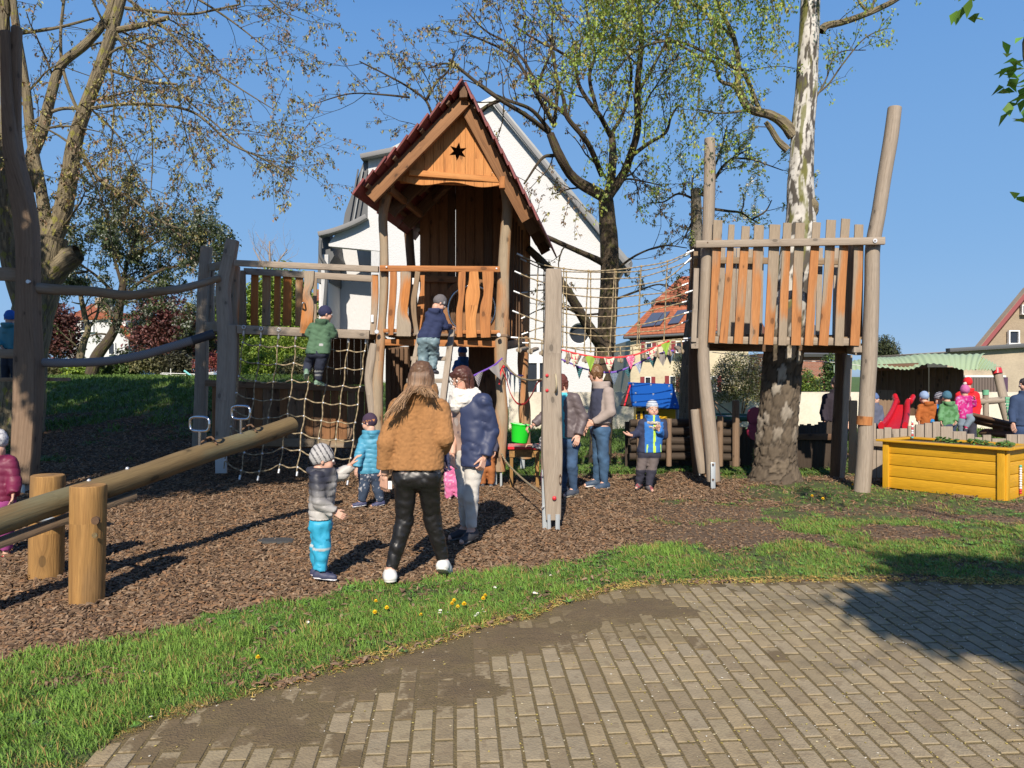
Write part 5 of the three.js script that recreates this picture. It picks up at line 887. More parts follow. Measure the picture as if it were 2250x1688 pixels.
{
  const T = thing('twin_disc_panel', 'dark red figure-eight panel peeking out left of the birch trunk', 'play panel', onGround(3.9, -12.4)); const d = 12.3;
  for (const v of [915, 947]) part('disc', disc(P(1659, v, d), V(0.4, 0, 1), 0.15, 0.03, 28), std({ color: C(0.3, 0.02, 0.06), roughness: 0.5 }), T); part('stake', board(P(1661, 940, d + 0.04), P(1661, 1035, d + 0.04), 0.06, 0.04), M.darkWood, T);
}
solo('white_cable', rope([[1548, 772], [1580, 776], [1630, 781], [1690, 788], [1760, 793], [1840, 797], [1900, 805]].map(([u, v]) => P(u, v, 12.6)), 0.006, 40, 5), std({ color: C(0.6, 0.6, 0.58) }), 'thin white cable crossing behind the tree platform', 'cable');
{
  const T = thing('round_trampoline', 'dark green round rim seen over the fence', 'trampoline', onGround(4.2, -15)); const c = P(1600, 917, 15);
  part('rim', new THREE.TorusGeometry(0.62, 0.05, 8, 32).rotateX(Math.PI / 2).translate(c.x, c.y, c.z), std({ color: C(0.04, 0.1, 0.05) }), T); part('mat', disc(c, UP, 0.6, 0.015, 30), M.slate, T); for (const s of [-1, 1]) part('leg', board(V(c.x + s * 0.5, 0, c.z), V(c.x + s * 0.5, c.y, c.z), 0.05, 0.05), M.galv, T);
  part('net_cord', rope([P(1562, 878, 14.6), P(1585, 912, 14.6)], 0.012, 4), M.brownGrey, T); part('net_cord', rope([P(1562, 876, 14.6), P(1612, 912, 14.6)], 0.012, 4), M.brownGrey, T);
}
{
  const T = thing('garden_trellis', 'small white slatted frame standing in the far garden', 'frame', P(543, 842, 24)); for (const u of [537, 544, 551]) part('upright', board(P(u, 820, 24), P(u, 842, 24), 0.03, 0.03), M.whitePaint, T); for (const v of [822, 830, 838]) part('slat', board(...pl(534, v, 23.98, 554, v, 23.98), 0.03, 0.02, UP), M.whitePaint, T);
  const S = thing('clothes_airer', 'fallen white clothes airer with turquoise pole on the far lawn', 'clothes airer', P(410, 828, 22)); part('pole', sweep([P(405, 815, 22), P(428, 832, 21.8)], round(0.06, 0.06, 8)), std({ color: C(0.2, 0.55, 0.55) }), S);
  for (const l of [[[352, 822], [400, 826], [470, 818]], [[355, 820], [420, 822], [480, 824]], [[375, 810], [375, 824]], [[380, 828], [440, 824], [486, 818]]]) part('wire', rope(l.map(([u, v]) => P(u, v, 22)), 0.012, 8, 5), M.whitePaint, S);
}
// ───────────────────────── green-roofed play train, red slide ─────────────────────────
{
  const T = thing('play_hut', 'dark wooden play hut with wavy pale green corrugated roof', 'play hut', onGround(8.4, -15.5)), z = (u, v) => [1800 + u * 0.217, 640 + v * 0.217];
  const green = std({ color: C(0.36, 0.46, 0.27), roughness: 0.6, side: THREE.DoubleSide });
  const topL = [[140, 800], [330, 735], [480, 705], [640, 692], [820, 676], [1100, 662], [1400, 648], [1700, 636]], botL = [[150, 830], [330, 800], [480, 790], [640, 772], [800, 790], [930, 790], [1100, 735], [1300, 752], [1450, 795], [1600, 795]];
  const tc = new THREE.CatmullRomCurve3(topL.map(([u, v]) => P(...z(u, v), 16.6))), bc = new THREE.CatmullRomCurve3(botL.map(([u, v]) => P(...z(u, v), 15.0))), pos = [], idx = [], N = 150, K = 8;
  for (let i = 0; i <= N; i++) { const a = tc.getPoint(i / N), b = bc.getPoint(i / N), w = 0.012 * Math.sin(i * 1.15); for (let k = 0; k <= K; k++) { const t = k / K, p = a.clone().lerp(b, t); p.y += w + 0.12 * Math.sin(t * Math.PI); pos.push(p.x, p.y, p.z); } }
  for (let i = 0; i < N; i++) for (let k = 0; k < K; k++) { const a = i * (K + 1) + k; idx.push(a, a + 1, a + K + 2, a, a + K + 2, a + K + 1); }
  const g = new THREE.BufferGeometry(); g.setAttribute('position', new THREE.Float32BufferAttribute(pos, 3)); g.setIndex(idx); g.computeVertexNormals(); part('roof_sheet', g, green, T);
  const g2 = g.clone().toNonIndexed(), p2 = [], id2 = []; // turned-up end sheet
  for (let i = 0; i <= 40; i++) { const a = P(...z(lerp(1690, 1520, 0) , 645), 16.5), t = i / 40, A = P(...z(lerp(1600, 1830, t), lerp(655, 770, Math.pow(t, 1.4))), lerp(16.4, 15.8, t)), B = P(...z(lerp(1530, 1760, t), lerp(790, 800, t)), 15.1); const w = 0.022 * Math.sin(i * 1.2); p2.push(A.x, A.y + w, A.z, B.x, B.y + w, B.z); }
  for (let i = 0; i < 40; i++) id2.push(2 * i, 2 * i + 1, 2 * i + 3, 2 * i, 2 * i + 3, 2 * i + 2);
  const g3 = new THREE.BufferGeometry(); g3.setAttribute('position', new THREE.Float32BufferAttribute(p2, 3)); g3.setIndex(id2); g3.computeVertexNormals(); part('roof_sheet', g3, green, T);
  for (let i = 0; i < 13; i++) { const u = lerp(590, 1425, i / 12), gap = [1, 3, 5, 7, 8, 10].includes(i) ? 0.115 : 0.15; const a = P(...z(u, 770), 16.3), b = P(...z(u, 1260), 16.3); part('plank', board(b, a, gap, 0.04), M.darkWood, T); }
  part('beam', sweep([P(...z(560, 775), 15.2), P(...z(1080, 755), 15.2)], round(0.13, 0.13, 12), UP), M.darkWood, T);
  part('side_plank', board(P(...z(650, 1000), 15.9), P(...z(640, 1330), 15.9), 0.5, 0.04), M.brownGrey, T);
  part('pole', sweep([P(...z(1795, 770), 15.6), P(...z(1830, 930), 15.5), P(...z(1870, 1090), 15.4)], round(0.17, 0.15, 10)), M.greyWood, T);
  part('painted_band', sweep([P(...z(1796, 785), 15.55), P(...z(1808, 835), 15.52)], round(0.185, 0.17, 10)), M.redPlastic, T);
  part('crossbar', sweep([P(...z(1590, 1125), 15.2), P(...z(1930, 1095), 15.2)], round(0.13, 0.12, 10), UP), M.greyWood, T);
  part('leg', sweep([P(...z(1685, 1000), 15.2), P(...z(1690, 1290), 15.2)], round(0.11, 0.11, 8)), M.greyWood, T); part('painted_band', sweep([P(...z(1685, 1000), 15.19), P(...z(1686, 1050), 15.19)], round(0.118, 0.118, 8)), std({ color: C(0.15, 0.42, 0.25) }), T);
  part('leg', sweep([P(...z(1845, 1130), 15.2), P(...z(1900, 1320), 15.2)], round(0.12, 0.12, 8)), M.greyWood, T);
}
{
  const T = thing('red_slide', 'short red plastic slide in front of the dark hut', 'slide', onGround(7.6, -14)), z = (u, v) => [1800 + u * 0.217, 640 + v * 0.217], red = std({ color: C(0.55, 0.015, 0.03), roughness: 0.3 });
  const a = P(...z(795, 1150), 14.8), b = P(...z(890, 1150), 14.8), c = P(...z(640, 1400), 13.2), e = P(...z(860, 1400), 13.2);
  const path = [0, 0.25, 0.5, 0.75, 1].map((t) => [a.clone().lerp(c, t), b.clone().lerp(e, t)]).map(([l, r], i) => [l.add(V(0, -0.06 * Math.sin(i / 4 * Math.PI), 0)), r.add(V(0, -0.06 * Math.sin(i / 4 * Math.PI), 0))]);
  part('chute', path.slice(1).map((p, i) => slabQuad([path[i][0], p[0], p[1], path[i][1]], 0.03)), red, T);
  part('side_rail', sweep(curve([P(...z(765, 1065), 15), P(...z(790, 1130), 14.8), ...path.map((p) => p[0].clone().add(V(-0.02, 0.06, 0)))], 24), round(0.1, 0.14, 10), RIGHT), red, T);
  part('side_rail', sweep(curve([P(...z(950, 1075), 15), P(...z(915, 1120), 14.8), ...path.map((p) => p[1].clone().add(V(0.02, 0.06, 0)))], 24), round(0.1, 0.14, 10), RIGHT), red, T);
}
{
  const z = (u, v) => [1800 + u * 0.217, 640 + v * 0.217], T = thing('nest_rocker', 'dark low rocking platform on the lawn at the right edge', 'play equipment', onGround(9, -13.2));
  for (const [a, b] of [[[1560, 1262], [2090, 1390]], [[1600, 1320], [2090, 1425]], [[1670, 1425], [2010, 1450]]]) part('beam', sweep([P(...z(...a), 13.4), P(...z(...b), 12.6)], round(0.22, 0.1, 12), V(0, 0, 1)), M.darkWood, T);
  part('foot', board(P(...z(1900, 1350), 13), P(...z(1900, 1480), 13), 0.3, 0.3), M.darkWood, T);
  const S = thing('green_gate', 'small green boarded panel leaning at the right edge', 'panel', onGround(9.4, -14.5)); const gr = std({ color: C(0.12, 0.36, 0.21), roughness: 0.6 });
  for (let i = 0; i < 7; i++) part('board', board(P(...z(1885 + i * 4, 1085 + i * 33), 14.5), P(...z(2060, 1098 + i * 33), 14.5), 0.055, 0.025, UP), gr, S);
}
// ───────────────────────── bunting ─────────────────────────
function bunting(label, ribbon, pts, d, flags, col) {
  const c = new THREE.CatmullRomCurve3(pts.map(([u, v, q]) => P(u, v, q ?? d))), T = thing('bunting', label, 'bunting', c.getPoint(0.5));
  part('ribbon', sweep(c.getPoints(40), rrect(0.022, 0.004, 0.001), UP, { crease: 0.6 }), col, T);
  for (const [t, w, h, m, sway] of flags) {
    const p = c.getPoint(t), q = c.getPoint(Math.min(1, t + 0.02)), dx = q.clone().sub(c.getPoint(Math.max(0, t - 0.02))).normalize(), a = p.clone().addScaledVector(dx, -w / 2), b = p.clone().addScaledVector(dx, w / 2), tip = p.clone().add(V(sway ?? 0, -h, 0.02));
    const pos = [], uv = [], idx = [], N = 6; for (let j = 0; j <= N; j++) for (let i = 0; i <= N; i++) { const s = i / N, k = j / N, l = a.clone().lerp(tip, k), r = b.clone().lerp(tip, k), x = l.lerp(r, s); x.z += 0.012 * Math.sin(s * 5 + k * 3 + t * 20); pos.push(x.x, x.y, x.z); uv.push(s * (1 - k) + k * 0.5, 1 - k); }
    for (let j = 0; j < N; j++) for (let i = 0; i < N; i++) { const o = j * (N + 1) + i; idx.push(o, o + N + 1, o + 1, o + 1, o + N + 1, o + N + 2); }
    const g = new THREE.BufferGeometry(); g.setAttribute('position', new THREE.Float32BufferAttribute(pos, 3)); g.setAttribute('uv', new THREE.Float32BufferAttribute(uv, 2)); g.setIndex(idx); g.computeVertexNormals(); part('pennant', g, m, T);
  }
}
{
  const cl = (o) => new THREE.MeshPhysicalMaterial({ roughness: 0.95, side: THREE.DoubleSide, transmission: 0.2, thickness: 0, ...o });
  const flower = cl({ map: tex(128, 128, (u, v) => { const n = noise(u * 8, v * 8, 5, 8), m = noise(u * 16, v * 16, 6, 16); return n > 0.35 ? [0.6, 0.08, 0.12] : m > 0.45 ? [0.25, 0.35, 0.15] : [0.75, 0.7, 0.55]; }) });
  const lime = cl({ color: C(0.3, 0.48, 0.06) }), pink = cl({ map: tex(64, 64, (u, v) => noise(u * 16, v * 16, 5, 16) > 0.3 ? [0.8, 0.5, 0.6] : [0.75, 0.12, 0.28]) }), teal = cl({ map: tex(64, 64, (u, v) => (v * 6 % 1) < 0.35 ? [0.02, 0.04, 0.06] : [0.05, 0.2, 0.22]) }), stripe = cl({ map: tex(64, 64, (u, v) => (v * 8 % 1) < 0.4 ? [0.1, 0.18, 0.35] : [0.65, 0.7, 0.75]) }), grey = cl({ color: C(0.3, 0.28, 0.27) }), check = cl({ map: tex(64, 64, (u, v) => ((Math.floor(u * 12) + Math.floor(v * 12)) & 1) ? [0.45, 0.42, 0.4] : [0.13, 0.12, 0.14]) }), white = cl({ color: C(0.75, 0.74, 0.7) }), denim = cl({ map: tex(64, 64, (u, v) => noise(u * 16, v * 16, 2, 16) > 0 ? [0.12, 0.17, 0.25] : [0.2, 0.25, 0.32]) });
  const redR = std({ color: C(0.62, 0.025, 0.03), roughness: 0.6 }), purp = std({ color: C(0.2, 0.09, 0.5), roughness: 0.7 });
  bunting('colourful pennants on a red ribbon strung under the rope bridge', 0, [[1234, 769], [1280, 780], [1330, 786], [1390, 781], [1440, 763], [1471, 749]], 10.3, [[0.12, 0.14, 0.2, flower], [0.27, 0.15, 0.21, lime], [0.43, 0.15, 0.21, flower], [0.585, 0.14, 0.19, pink], [0.77, 0.15, 0.17, flower], [0.95, 0.15, 0.18, lime]], redR);
  bunting('dark patterned pennants hanging lower behind the women', 0, [[1234, 790, 10.9], [1290, 812], [1345, 818], [1390, 804], [1440, 780], [1480, 770]], 11.2, [[0.14, 0.15, 0.18, teal], [0.32, 0.13, 0.15, white], [0.42, 0.14, 0.2, denim], [0.56, 0.14, 0.16, teal], [0.66, 0.13, 0.16, stripe], [0.78, 0.16, 0.18, teal], [0.88, 0.2, 0.2, grey], [0.96, 0.15, 0.2, denim]], purp);
  bunting('grey pennants on a purple ribbon from the tower leg', 0, [[1035, 828, 10.2], [1060, 816, 10.3], [1085, 803, 10.4], [1104, 787, 10.5]], 10.4, [[0.22, 0.16, 0.19, check], [0.66, 0.18, 0.2, grey, 0.1]], purp);
  // red ribbons knotted on the tower leg
  const T = thing('red_ribbon', 'red and white ribbons looped from the tower leg to the post', 'ribbon', P(1130, 850, 10.2));
  part('loop', sweep(curve([P(1102, 808, 10.5), P(1112, 832, 10.4), P(1122, 865, 10.2), P(1136, 886, 10), P(1150, 888, 9.8), P(1168, 868, 9), P(1182, 840, 8.2), P(1190, 835, 7.9)], 40), rrect(0.025, 0.003, 0.001), V(0, 1, 0.3), { crease: 0.6 }), redR, T);
  part('tail', sweep(curve([P(1106, 805, 10.5), P(1100, 820, 10.48), P(1097, 845, 10.48)], 10), rrect(0.02, 0.003, 0.001), RIGHT, { crease: 0.6 }), redR, T);
  part('tail', sweep(curve([P(1108, 805, 10.5), P(1118, 826, 10.46), P(1122, 870, 10.46)], 10), rrect(0.02, 0.003, 0.001), RIGHT, { crease: 0.6 }), white, T);
  part('knot', ball(P(1107, 806, 10.48), 0.022, 8), redR, T);
  bunting('assorted pennants fluttering between tower legs under the bridge', 0, [[1108, 800, 10.7], [1125, 822, 11.2], [1150, 826, 11.9]], 11, [[0.2, 0.16, 0.28, white], [0.4, 0.16, 0.3, grey], [0.62, 0.15, 0.34, teal], [0.85, 0.15, 0.3, stripe]], purp);
}
// ───────────────────────── trees and shrubs ─────────────────────────
class Tubes {
  constructor() { this.p = []; this.n = []; this.uv = []; this.i = []; }
  add(path, r0, r1, sides = 5, rf = null) {
    const T = V(), N = V(), B = V(), n = path.length, base = this.p.length / 3; let len = 0;
    T.copy(path[1]).sub(path[0]).normalize(); N.set(Math.abs(T.x) < 0.8 ? 1 : 0, 0, Math.abs(T.x) < 0.8 ? 0 : 1);
    for (let k = 0; k < n; k++) {
      T.copy(path[Math.min(n - 1, k + 1)]).sub(path[Math.max(0, k - 1)]).normalize(); N.addScaledVector(T, -N.dot(T)).normalize(); B.crossVectors(T, N);
      if (k) len += path[k].distanceTo(path[k - 1]); const r = lerp(r0, r1, k / (n - 1));
      for (let s = 0; s <= sides; s++) { const a = s / sides * Math.PI * 2, c = Math.cos(a), q = Math.sin(a), rr_ = rf ? r * rf(k / (n - 1), a) : r, x = N.x * c + B.x * q, y = N.y * c + B.y * q, z = N.z * c + B.z * q; this.p.push(path[k].x + x * rr_, path[k].y + y * rr_, path[k].z + z * rr_); this.n.push(x, y, z); this.uv.push(s / sides * Math.max(1, Math.round(r0 * 6.28 / 0.5 * 2) / 2 || 1), len / 0.8); }
    }
    for (let k = 0; k < n - 1; k++) for (let s = 0; s < sides; s++) { const a = base + k * (sides + 1) + s; this.i.push(a, a + 1, a + sides + 2, a, a + sides + 2, a + sides + 1); }
  }
  geo(smoothNormals) { const g = new THREE.BufferGeometry(); g.setAttribute('position', new THREE.Float32BufferAttribute(this.p, 3)); g.setAttribute('normal', new THREE.Float32BufferAttribute(this.n, 3)); g.setAttribute('uv', new THREE.Float32BufferAttribute(this.uv, 2)); g.setIndex(this.i); if (smoothNormals) g.computeVertexNormals(); return g; }
}
const rv = (r) => V(r() * 2 - 1, r() * 2 - 1, r() * 2 - 1);
function grow(tb, start, dir, len, rad, lvl, o, leaves, r) {
  const seg = clamp(len / 6, 0.08, 0.3), n = Math.max(3, Math.ceil(len / seg)), path = [start.clone()], d = dir.clone().normalize(); let p = start.clone();
  for (let i = 0; i < n; i++) { d.addScaledVector(rv(r), o.wander ?? 0.16); d.y += (o.trop ?? 0.03) * (lvl >= (o.max - 0) ? (o.tipTrop ?? 1) : 1); d.normalize(); p = p.clone().addScaledVector(d, len / n); path.push(p); }
  tb.add(path, rad, Math.max(0.0025, rad * 0.35), lvl === o.max ? 3 : lvl === o.max - 1 ? 4 : 6);
  if (lvl < o.max) {
    const k = Math.max(2, Math.round(len * (o.dens ?? 3.2)));
    for (let i = 0; i < k; i++) {
      const t = 0.18 + 0.8 * (i + r()) / k, q = t * n, a = Math.floor(q), at = path[a].clone().lerp(path[Math.min(n, a + 1)], q - a), tan = path[Math.min(n, a + 1)].clone().sub(path[a]).normalize();
      const side = rv(r); side.addScaledVector(tan, -side.dot(tan)).normalize(); const nd = tan.clone().multiplyScalar(0.75).addScaledVector(side, 0.75); nd.y += o.lift ?? 0.15;
      grow(tb, at, nd, len * lerp(o.lo ?? 0.35, o.hi ?? 0.6, r()) * (1 - 0.35 * t), Math.max(0.003, rad * lerp(0.4, 0.6, r()) * (1 - 0.4 * t)), lvl + 1, o, leaves, r);
    }
  }
  if (lvl >= o.leafFrom) { const m = Math.max(1, Math.round(len * (o.leafDens ?? 8))); for (let i = 0; i < m; i++) { const t = 0.2 + 0.8 * (i + r()) / m, q = Math.min(n - 0.001, t * n), a = Math.floor(q); leaves.push(path[a].clone().lerp(path[a + 1], q - a).addScaledVector(rv(r), o.leafOff ?? 0.03)); } }
}
// cluster of k small leaves
function leafCluster(k, L, W, seed, spread, droop = 0.3) {
  const r = rng(seed), gs = [];
  for (let i = 0; i < k; i++) {
    const g = new THREE.BufferGeometry(), l = L * (0.7 + 0.5 * r()), w = W * (0.7 + 0.5 * r()) / 2, f = 0.25 * w; g.setAttribute('position', new THREE.Float32BufferAttribute([0, 0, 0, -w, f, l * 0.45, w, f, l * 0.45, 0, -f, l * 0.5, 0, -0.2 * l, l], 3)); g.setIndex([0, 3, 1, 0, 2, 3, 1, 3, 4, 3, 2, 4]); g.computeVertexNormals();
    g.rotateX(droop + (r() - 0.5) * 1.3); g.rotateY(r() * 6.28); g.translate((r() - 0.5) * spread, (r() - 0.5) * spread, (r() - 0.5) * spread); gs.push(g);
  }
  return mergeAll(gs);
}
const leafList = (pts, r, cols, s0, s1) => pts.map((p) => { const c = pick(cols, r), k = 0.7 + 0.6 * r(); return { p, r: [(r() - 0.5) * 1.2, r() * 6.3, (r() - 0.5) * 1.2], s: lerp(s0, s1, r()), c: [c[0] * k, c[1] * k, c[2] * k] }; });
const barkTex = (c1, c2, c3, seed, moss = 0) => { const f = (u, v) => { const a = noise(u * 16 + 0.6 * noise(u * 4, v * 4, seed, 4), v * 4, seed, 16), b = noise(u * 32, v * 8, seed + 2, 32), c = noise(u * 64, v * 64, seed + 4, 64); return clamp(0.5 + 0.35 * a + 0.2 * b + 0.12 * c, 0, 1); }; return { map: tex(256, 512, (u, v) => { const k = f(u, v); let c = mix3(c1, c2, k); const m = sstep(0.1, 0.5, noise(u * 8, v * 8, seed + 8, 8) + 0.3 * noise(u * 32, v * 32, seed + 9, 32) + moss - 0.4); return mix3(c, c3, m * 0.85); }), bumpMap: tex(256, 512, f, false), bumpScale: 0.02, roughness: 0.95 }; };
M.barkMaple = std(barkTex([0.07, 0.056, 0.036], [0.29, 0.24, 0.15], [0.22, 0.21, 0.045], 3, 0.2));
M.barkDark = std(barkTex([0.035, 0.026, 0.018], [0.115, 0.085, 0.055], [0.09, 0.085, 0.025], 5, 0.15));
M.barkGrey = std(barkTex([0.1, 0.085, 0.065], [0.26, 0.225, 0.175], [0.12, 0.13, 0.05], 7, 0.1));
const limb = (pts, d, n = 20) => new THREE.CatmullRomCurve3(pts.map(([u, v, q = 0]) => P(u, v, d - q)), false, 'centripetal').getPoints(n);
function guided(tb, leaves, r, d, limbs, o) {
  for (const [pts, w0, w1, m = 1] of limbs) {
    const path = limb(pts, d, 8 * pts.length), k0 = w0 / F * d / 2, k1 = w1 / F * d / 2; tb.add(path, k0, k1, w0 > 14 ? 12 : 7, w0 > 14 ? (t, a) => 1 + 0.05 * noise(t * 30, Math.cos(a) * 2, Math.sin(a) * 2) + 0.04 * Math.sin(t * 11) : null);
    let len = 0; for (let i = 1; i < path.length; i++) len += path[i].distanceTo(path[i - 1]);
    const k = Math.round(len * (o.kids ?? 3) * m);
    for (let i = 0; i < k; i++) { const t = Math.pow((i + r()) / k, 0.8), a = Math.min(path.length - 2, Math.floor(t * (path.length - 1))), tan = path[a + 1].clone().sub(path[a]).normalize(), side = rv(r); side.addScaledVector(tan, -side.dot(tan)).normalize(); const nd = tan.clone().multiplyScalar(0.6).addScaledVector(side, 0.9); nd.y += o.kidLift ?? 0.25; grow(tb, path[a].clone().lerp(path[a + 1], r()), nd, lerp(o.len0 ?? 0.7, o.len1 ?? 2.0, r()) * (0.55 + 0.45 * (1 - Math.abs(t - 0.5))), clamp(lerp(k0, k1, t) * 0.35, 0.006, o.kidR ?? 0.03), 1, o, leaves, r); }
  }
}
function makeTree(name, label, base, tb, trunkMat, leaves, r, leafGeos, cols, s0, s1, leafMat, group, tubTrunk) {
  const T = thing(name, label, 'tree', base, group);
  if (tubTrunk) part('trunk', tubTrunk.geo(), trunkMat, T);
  part(tubTrunk ? 'branches' : 'trunk', tb.geo(), tubTrunk ? (tubTrunk.twigMat ?? trunkMat) : trunkMat, T);
  leafGeos.forEach((g, i) => { const l = leafList(leaves.filter((_, k) => k % leafGeos.length === i), r, cols, s0, s1); l.forEach((q) => q.p.sub(base)); const m = scatter('crown', g, leafMat, l, T); });
  return T;
}
const leafMat = M.leafy({ roughness: 0.6, transmission: 0.35 });
// ── maple on the left ──
{
  const r = rng(101), tb = new Tubes(), tk = new Tubes(), leaves = [], d = 14, o = { max: 3, leafFrom: 2, wander: 0.17, trop: -0.035, tipTrop: 1.6, dens: 3.2, leafDens: 8.5, kids: 2.5, len0: 0.8, len1: 2.3, lift: 0.12, kidR: 0.025 };
  guided(tk, leaves, r, d, [[[[30, 1000], [45, 850], [70, 700], [100, 590], [118, 520]], 110, 60, 0], [[[112, 530], [131, 488], [148, 412], [165, 309], [186, 240], [220, 151], [241, 86], [265, 0], [290, -120], [320, -260]], 40, 16, 0.4], [[[104, 520], [98, 470], [86, 395], [69, 309], [58, 206], [34, 52], [20, -80]], 27, 14, 0.4], [[[66, 420], [70, 344], [93, 285], [113, 206], [134, 144], [192, 93], [237, 34], [256, -40], [300, -160]], 27, 13, 0.4], [[[60, 700], [20, 560], [12, 400], [16, 250], [10, 90], [6, -100]], 40, 18, 0.3], [[[95, 620], [130, 585], [160, 562], [172, 556]], 60, 40, 0], [[[-60, 640], [-20, 520], [0, 440]], 50, 30, 0]], o);
  guided(tb, leaves, r, d, [[[[186, 240], [206, 237], [296, 228], [423, 246], [508, 316], [580, 350], [653, 395]], 9, 3, 1.2], [[[62, 275], [130, 240], [186, 240]], 8, 7, 0.8], [[[230, 150], [323, 179], [388, 185]], 8, 5, 1.2], [[[388, 183], [396, 230], [410, 300], [437, 378]], 4, 2, 1.2], [[[258, 66], [326, 52], [371, 38]], 14, 10, 1.2], [[[275, 18], [350, 26], [419, 31], [470, 22], [526, 10]], 8, 4, 1.4], [[[180, 333], [213, 388], [292, 440], [344, 481], [400, 505]], 8, 3, 1.3], [[[45, 73], [120, 62], [206, 40]], 8, 5, 0.8], [[[245, 75], [330, 130], [390, 200], [470, 270], [560, 350], [600, 380]], 6, 2, 1.3], [[[240, 120], [250, 220], [245, 330], [248, 480]], 5, 2, 1.2], [[[250, 60], [300, 160], [330, 260], [335, 350], [330, 440]], 5, 2, 1.2], [[[270, -10], [360, 60], [430, 130], [520, 190], [600, 240]], 8, 2, 1.3], [[[280, -60], [400, -20], [500, 40], [590, 110]], 9, 2, 1.3], [[[200, 240], [260, 300], [300, 380], [350, 460]], 5, 2, 1.2], [[[300, -160], [420, -120], [540, -40], [640, 40]], 9, 3, 1.2], [[[170, 320], [215, 420], [235, 480], [250, 560]], 5, 2, 1.0], [[[140, 0], [133, 80], [138, 150], [165, 230], [178, 250]], 6, 8, 0.6]], o);
  tk.twigMat = M.barkMaple;
  makeTree('maple_tree', 'large multi-stemmed maple with fresh bronze leaves behind the forked post', V(-9.1, 0.3, -14), tb, M.barkMaple, leaves, r, [leafCluster(4, 0.055, 0.035, 1, 0.05, 0.7), leafCluster(3, 0.065, 0.045, 2, 0.06, 0.9)], [[0.34, 0.28, 0.1], [0.4, 0.36, 0.1], [0.3, 0.18, 0.09], [0.4, 0.38, 0.11], [0.34, 0.22, 0.13]], 0.7, 1.3, leafMat, null, tk);
}
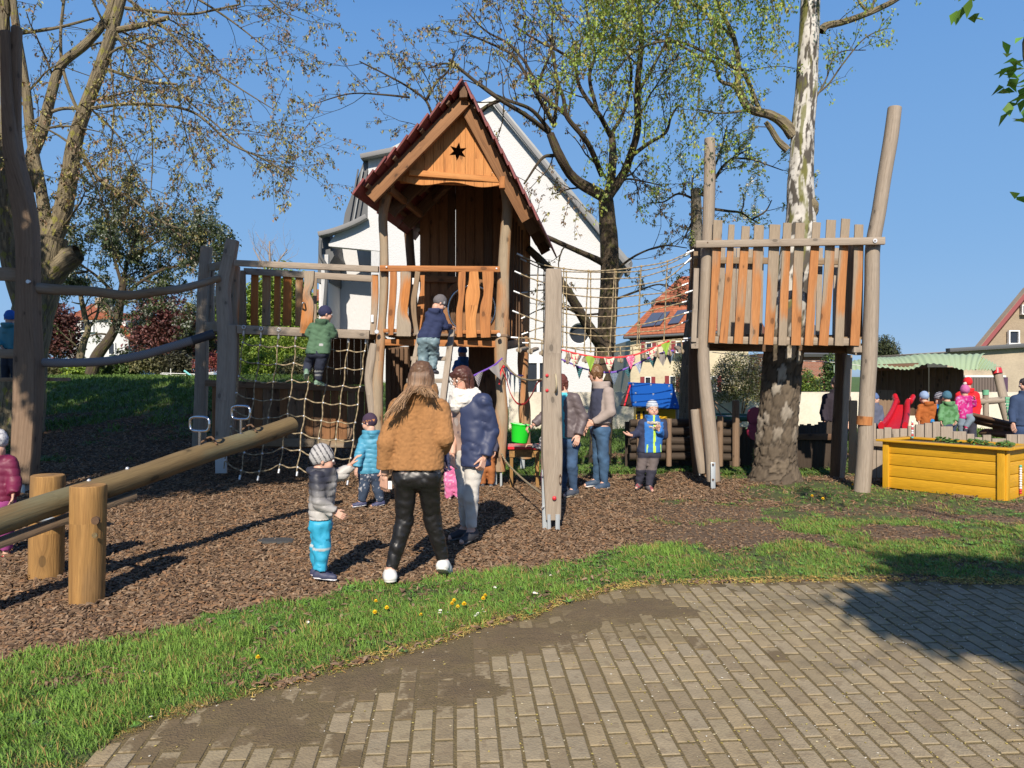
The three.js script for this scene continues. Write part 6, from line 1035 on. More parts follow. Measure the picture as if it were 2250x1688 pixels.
// ── tree behind the rope bridge ──
{
  const r = rng(202), tb = new Tubes(), tk = new Tubes(), leaves = [], d = 13.6, o = { max: 3, leafFrom: 2, wander: 0.2, trop: 0.005, dens: 3.0, leafDens: 10, kids: 2.4, len0: 0.6, len1: 1.8, lift: 0.1, kidR: 0.022 };
  const z = (l) => l.map(([u, v, q]) => [1100 + u * 0.27125, v * 0.27125, q ?? 0]);
  guided(tk, leaves, r, d, [[[[1318, 1025], [1322, 900], [1328, 780], [1336, 680], [1340, 560], [1334, 480], [1331, 434]], 50, 34, 0], [z([[850, 1600], [600, 1450], [480, 1270, 0.3], [400, 1080, 0.4]]), 26, 17, 0.3], [z([[880, 1590], [890, 1500], [900, 1400], [910, 1250, -0.3], [900, 1080, -0.5]]), 22, 16, 0.4], [z([[840, 1640], [950, 1480], [1000, 1400], [1060, 1240, 0.4], [1110, 1050, 0.6], [1110, 700, 0.9], [1140, 350, 1], [1120, 0, 1], [1110, -300, 1]]), 22, 7, 0.7], [[[1332, 778], [1291, 714, 0.4], [1241, 633, 0.9], [1190, 575, 1.2], [1160, 545, 1.3]], 26, 14, 0.2], [[[1330, 580], [1300, 565, 0.2], [1252, 544, 0.5], [1200, 520, 0.8], [1150, 495, 1]], 16, 7, 0.5], [z([[820, 1420], [700, 1150, 0.5], [530, 930, 0.8], [510, 800, 0.9], [460, 650, 1], [430, 420, 1]]), 13, 5, 0.7]], o);
  guided(tb, leaves, r, d, [[z([[400, 1080], [200, 930, 0.4], [0, 810, 0.7], [-180, 680, 0.8], [-420, 480, 0.9]]), 11, 6, 1], [[[1103, 220], [1040, 175], [985, 140], [940, 150]], 8, 3, 1], [[[1110, 215], [1060, 240], [1010, 300], [955, 260], [935, 220], [895, 190], [850, 165], [790, 135]], 9, 3, 1.1], [[[935, 222], [960, 180], [985, 155], [1000, 110]], 7, 3, 1], [[[900, 214], [840, 208], [770, 206], [690, 228]], 5, 2, 1.2], [z([[430, 1000], [330, 830], [230, 650], [100, 450], [0, 390], [-300, 260]]), 11, 4, 1.2], [z([[430, 1030], [460, 700], [430, 500], [400, 300]]), 9, 4, 1], [z([[400, 1060], [250, 890, 0.3], [80, 820, 0.5], [-60, 760]]), 10, 5, 1], [z([[530, 930, 0.8], [370, 800, 0.7], [300, 700], [400, 430], [415, 330], [420, 150], [440, -60]]), 9, 3, 1.1], [z([[300, 700], [180, 480], [60, 350], [-120, 250], [-300, 60]]), 7, 3, 1.2], [z([[890, 1100, -0.4], [800, 930], [750, 870], [640, 700], [590, 500], [480, 420], [300, 330], [100, 200]]), 12, 4, 1], [z([[780, 890], [720, 620], [760, 450], [720, 250], [690, 0], [680, -250]]), 9, 4, 1], [z([[900, 1080, -0.5], [1000, 900, -0.6], [1050, 700, -0.6], [1050, 500], [1000, 400]]), 9, 4, 1], [z([[1120, 740], [1200, 600], [1290, 440], [1350, 300], [1400, 100]]), 8, 3, 1], [z([[1065, 1260], [1200, 1160], [1340, 1070], [1380, 950], [1440, 850]]), 10, 4, 1.3], [z([[430, 1260], [340, 1280, 0.3], [190, 1490, 0.5]]), 9, 4, 1.2], [[[1345, 600], [1400, 560], [1460, 540], [1510, 545]], 6, 2, 1.3], [[[1348, 660], [1400, 640], [1450, 625], [1500, 640]], 6, 2, 1.2], [[[1322, 430], [1370, 395], [1420, 400], [1460, 410]], 6, 2, 1.2], [[[1318, 690], [1270, 690], [1230, 665]], 5, 2, 1]], o);
  tk.twigMat = M.barkDark;
  makeTree('budding_tree', 'spreading tree just coming into leaf behind the rope bridge', V(1.6, 0, -13.6), tb, M.barkDark, leaves, r, [leafCluster(4, 0.05, 0.03, 3, 0.05, 0.9), leafCluster(3, 0.055, 0.035, 4, 0.06, 1.1)], [[0.3, 0.27, 0.09], [0.36, 0.34, 0.11], [0.26, 0.17, 0.09], [0.34, 0.23, 0.14]], 0.7, 1.3, leafMat, null, tk);
}
// ── birch in the platform ──
{
  const r = rng(303), d = 11.35, tb = new Tubes(), leaves = [], Z = (l) => l.map(([u, v, q]) => [1490 + u * 0.3436, v * 0.3436, q ?? 0]);
  const path = limb([[1703, 1058], [1705, 1000], [1711, 900], [1722, 770], [1740, 640], [1757, 520], [1760, 480], [1759, 400], [1762, 344], [1765, 275], [1772, 200], [1775, 134], [1779, 60], [1781, 0], [1786, -150], [1792, -330]], d, 420), wid = [[0, 96], [0.05, 84], [0.12, 80], [0.3, 76], [0.42, 60], [0.5, 52], [0.58, 49], [0.7, 45], [0.86, 41], [1, 32]];
  const wAt = (t) => { for (let i = 1; i < wid.length; i++) if (t <= wid[i][0]) return lerp(wid[i - 1][1], wid[i][1], (t - wid[i - 1][0]) / (wid[i][0] - wid[i - 1][0])); return 36; };
  // trunk: cracked plates below, smooth white bark above
  const S = 110, pos = [], col = [], uv = [], idx = [], n = path.length;
  const cell = (x, y) => { let a = 9, b = 9, id = 0; const xi = Math.floor(x), yi = Math.floor(y); for (let j = -1; j <= 1; j++) for (let i = -1; i <= 1; i++) { const cx = xi + i, wx = ((cx % 11) + 11) % 11, q = h3(wx, yi + j, 1), px = cx + 0.15 + 0.7 * q, py = yi + j + 0.15 + 0.7 * h3(wx, yi + j, 2), dd = Math.hypot(x - px, y - py); if (dd < a) { b = a; a = dd; id = h3(wx, yi + j, 3); } else if (dd < b) b = dd; } return [b - a, id]; };
  for (let i = 0; i < n; i++) {
    const t = i / (n - 1), y = path[i].y, R = wAt(t) / F * d / 2, rough = sstep(2.6, 1.9, y + 0.15 * noise(i * 0.05, 1)), flare = 1 + 0.22 * Math.exp(-Math.max(0, y) / 0.16);
    for (let s = 0; s <= S; s++) {
      const a = s / S * Math.PI * 2, cx = Math.cos(a), sz = Math.sin(a), wob = 0.04 * noise(cx * 1.5, y * 1.6, sz * 1.5);
      const wx = s % S / S * 11, [e, id] = cell(wx + 0.32 * noise(cx * 5, y * 9, sz * 5) + 0.14 * noise(cx * 14, y * 26, sz * 14), y * 5.2 + 0.4 * noise(cx * 4 + 7, y * 7, sz * 4) + 0.2 * noise(cx * 13, y * 20 + 5, sz * 13)), plate = sstep(0.0, 0.16 + 0.14 * id, e), fine = noise(cx * 14, y * 30, sz * 14);
      const disp = rough * (0.032 * plate + 0.022 * (id - 0.5) * plate + 0.007 * fine + 0.006 * noise(cx * 30, y * 50, sz * 30) - 0.014) + (1 - rough) * 0.003 * noise(cx * 8, y * 22, sz * 8), rr_ = (R * (1 + wob)) * flare + disp;
      pos.push(path[i].x + cx * rr_, path[i].y, path[i].z + sz * rr_); uv.push(s / S * 3, y / 0.5);
      const band = noise(cx * 2.2 + 5, y * 9, sz * 2.2), patch = sstep(0.02, 0.1, fbm(cx * 2.6 + 3, y * 4.6, sz * 2.6, 4) + 0.09 * sstep(4.2, 3.2, y) - 0.04 * noise(cx * 9, y * 30, sz * 9)), dash = sstep(0.45, 0.6, noise(cx * 3.4, y * 40, sz * 3.4)), mossy = sstep(0.02, 0.2, fbm(cx * 2.6 + 9, y * 2.6 + 4, sz * 2.6, 4) - 0.05 - 0.12 * cx);
      let white = mix3([0.64, 0.62, 0.575], [0.46, 0.435, 0.385], 0.5 + 0.5 * band); white = mix3(white, [0.05, 0.04, 0.03], Math.max(patch * 0.93, dash * 0.55)); white = mix3(white, [0.15, 0.15, 0.035], mossy * 0.85);
      const wp = id > 0.8 ? sstep(0.5, 1, id) * sstep(0.2, 1.6, y) : 0; let bark = mix3([0.085, 0.064, 0.043], [0.15, 0.116, 0.08], id); bark = mix3(bark, [0.6, 0.55, 0.47], wp * 0.6); bark = mix3([0.055, 0.042, 0.03], bark, plate); bark = bark.map((q) => q * (1 + 0.18 * fine));
      col.push(...mix3(white, bark, rough));
    }
  }
  for (let i = 0; i < n - 1; i++) for (let s = 0; s < S; s++) { const a = i * (S + 1) + s; idx.push(a, a + S + 1, a + 1, a + 1, a + S + 1, a + S + 2); }
  const g = new THREE.BufferGeometry(); g.setAttribute('position', new THREE.Float32BufferAttribute(pos, 3)); g.setAttribute('color', new THREE.Float32BufferAttribute(col, 3)); g.setAttribute('uv', new THREE.Float32BufferAttribute(uv, 2)); g.setIndex(idx); g.computeVertexNormals();
  const base = V(3.9, 0, -d), T = thing('birch_tree', 'old birch with cracked bark and white upper trunk growing through the platform', 'tree', base);
  part('trunk', g, vcol({ roughness: 0.9 }), T);
  part('burr', (() => { const b = new THREE.SphereGeometry(0.13, 20, 14), p = b.attributes.position; for (let i = 0; i < p.count; i++) { const k = 1 + 0.25 * noise(p.getX(i) * 14, p.getY(i) * 14, p.getZ(i) * 14); p.setXYZ(i, p.getX(i) * k * 0.8, p.getY(i) * k * 1.2, p.getZ(i) * k * 0.8); } b.computeVertexNormals(); const c = P(1783, 452, d - 0.08); return b.translate(c.x, c.y, c.z); })(), M.barkMaple, T);
  const o = { max: 2, leafFrom: 1, wander: 0.16, trop: -0.16, tipTrop: 1.2, dens: 2.8, leafDens: 11, kids: 4.2, len0: 0.7, len1: 1.7, lift: 0, lo: 0.4, hi: 0.75, kidR: 0.008, leafOff: 0.05, kidLift: 0.05 };
  guided(tb, leaves, r, d, [[Z([[740, 870], [680, 790], [600, 740], [450, 690], [390, 580], [350, 540]]), 26, 13, 0.25], [Z([[380, 560], [385, 500], [390, 450], [360, 250], [280, 80], [200, -80, 0.2], [100, -260, 0.4]]), 14, 7, 0.9], [Z([[520, 700], [480, 600], [430, 480], [400, 440]]), 11, 9, 0.4], [Z([[700, 960], [640, 900], [590, 820], [560, 780]]), 16, 10, 0.3], [Z([[350, 545], [270, 515], [230, 400], [130, 360], [0, 280], [-140, 250, 0.3]]), 9, 4, 1.1], [Z([[410, 710], [270, 725], [130, 700]]), 6, 2, 0.9]], o);
  guided(tb, leaves, r, d, [[Z([[915, 200], [940, 170], [1060, 140], [1250, 70], [1390, 0], [1500, -80]]), 18, 9, 0.25], [Z([[1225, 80], [1200, 60], [1160, 10], [1140, -60]]), 8, 5, 0.6], [Z([[1225, 80], [1250, 20], [1270, -60]]), 7, 4, 0.5]], { ...o, kids: 1.6 });
  guided(tb, leaves, r, d, [[Z([[890, 600], [960, 540], [1060, 400], [1200, 240], [1330, 180]]), 5, 2, 1.4], [Z([[885, 620], [950, 500], [990, 380], [1050, 330], [1200, 320]]), 4, 2, 1.2]], { ...o, trop: -0.03, len0: 0.3, len1: 0.7, leafDens: 9 });
  // high limbs that hang into the picture from above
  guided(tb, leaves, r, d, [[[[1786, -120], [1700, -230], [1580, -250, 0.6], [1450, -180, 1.0], [1360, -90, 1.2]], 15, 4, 1.35], [[[1783, -60], [1700, -130, 0.3], [1600, -140, 0.6], [1510, -60, 0.8], [1440, 20, 1]], 12, 3, 1.4], [[[1788, -180], [1700, -330, -0.4], [1540, -380, -0.8], [1400, -300, -1], [1290, -180, -1.2]], 15, 4, 1.3], [[[1784, -60], [1740, -140, 0.3], [1690, -140, 0.6], [1640, -60, 0.9]], 10, 3, 1.3], [[[1624, 155], [1560, 120, 0.4], [1480, 90, 0.6], [1400, 110, 0.8], [1340, 170, 0.9]], 8, 3, 1.4], [[[1614, 86], [1540, 20, -0.4], [1440, -30, -0.6], [1340, 10, -0.6]], 8, 3, 1.4], [[[1785, -100], [1830, -180, 0.2], [1880, -160, 0.3]], 9, 4, 0.6]], { ...o, len0: 1.0, len1: 2.3, kids: 5.2 });
  part('branches', tb.geo(), M.barkMaple, T);
  [leafCluster(5, 0.042, 0.03, 11, 0.11, 0.8), leafCluster(4, 0.046, 0.033, 12, 0.1, 1.0)].forEach((gg, i) => { const l = leafList(leaves.filter((_, k) => k % 2 === i), r, [[0.3, 0.42, 0.05], [0.38, 0.5, 0.06], [0.2, 0.31, 0.04], [0.42, 0.5, 0.08], [0.42, 0.38, 0.07]], 0.8, 1.35); l.forEach((q) => q.p.sub(base)); scatter('crown', gg, M.leafy({ roughness: 0.6, transmission: 0.45 }), l, T); });
}
// ── blossoming tree behind the platform ──
{
  const r = rng(404), tb = new Tubes(), tk = new Tubes(), leaves = [], d = 13, o = { max: 2, leafFrom: 1, wander: 0.2, trop: 0.06, dens: 4.5, leafDens: 24, kids: 3.6, len0: 0.3, len1: 1.0, lift: 0.3, kidR: 0.014, leafOff: 0.04 }, Z = (l) => l.map(([u, v]) => [1490 + u * 0.3436, v * 0.3436]);
  guided(tk, leaves, r, d, [[[[1512, 1010], [1508, 900], [1513, 780], [1526, 640], [1530, 540], [1530, 460], [1528, 415]], 32, 22, 0.2]], o);
  guided(tb, leaves, r, d, [[Z([[150, 1250], [250, 1120], [290, 1060], [350, 1010], [440, 960]]), 9, 3, 1.4], [Z([[180, 1330], [320, 1350], [400, 1360], [450, 1390], [520, 1430]]), 7, 3, 1.3], [Z([[120, 1280], [0, 1240], [-90, 1290], [-200, 1300]]), 6, 2, 1.2], [Z([[170, 1200], [260, 1000], [300, 860], [310, 800]]), 6, 2, 1.5], [Z([[350, 1010], [470, 1020], [560, 1050], [670, 1090]]), 5, 2, 1.5], [Z([[480, 1400], [560, 1350], [600, 1280]]), 5, 2, 1.5], [Z([[100, 1400], [60, 1480], [20, 1560]]), 5, 2, 1.2], [Z([[400, 1365], [420, 1300], [410, 1230]]), 4, 2, 1.3], [Z([[110, 1300], [90, 1200], [100, 1110]]), 5, 2, 1.4]], o);
  tk.twigMat = M.barkDark;
  makeTree('blossom_tree', 'slender tree with pale green blossom left of the birch platform', V(3, 0, -13), tb, M.barkGrey, leaves, r, [leafCluster(4, 0.048, 0.032, 21, 0.06, 0.2), leafCluster(5, 0.036, 0.032, 22, 0.06, 0)], [[0.38, 0.45, 0.1], [0.62, 0.6, 0.42], [0.3, 0.4, 0.07], [0.68, 0.66, 0.55]], 0.8, 1.4, leafMat, null, tk);
}
// ── generic shrubs and far trees ──
function shrub(name, label, u, v0, v1, wpx, d, n, cols, { L = 0.1, W = 0.06, group, stems = 6, dens = 1, cat, fine = 0.5, sx = 1, base } = {}) {
  const r = rng(Math.round(u * 7 + v0)), b = P(u, v1, d); const g0 = gh(b.x, b.z); if (g0 < b.y && base !== 'air') b.y = Math.max(g0, b.y - 0.6); const top = P(u, v0, d).y, h = top - b.y, w = wpx / F * d / 2, tb = new Tubes(), leaves = [];
  for (let i = 0; i < stems; i++) { const a = r() * 6.28, q = V(Math.cos(a) * w * 0.9, h * (0.75 + 0.2 * r()), Math.sin(a) * w * 0.7), mid = q.clone().multiplyScalar(0.5).add(V((r() - 0.5) * w * 0.3, h * 0.05, 0)); tb.add(curve([b.clone().add(V((r() - 0.5) * 0.1 * w, -0.05, 0)), b.clone().add(mid), b.clone().add(q)], 8), Math.max(0.01, h * 0.012), 0.006, 4); }
  for (let i = 0; i < n; i++) { const a = r() * 6.28, e = Math.acos(1 - 1.55 * r()), k = Math.pow(r(), 0.33) * (1 + 0.35 * fbm(Math.cos(a) * 2 + u, Math.sin(a) * 2, e * 2, 3)); leaves.push(V(b.x + Math.cos(a) * Math.sin(e) * w * k, b.y + h * 0.5 + Math.cos(e) * h * 0.5 * k, b.z + Math.sin(a) * Math.sin(e) * w * 0.8 * k)); }
  const T = thing(name, label, cat ?? (name.includes('tree') ? 'tree' : 'shrub'), b, group); part('stem', tb.geo(), M.barkDark, T);
  const list = leafList(leaves, r, cols, 0.7, 1.4); list.forEach((q) => q.p.sub(b)); scatter('foliage', leafCluster(5, L, W, Math.round(u), L * 2.2, 0.2), leafMat, list, T); return T;
}
const GREEN = [[0.09, 0.16, 0.03], [0.13, 0.22, 0.04], [0.07, 0.12, 0.025]], LIME = [[0.25, 0.36, 0.04], [0.32, 0.42, 0.04], [0.17, 0.28, 0.03]], RUST = [[0.16, 0.05, 0.045], [0.22, 0.075, 0.06], [0.12, 0.05, 0.04]], OLIVE = [[0.17, 0.17, 0.06], [0.22, 0.2, 0.08], [0.12, 0.12, 0.05]], REDB = [[0.3, 0.05, 0.05], [0.4, 0.09, 0.07], [0.25, 0.08, 0.05]];
{
  // cherry on the mound
  const r = rng(505), tb = new Tubes(), tk = new Tubes(), leaves = [], d = 24, o = { max: 3, leafFrom: 2, wander: 0.22, trop: 0.02, dens: 3.2, leafDens: 13, kids: 3.2, len0: 1.0, len1: 2.4, lift: 0.25, kidR: 0.04, leafOff: 0.08 };
  const z = (l) => l.map(([u, v]) => [u * 0.241, 500 + v * 0.241]);
  guided(tk, leaves, r, d, [[z([[830, 1340], [880, 1180], [1000, 1010], [1060, 880], [1090, 700], [1130, 480], [1140, 430]]), 26, 13, 0.35]], o);
  guided(tb, leaves, r, d, [[z([[1090, 700], [1000, 560], [850, 420], [720, 330]]), 9, 4, 1.6], [z([[1110, 650], [1250, 520], [1450, 400], [1700, 330], [1850, 290]]), 9, 4, 1.7], [z([[1130, 450], [1180, 250], [1250, 80], [1300, -60]]), 9, 4, 1.6], [z([[1120, 560], [1060, 350], [1000, 150], [900, -30]]), 8, 4, 1.6], [z([[1180, 300], [1400, 150], [1600, 60]]), 7, 3, 1.6], [z([[1130, 700], [1240, 670], [1270, 720]]), 5, 2, 0.8], [z([[1060, 840], [950, 690], [880, 690], [790, 760]]), 6, 3, 0.6], [z([[1000, 980], [900, 970], [820, 990]]), 5, 3, 0.2], [z([[1300, 480], [1500, 520], [1700, 560], [1780, 600]]), 6, 2, 1.4], [z([[800, 400], [640, 430], [520, 480]]), 6, 2, 1.5]], o);
  tk.twigMat = M.barkDark;
  makeTree('cherry_tree', 'dark leaning cherry tree with white-flecked crown on the mound', V(-12.5, 1.5, -24), tb, M.barkDark, leaves, r, [leafCluster(6, 0.085, 0.055, 31, 0.2, 0.2), leafCluster(5, 0.075, 0.05, 32, 0.2, 0)], [[0.07, 0.1, 0.028], [0.1, 0.14, 0.035], [0.055, 0.08, 0.025], [0.34, 0.36, 0.3]], 0.8, 1.4, leafMat, null, tk);
  const t2 = new Tubes(), l2 = []; guided(t2, l2, r, 26, [[z([[720, 1230], [760, 1050], [800, 930], [770, 800], [740, 650], [720, 540]]), 16, 8, 0.5], [z([[790, 930], [860, 850], [890, 780], [900, 690]]), 8, 4, 0.8], [z([[745, 700], [690, 690], [650, 680]]), 4, 2, 0.6], [z([[740, 640], [700, 540], [620, 480]]), 6, 3, 1.2]], { ...o, leafDens: 2.5, len1: 1.4 });
  makeTree('orchard_tree', 'thin pale-barked orchard tree in front of the small white house', V(-14, 1.5, -26), t2, M.barkMaple, l2, r, [leafCluster(4, 0.07, 0.05, 33, 0.15, 0.2)], GREEN, 0.7, 1.2, leafMat);
}
shrub('red_leaved_tree', 'dark red leaved shrub left of the small white house', 118, 668, 800, 110, 30, 1500, RUST, { L: 0.16, W: 0.09, cat: 'tree' });
shrub('red_leaved_tree', 'tall rust-red tree right of the small white house', 360, 645, 800, 150, 36, 1500, RUST, { L: 0.2, W: 0.1, cat: 'tree' });
shrub('red_leaved_tree', 'rusty shrub behind the left platform posts', 430, 690, 820, 90, 30, 800, [...RUST, ...OLIVE], { L: 0.16, W: 0.09, cat: 'tree' });
shrub('red_bush', 'bright red twiggy bush seen between the two left posts', 460, 775, 826, 60, 24, 700, REDB, { L: 0.08, W: 0.03 });
for (const [u, v0, w, c, lab] of [[110, 806, 60, OLIVE, 'low straw-green bush at the left end of the hedge row'], [190, 800, 90, LIME, 'yellow-green low bush below the tube rope'], [265, 795, 80, GREEN, 'green bush under the sagging tube rope'], [325, 770, 90, OLIVE, 'olive bush beside the dark thicket'], [385, 775, 80, [[0.06, 0.06, 0.03], [0.09, 0.09, 0.04]], 'dark brown thicket near the turquoise pole']]) shrub('bush', lab, u, v0, 834, w, 25, 800, c, { L: 0.1, W: 0.06 });
shrub('bush', 'bright yellow-green bush behind the climbing net', 562, 745, 848, 85, 22, 2200, LIME, { L: 0.075, W: 0.045 });
shrub('willow', 'lime green drooping willow behind the climbing net', 645, 725, 830, 110, 25, 2600, LIME, { L: 0.12, W: 0.03, cat: 'tree' });
shrub('bush', 'brown-green brushwood between net and tower', 655, 790, 855, 80, 22, 1200, OLIVE, { L: 0.09, W: 0.03 });
shrub('leafy_tree', 'light green tree filling the gaps of the left rail', 610, 585, 830, 170, 34, 3400, LIME, { L: 0.17, W: 0.1, cat: 'tree' });
shrub('leafy_tree', 'green tree behind the left post pair', 490, 640, 830, 110, 33, 1700, [...GREEN, ...LIME], { L: 0.16, W: 0.1, cat: 'tree' });
shrub('conifer', 'dark olive conifer right of the tree platform', 1942, 742, 830, 70, 36, 1500, [[0.07, 0.09, 0.03], [0.1, 0.12, 0.04]], { L: 0.14, W: 0.05, cat: 'tree' });
shrub('flowering_bush', 'white blossoming bush under the tree platform', 1625, 768, 872, 130, 19, 1700, [[0.13, 0.17, 0.04], [0.18, 0.19, 0.06], [0.45, 0.44, 0.34], [0.2, 0.16, 0.06]], { L: 0.055, W: 0.035 });
shrub('flowering_bush', 'pale blossoming shrub left of the platform post', 1512, 770, 850, 60, 19, 900, [[0.2, 0.22, 0.06], [0.5, 0.48, 0.38]], { L: 0.05, W: 0.035 });
shrub('bush', 'fresh green bush right of the birch trunk', 1768, 815, 885, 70, 20.5, 1200, [...LIME, ...GREEN], { L: 0.06, W: 0.04 });
shrub('creeper', 'leafy creeper on the house corner behind the hut', 1830, 770, 850, 50, 22, 500, GREEN, { L: 0.07, W: 0.05 });
{ // bare far tree
  const r = rng(606), tb = new Tubes(), leaves = [], d = 48, o = { max: 3, leafFrom: 9, wander: 0.15, trop: 0.06, dens: 1.6, kids: 1.4, len0: 1, len1: 2.2, lift: 0.3, kidR: 0.04 };
  guided(tb, leaves, r, d, [[[[590, 800], [592, 650], [593, 580], [592, 530]], 10, 3, 1.6], [[[592, 610], [570, 570], [556, 545]], 5, 2, 2], [[[593, 610], [615, 570], [632, 548]], 5, 2, 2]], o);
  const T = thing('bare_tree', 'leafless rounded tree far behind the left rail', 'tree', V(-15, 1, -48)); part('trunk', tb.geo(), std({ color: C(0.32, 0.26, 0.22) }), T);
}
{ // tall weed by the birch
  const b = G(1655, 1052), T = thing('tall_weed', 'tall leafy weed stalk at the left of the birch foot', 'plant', b), L = [], r = rng(9); part('stem', sweep([V(0, 0, 0), V(0.01, 0.25, 0), V(0, 0.47, 0)], round(0.008, 0.006, 5)), std({ color: C(0.14, 0.22, 0.05) }), T, null, true); for (let i = 0; i < 26; i++) L.push({ p: V((r() - 0.5) * 0.05, 0.02 + 0.45 * i / 26, (r() - 0.5) * 0.05), r: [0, r() * 6.3, 0], s: 1.1 - 0.5 * i / 26, c: [0.12, 0.22, 0.04] }); scatter('foliage', leafCluster(3, 0.04, 0.025, 41, 0.02), leafMat, L, T);
}
// ── trees outside the picture whose shade falls into it ──
function shadeTree(label, base, centre, rad, n, seed, L, cols, extra) {
  const r = rng(seed), tb = new Tubes(), leaves = [], o = { max: 2, leafFrom: 9, wander: 0.15, trop: 0.02, dens: 1.5, kids: 1 }, top = centre.clone().add(V(0, rad.y * 0.4, 0));
  tb.add(curve([base, base.clone().lerp(centre, 0.5).add(V(0.2, 0.4, 0)), top], 14), 0.22, 0.08, 10);
  for (let i = 0; i < 16; i++) { const a = r() * 6.28, e = (r() - 0.35) * 1.6, q = V(centre.x + Math.cos(a) * rad.x * 0.85 * Math.cos(e), centre.y + Math.sin(e) * rad.y * 0.8, centre.z + Math.sin(a) * rad.z * 0.85 * Math.cos(e)), s = base.clone().lerp(top, 0.6 + 0.4 * r()); s.lerp(centre, 0.5); tb.add(curve([s, s.clone().lerp(q, 0.5).add(V(0, 0.25, 0)), q], 8), 0.06, 0.012, 5); for (let k = 0; k < 5; k++) { const m = s.clone().lerp(q, 0.4 + 0.6 * r()); grow(tb, m, rv(r), 1 + r(), 0.015, 1, o, leaves, r); } }
  const clumpR = 0.22; const clumps = Array.from({ length: 46 }, () => { const v = rv(r); while (v.length() > 1) v.copy(rv(r)); return V(centre.x + v.x * rad.x, centre.y + v.y * rad.y, centre.z + v.z * rad.z); });
  for (let i = 0; i < n; i++) { const c = pick(clumps, r), v = rv(r); while (v.length() > 1) v.copy(rv(r)); leaves.push(c.clone().addScaledVector(v, clumpR * (rad.x + rad.y) / 2)); }
  const T = thing('shade_tree', label, 'tree', base); part('trunk', tb.geo(), M.barkDark, T); if (extra) extra(T, leaves, r);
  const l = leafList(leaves, r, cols, 0.8, 1.3); l.forEach((q) => q.p.sub(base)); scatter('crown', leafCluster(5, L, L * 0.7, seed, L * 1.6, 0.3), M.leafy({ roughness: 0.6, transmission: 0.3 }), l, T);
}
shadeTree('broad leafy tree left of the photographer shading the mound', V(-8.5, 0, -1.5), V(-7.0, 8.3, -2.6), V(3.7, 3.2, 2.8), 20000, 701, 0.14, GREEN);
shadeTree('tall leafy tree beyond the left picture edge shading the bank', V(-12, 0.6, -8), V(-11.2, 7.0, -8.6), V(2.6, 2.5, 3.4), 8000, 703, 0.14, GREEN);
shadeTree('maple right of the photographer with fresh green leaves at the right edge', V(5.2, -0.3, 2.2), V(3.35, 4.5, 2.0), V(1.7, 1.0, 2.0), 5200, 702, 0.11, [[0.12, 0.28, 0.03], [0.17, 0.34, 0.04]], (T, leaves, r) => {
  const tb = new Tubes(); tb.add(curve([V(4.2, 5.2, 0), V(4.1, 4.6, -2.4), P(2262, 60, 5), P(2258, 180, 5.05)], 12), 0.03, 0.006, 5); tb.add(curve([P(2262, 60, 5), P(2256, 230, 5.1), P(2262, 390, 5.2)], 8), 0.008, 0.004, 4); tb.add(curve([V(4.1, 4.6, -2.4), P(2200, -40, 5), P(2133, 0, 5.05)], 8), 0.012, 0.004, 4); part('branch', tb.geo(), M.barkDark, T);
  for (const [u, v, k] of [[2252, 82, 2], [2250, 165, 3], [2256, 190, 4], [2250, 205, 2], [2262, 392, 2], [2134, -6, 2]]) for (let i = 0; i < k; i++) leaves.push(P(u + (r() - 0.5) * 22, v + (r() - 0.5) * 26, 5 + r() * 0.2));
});
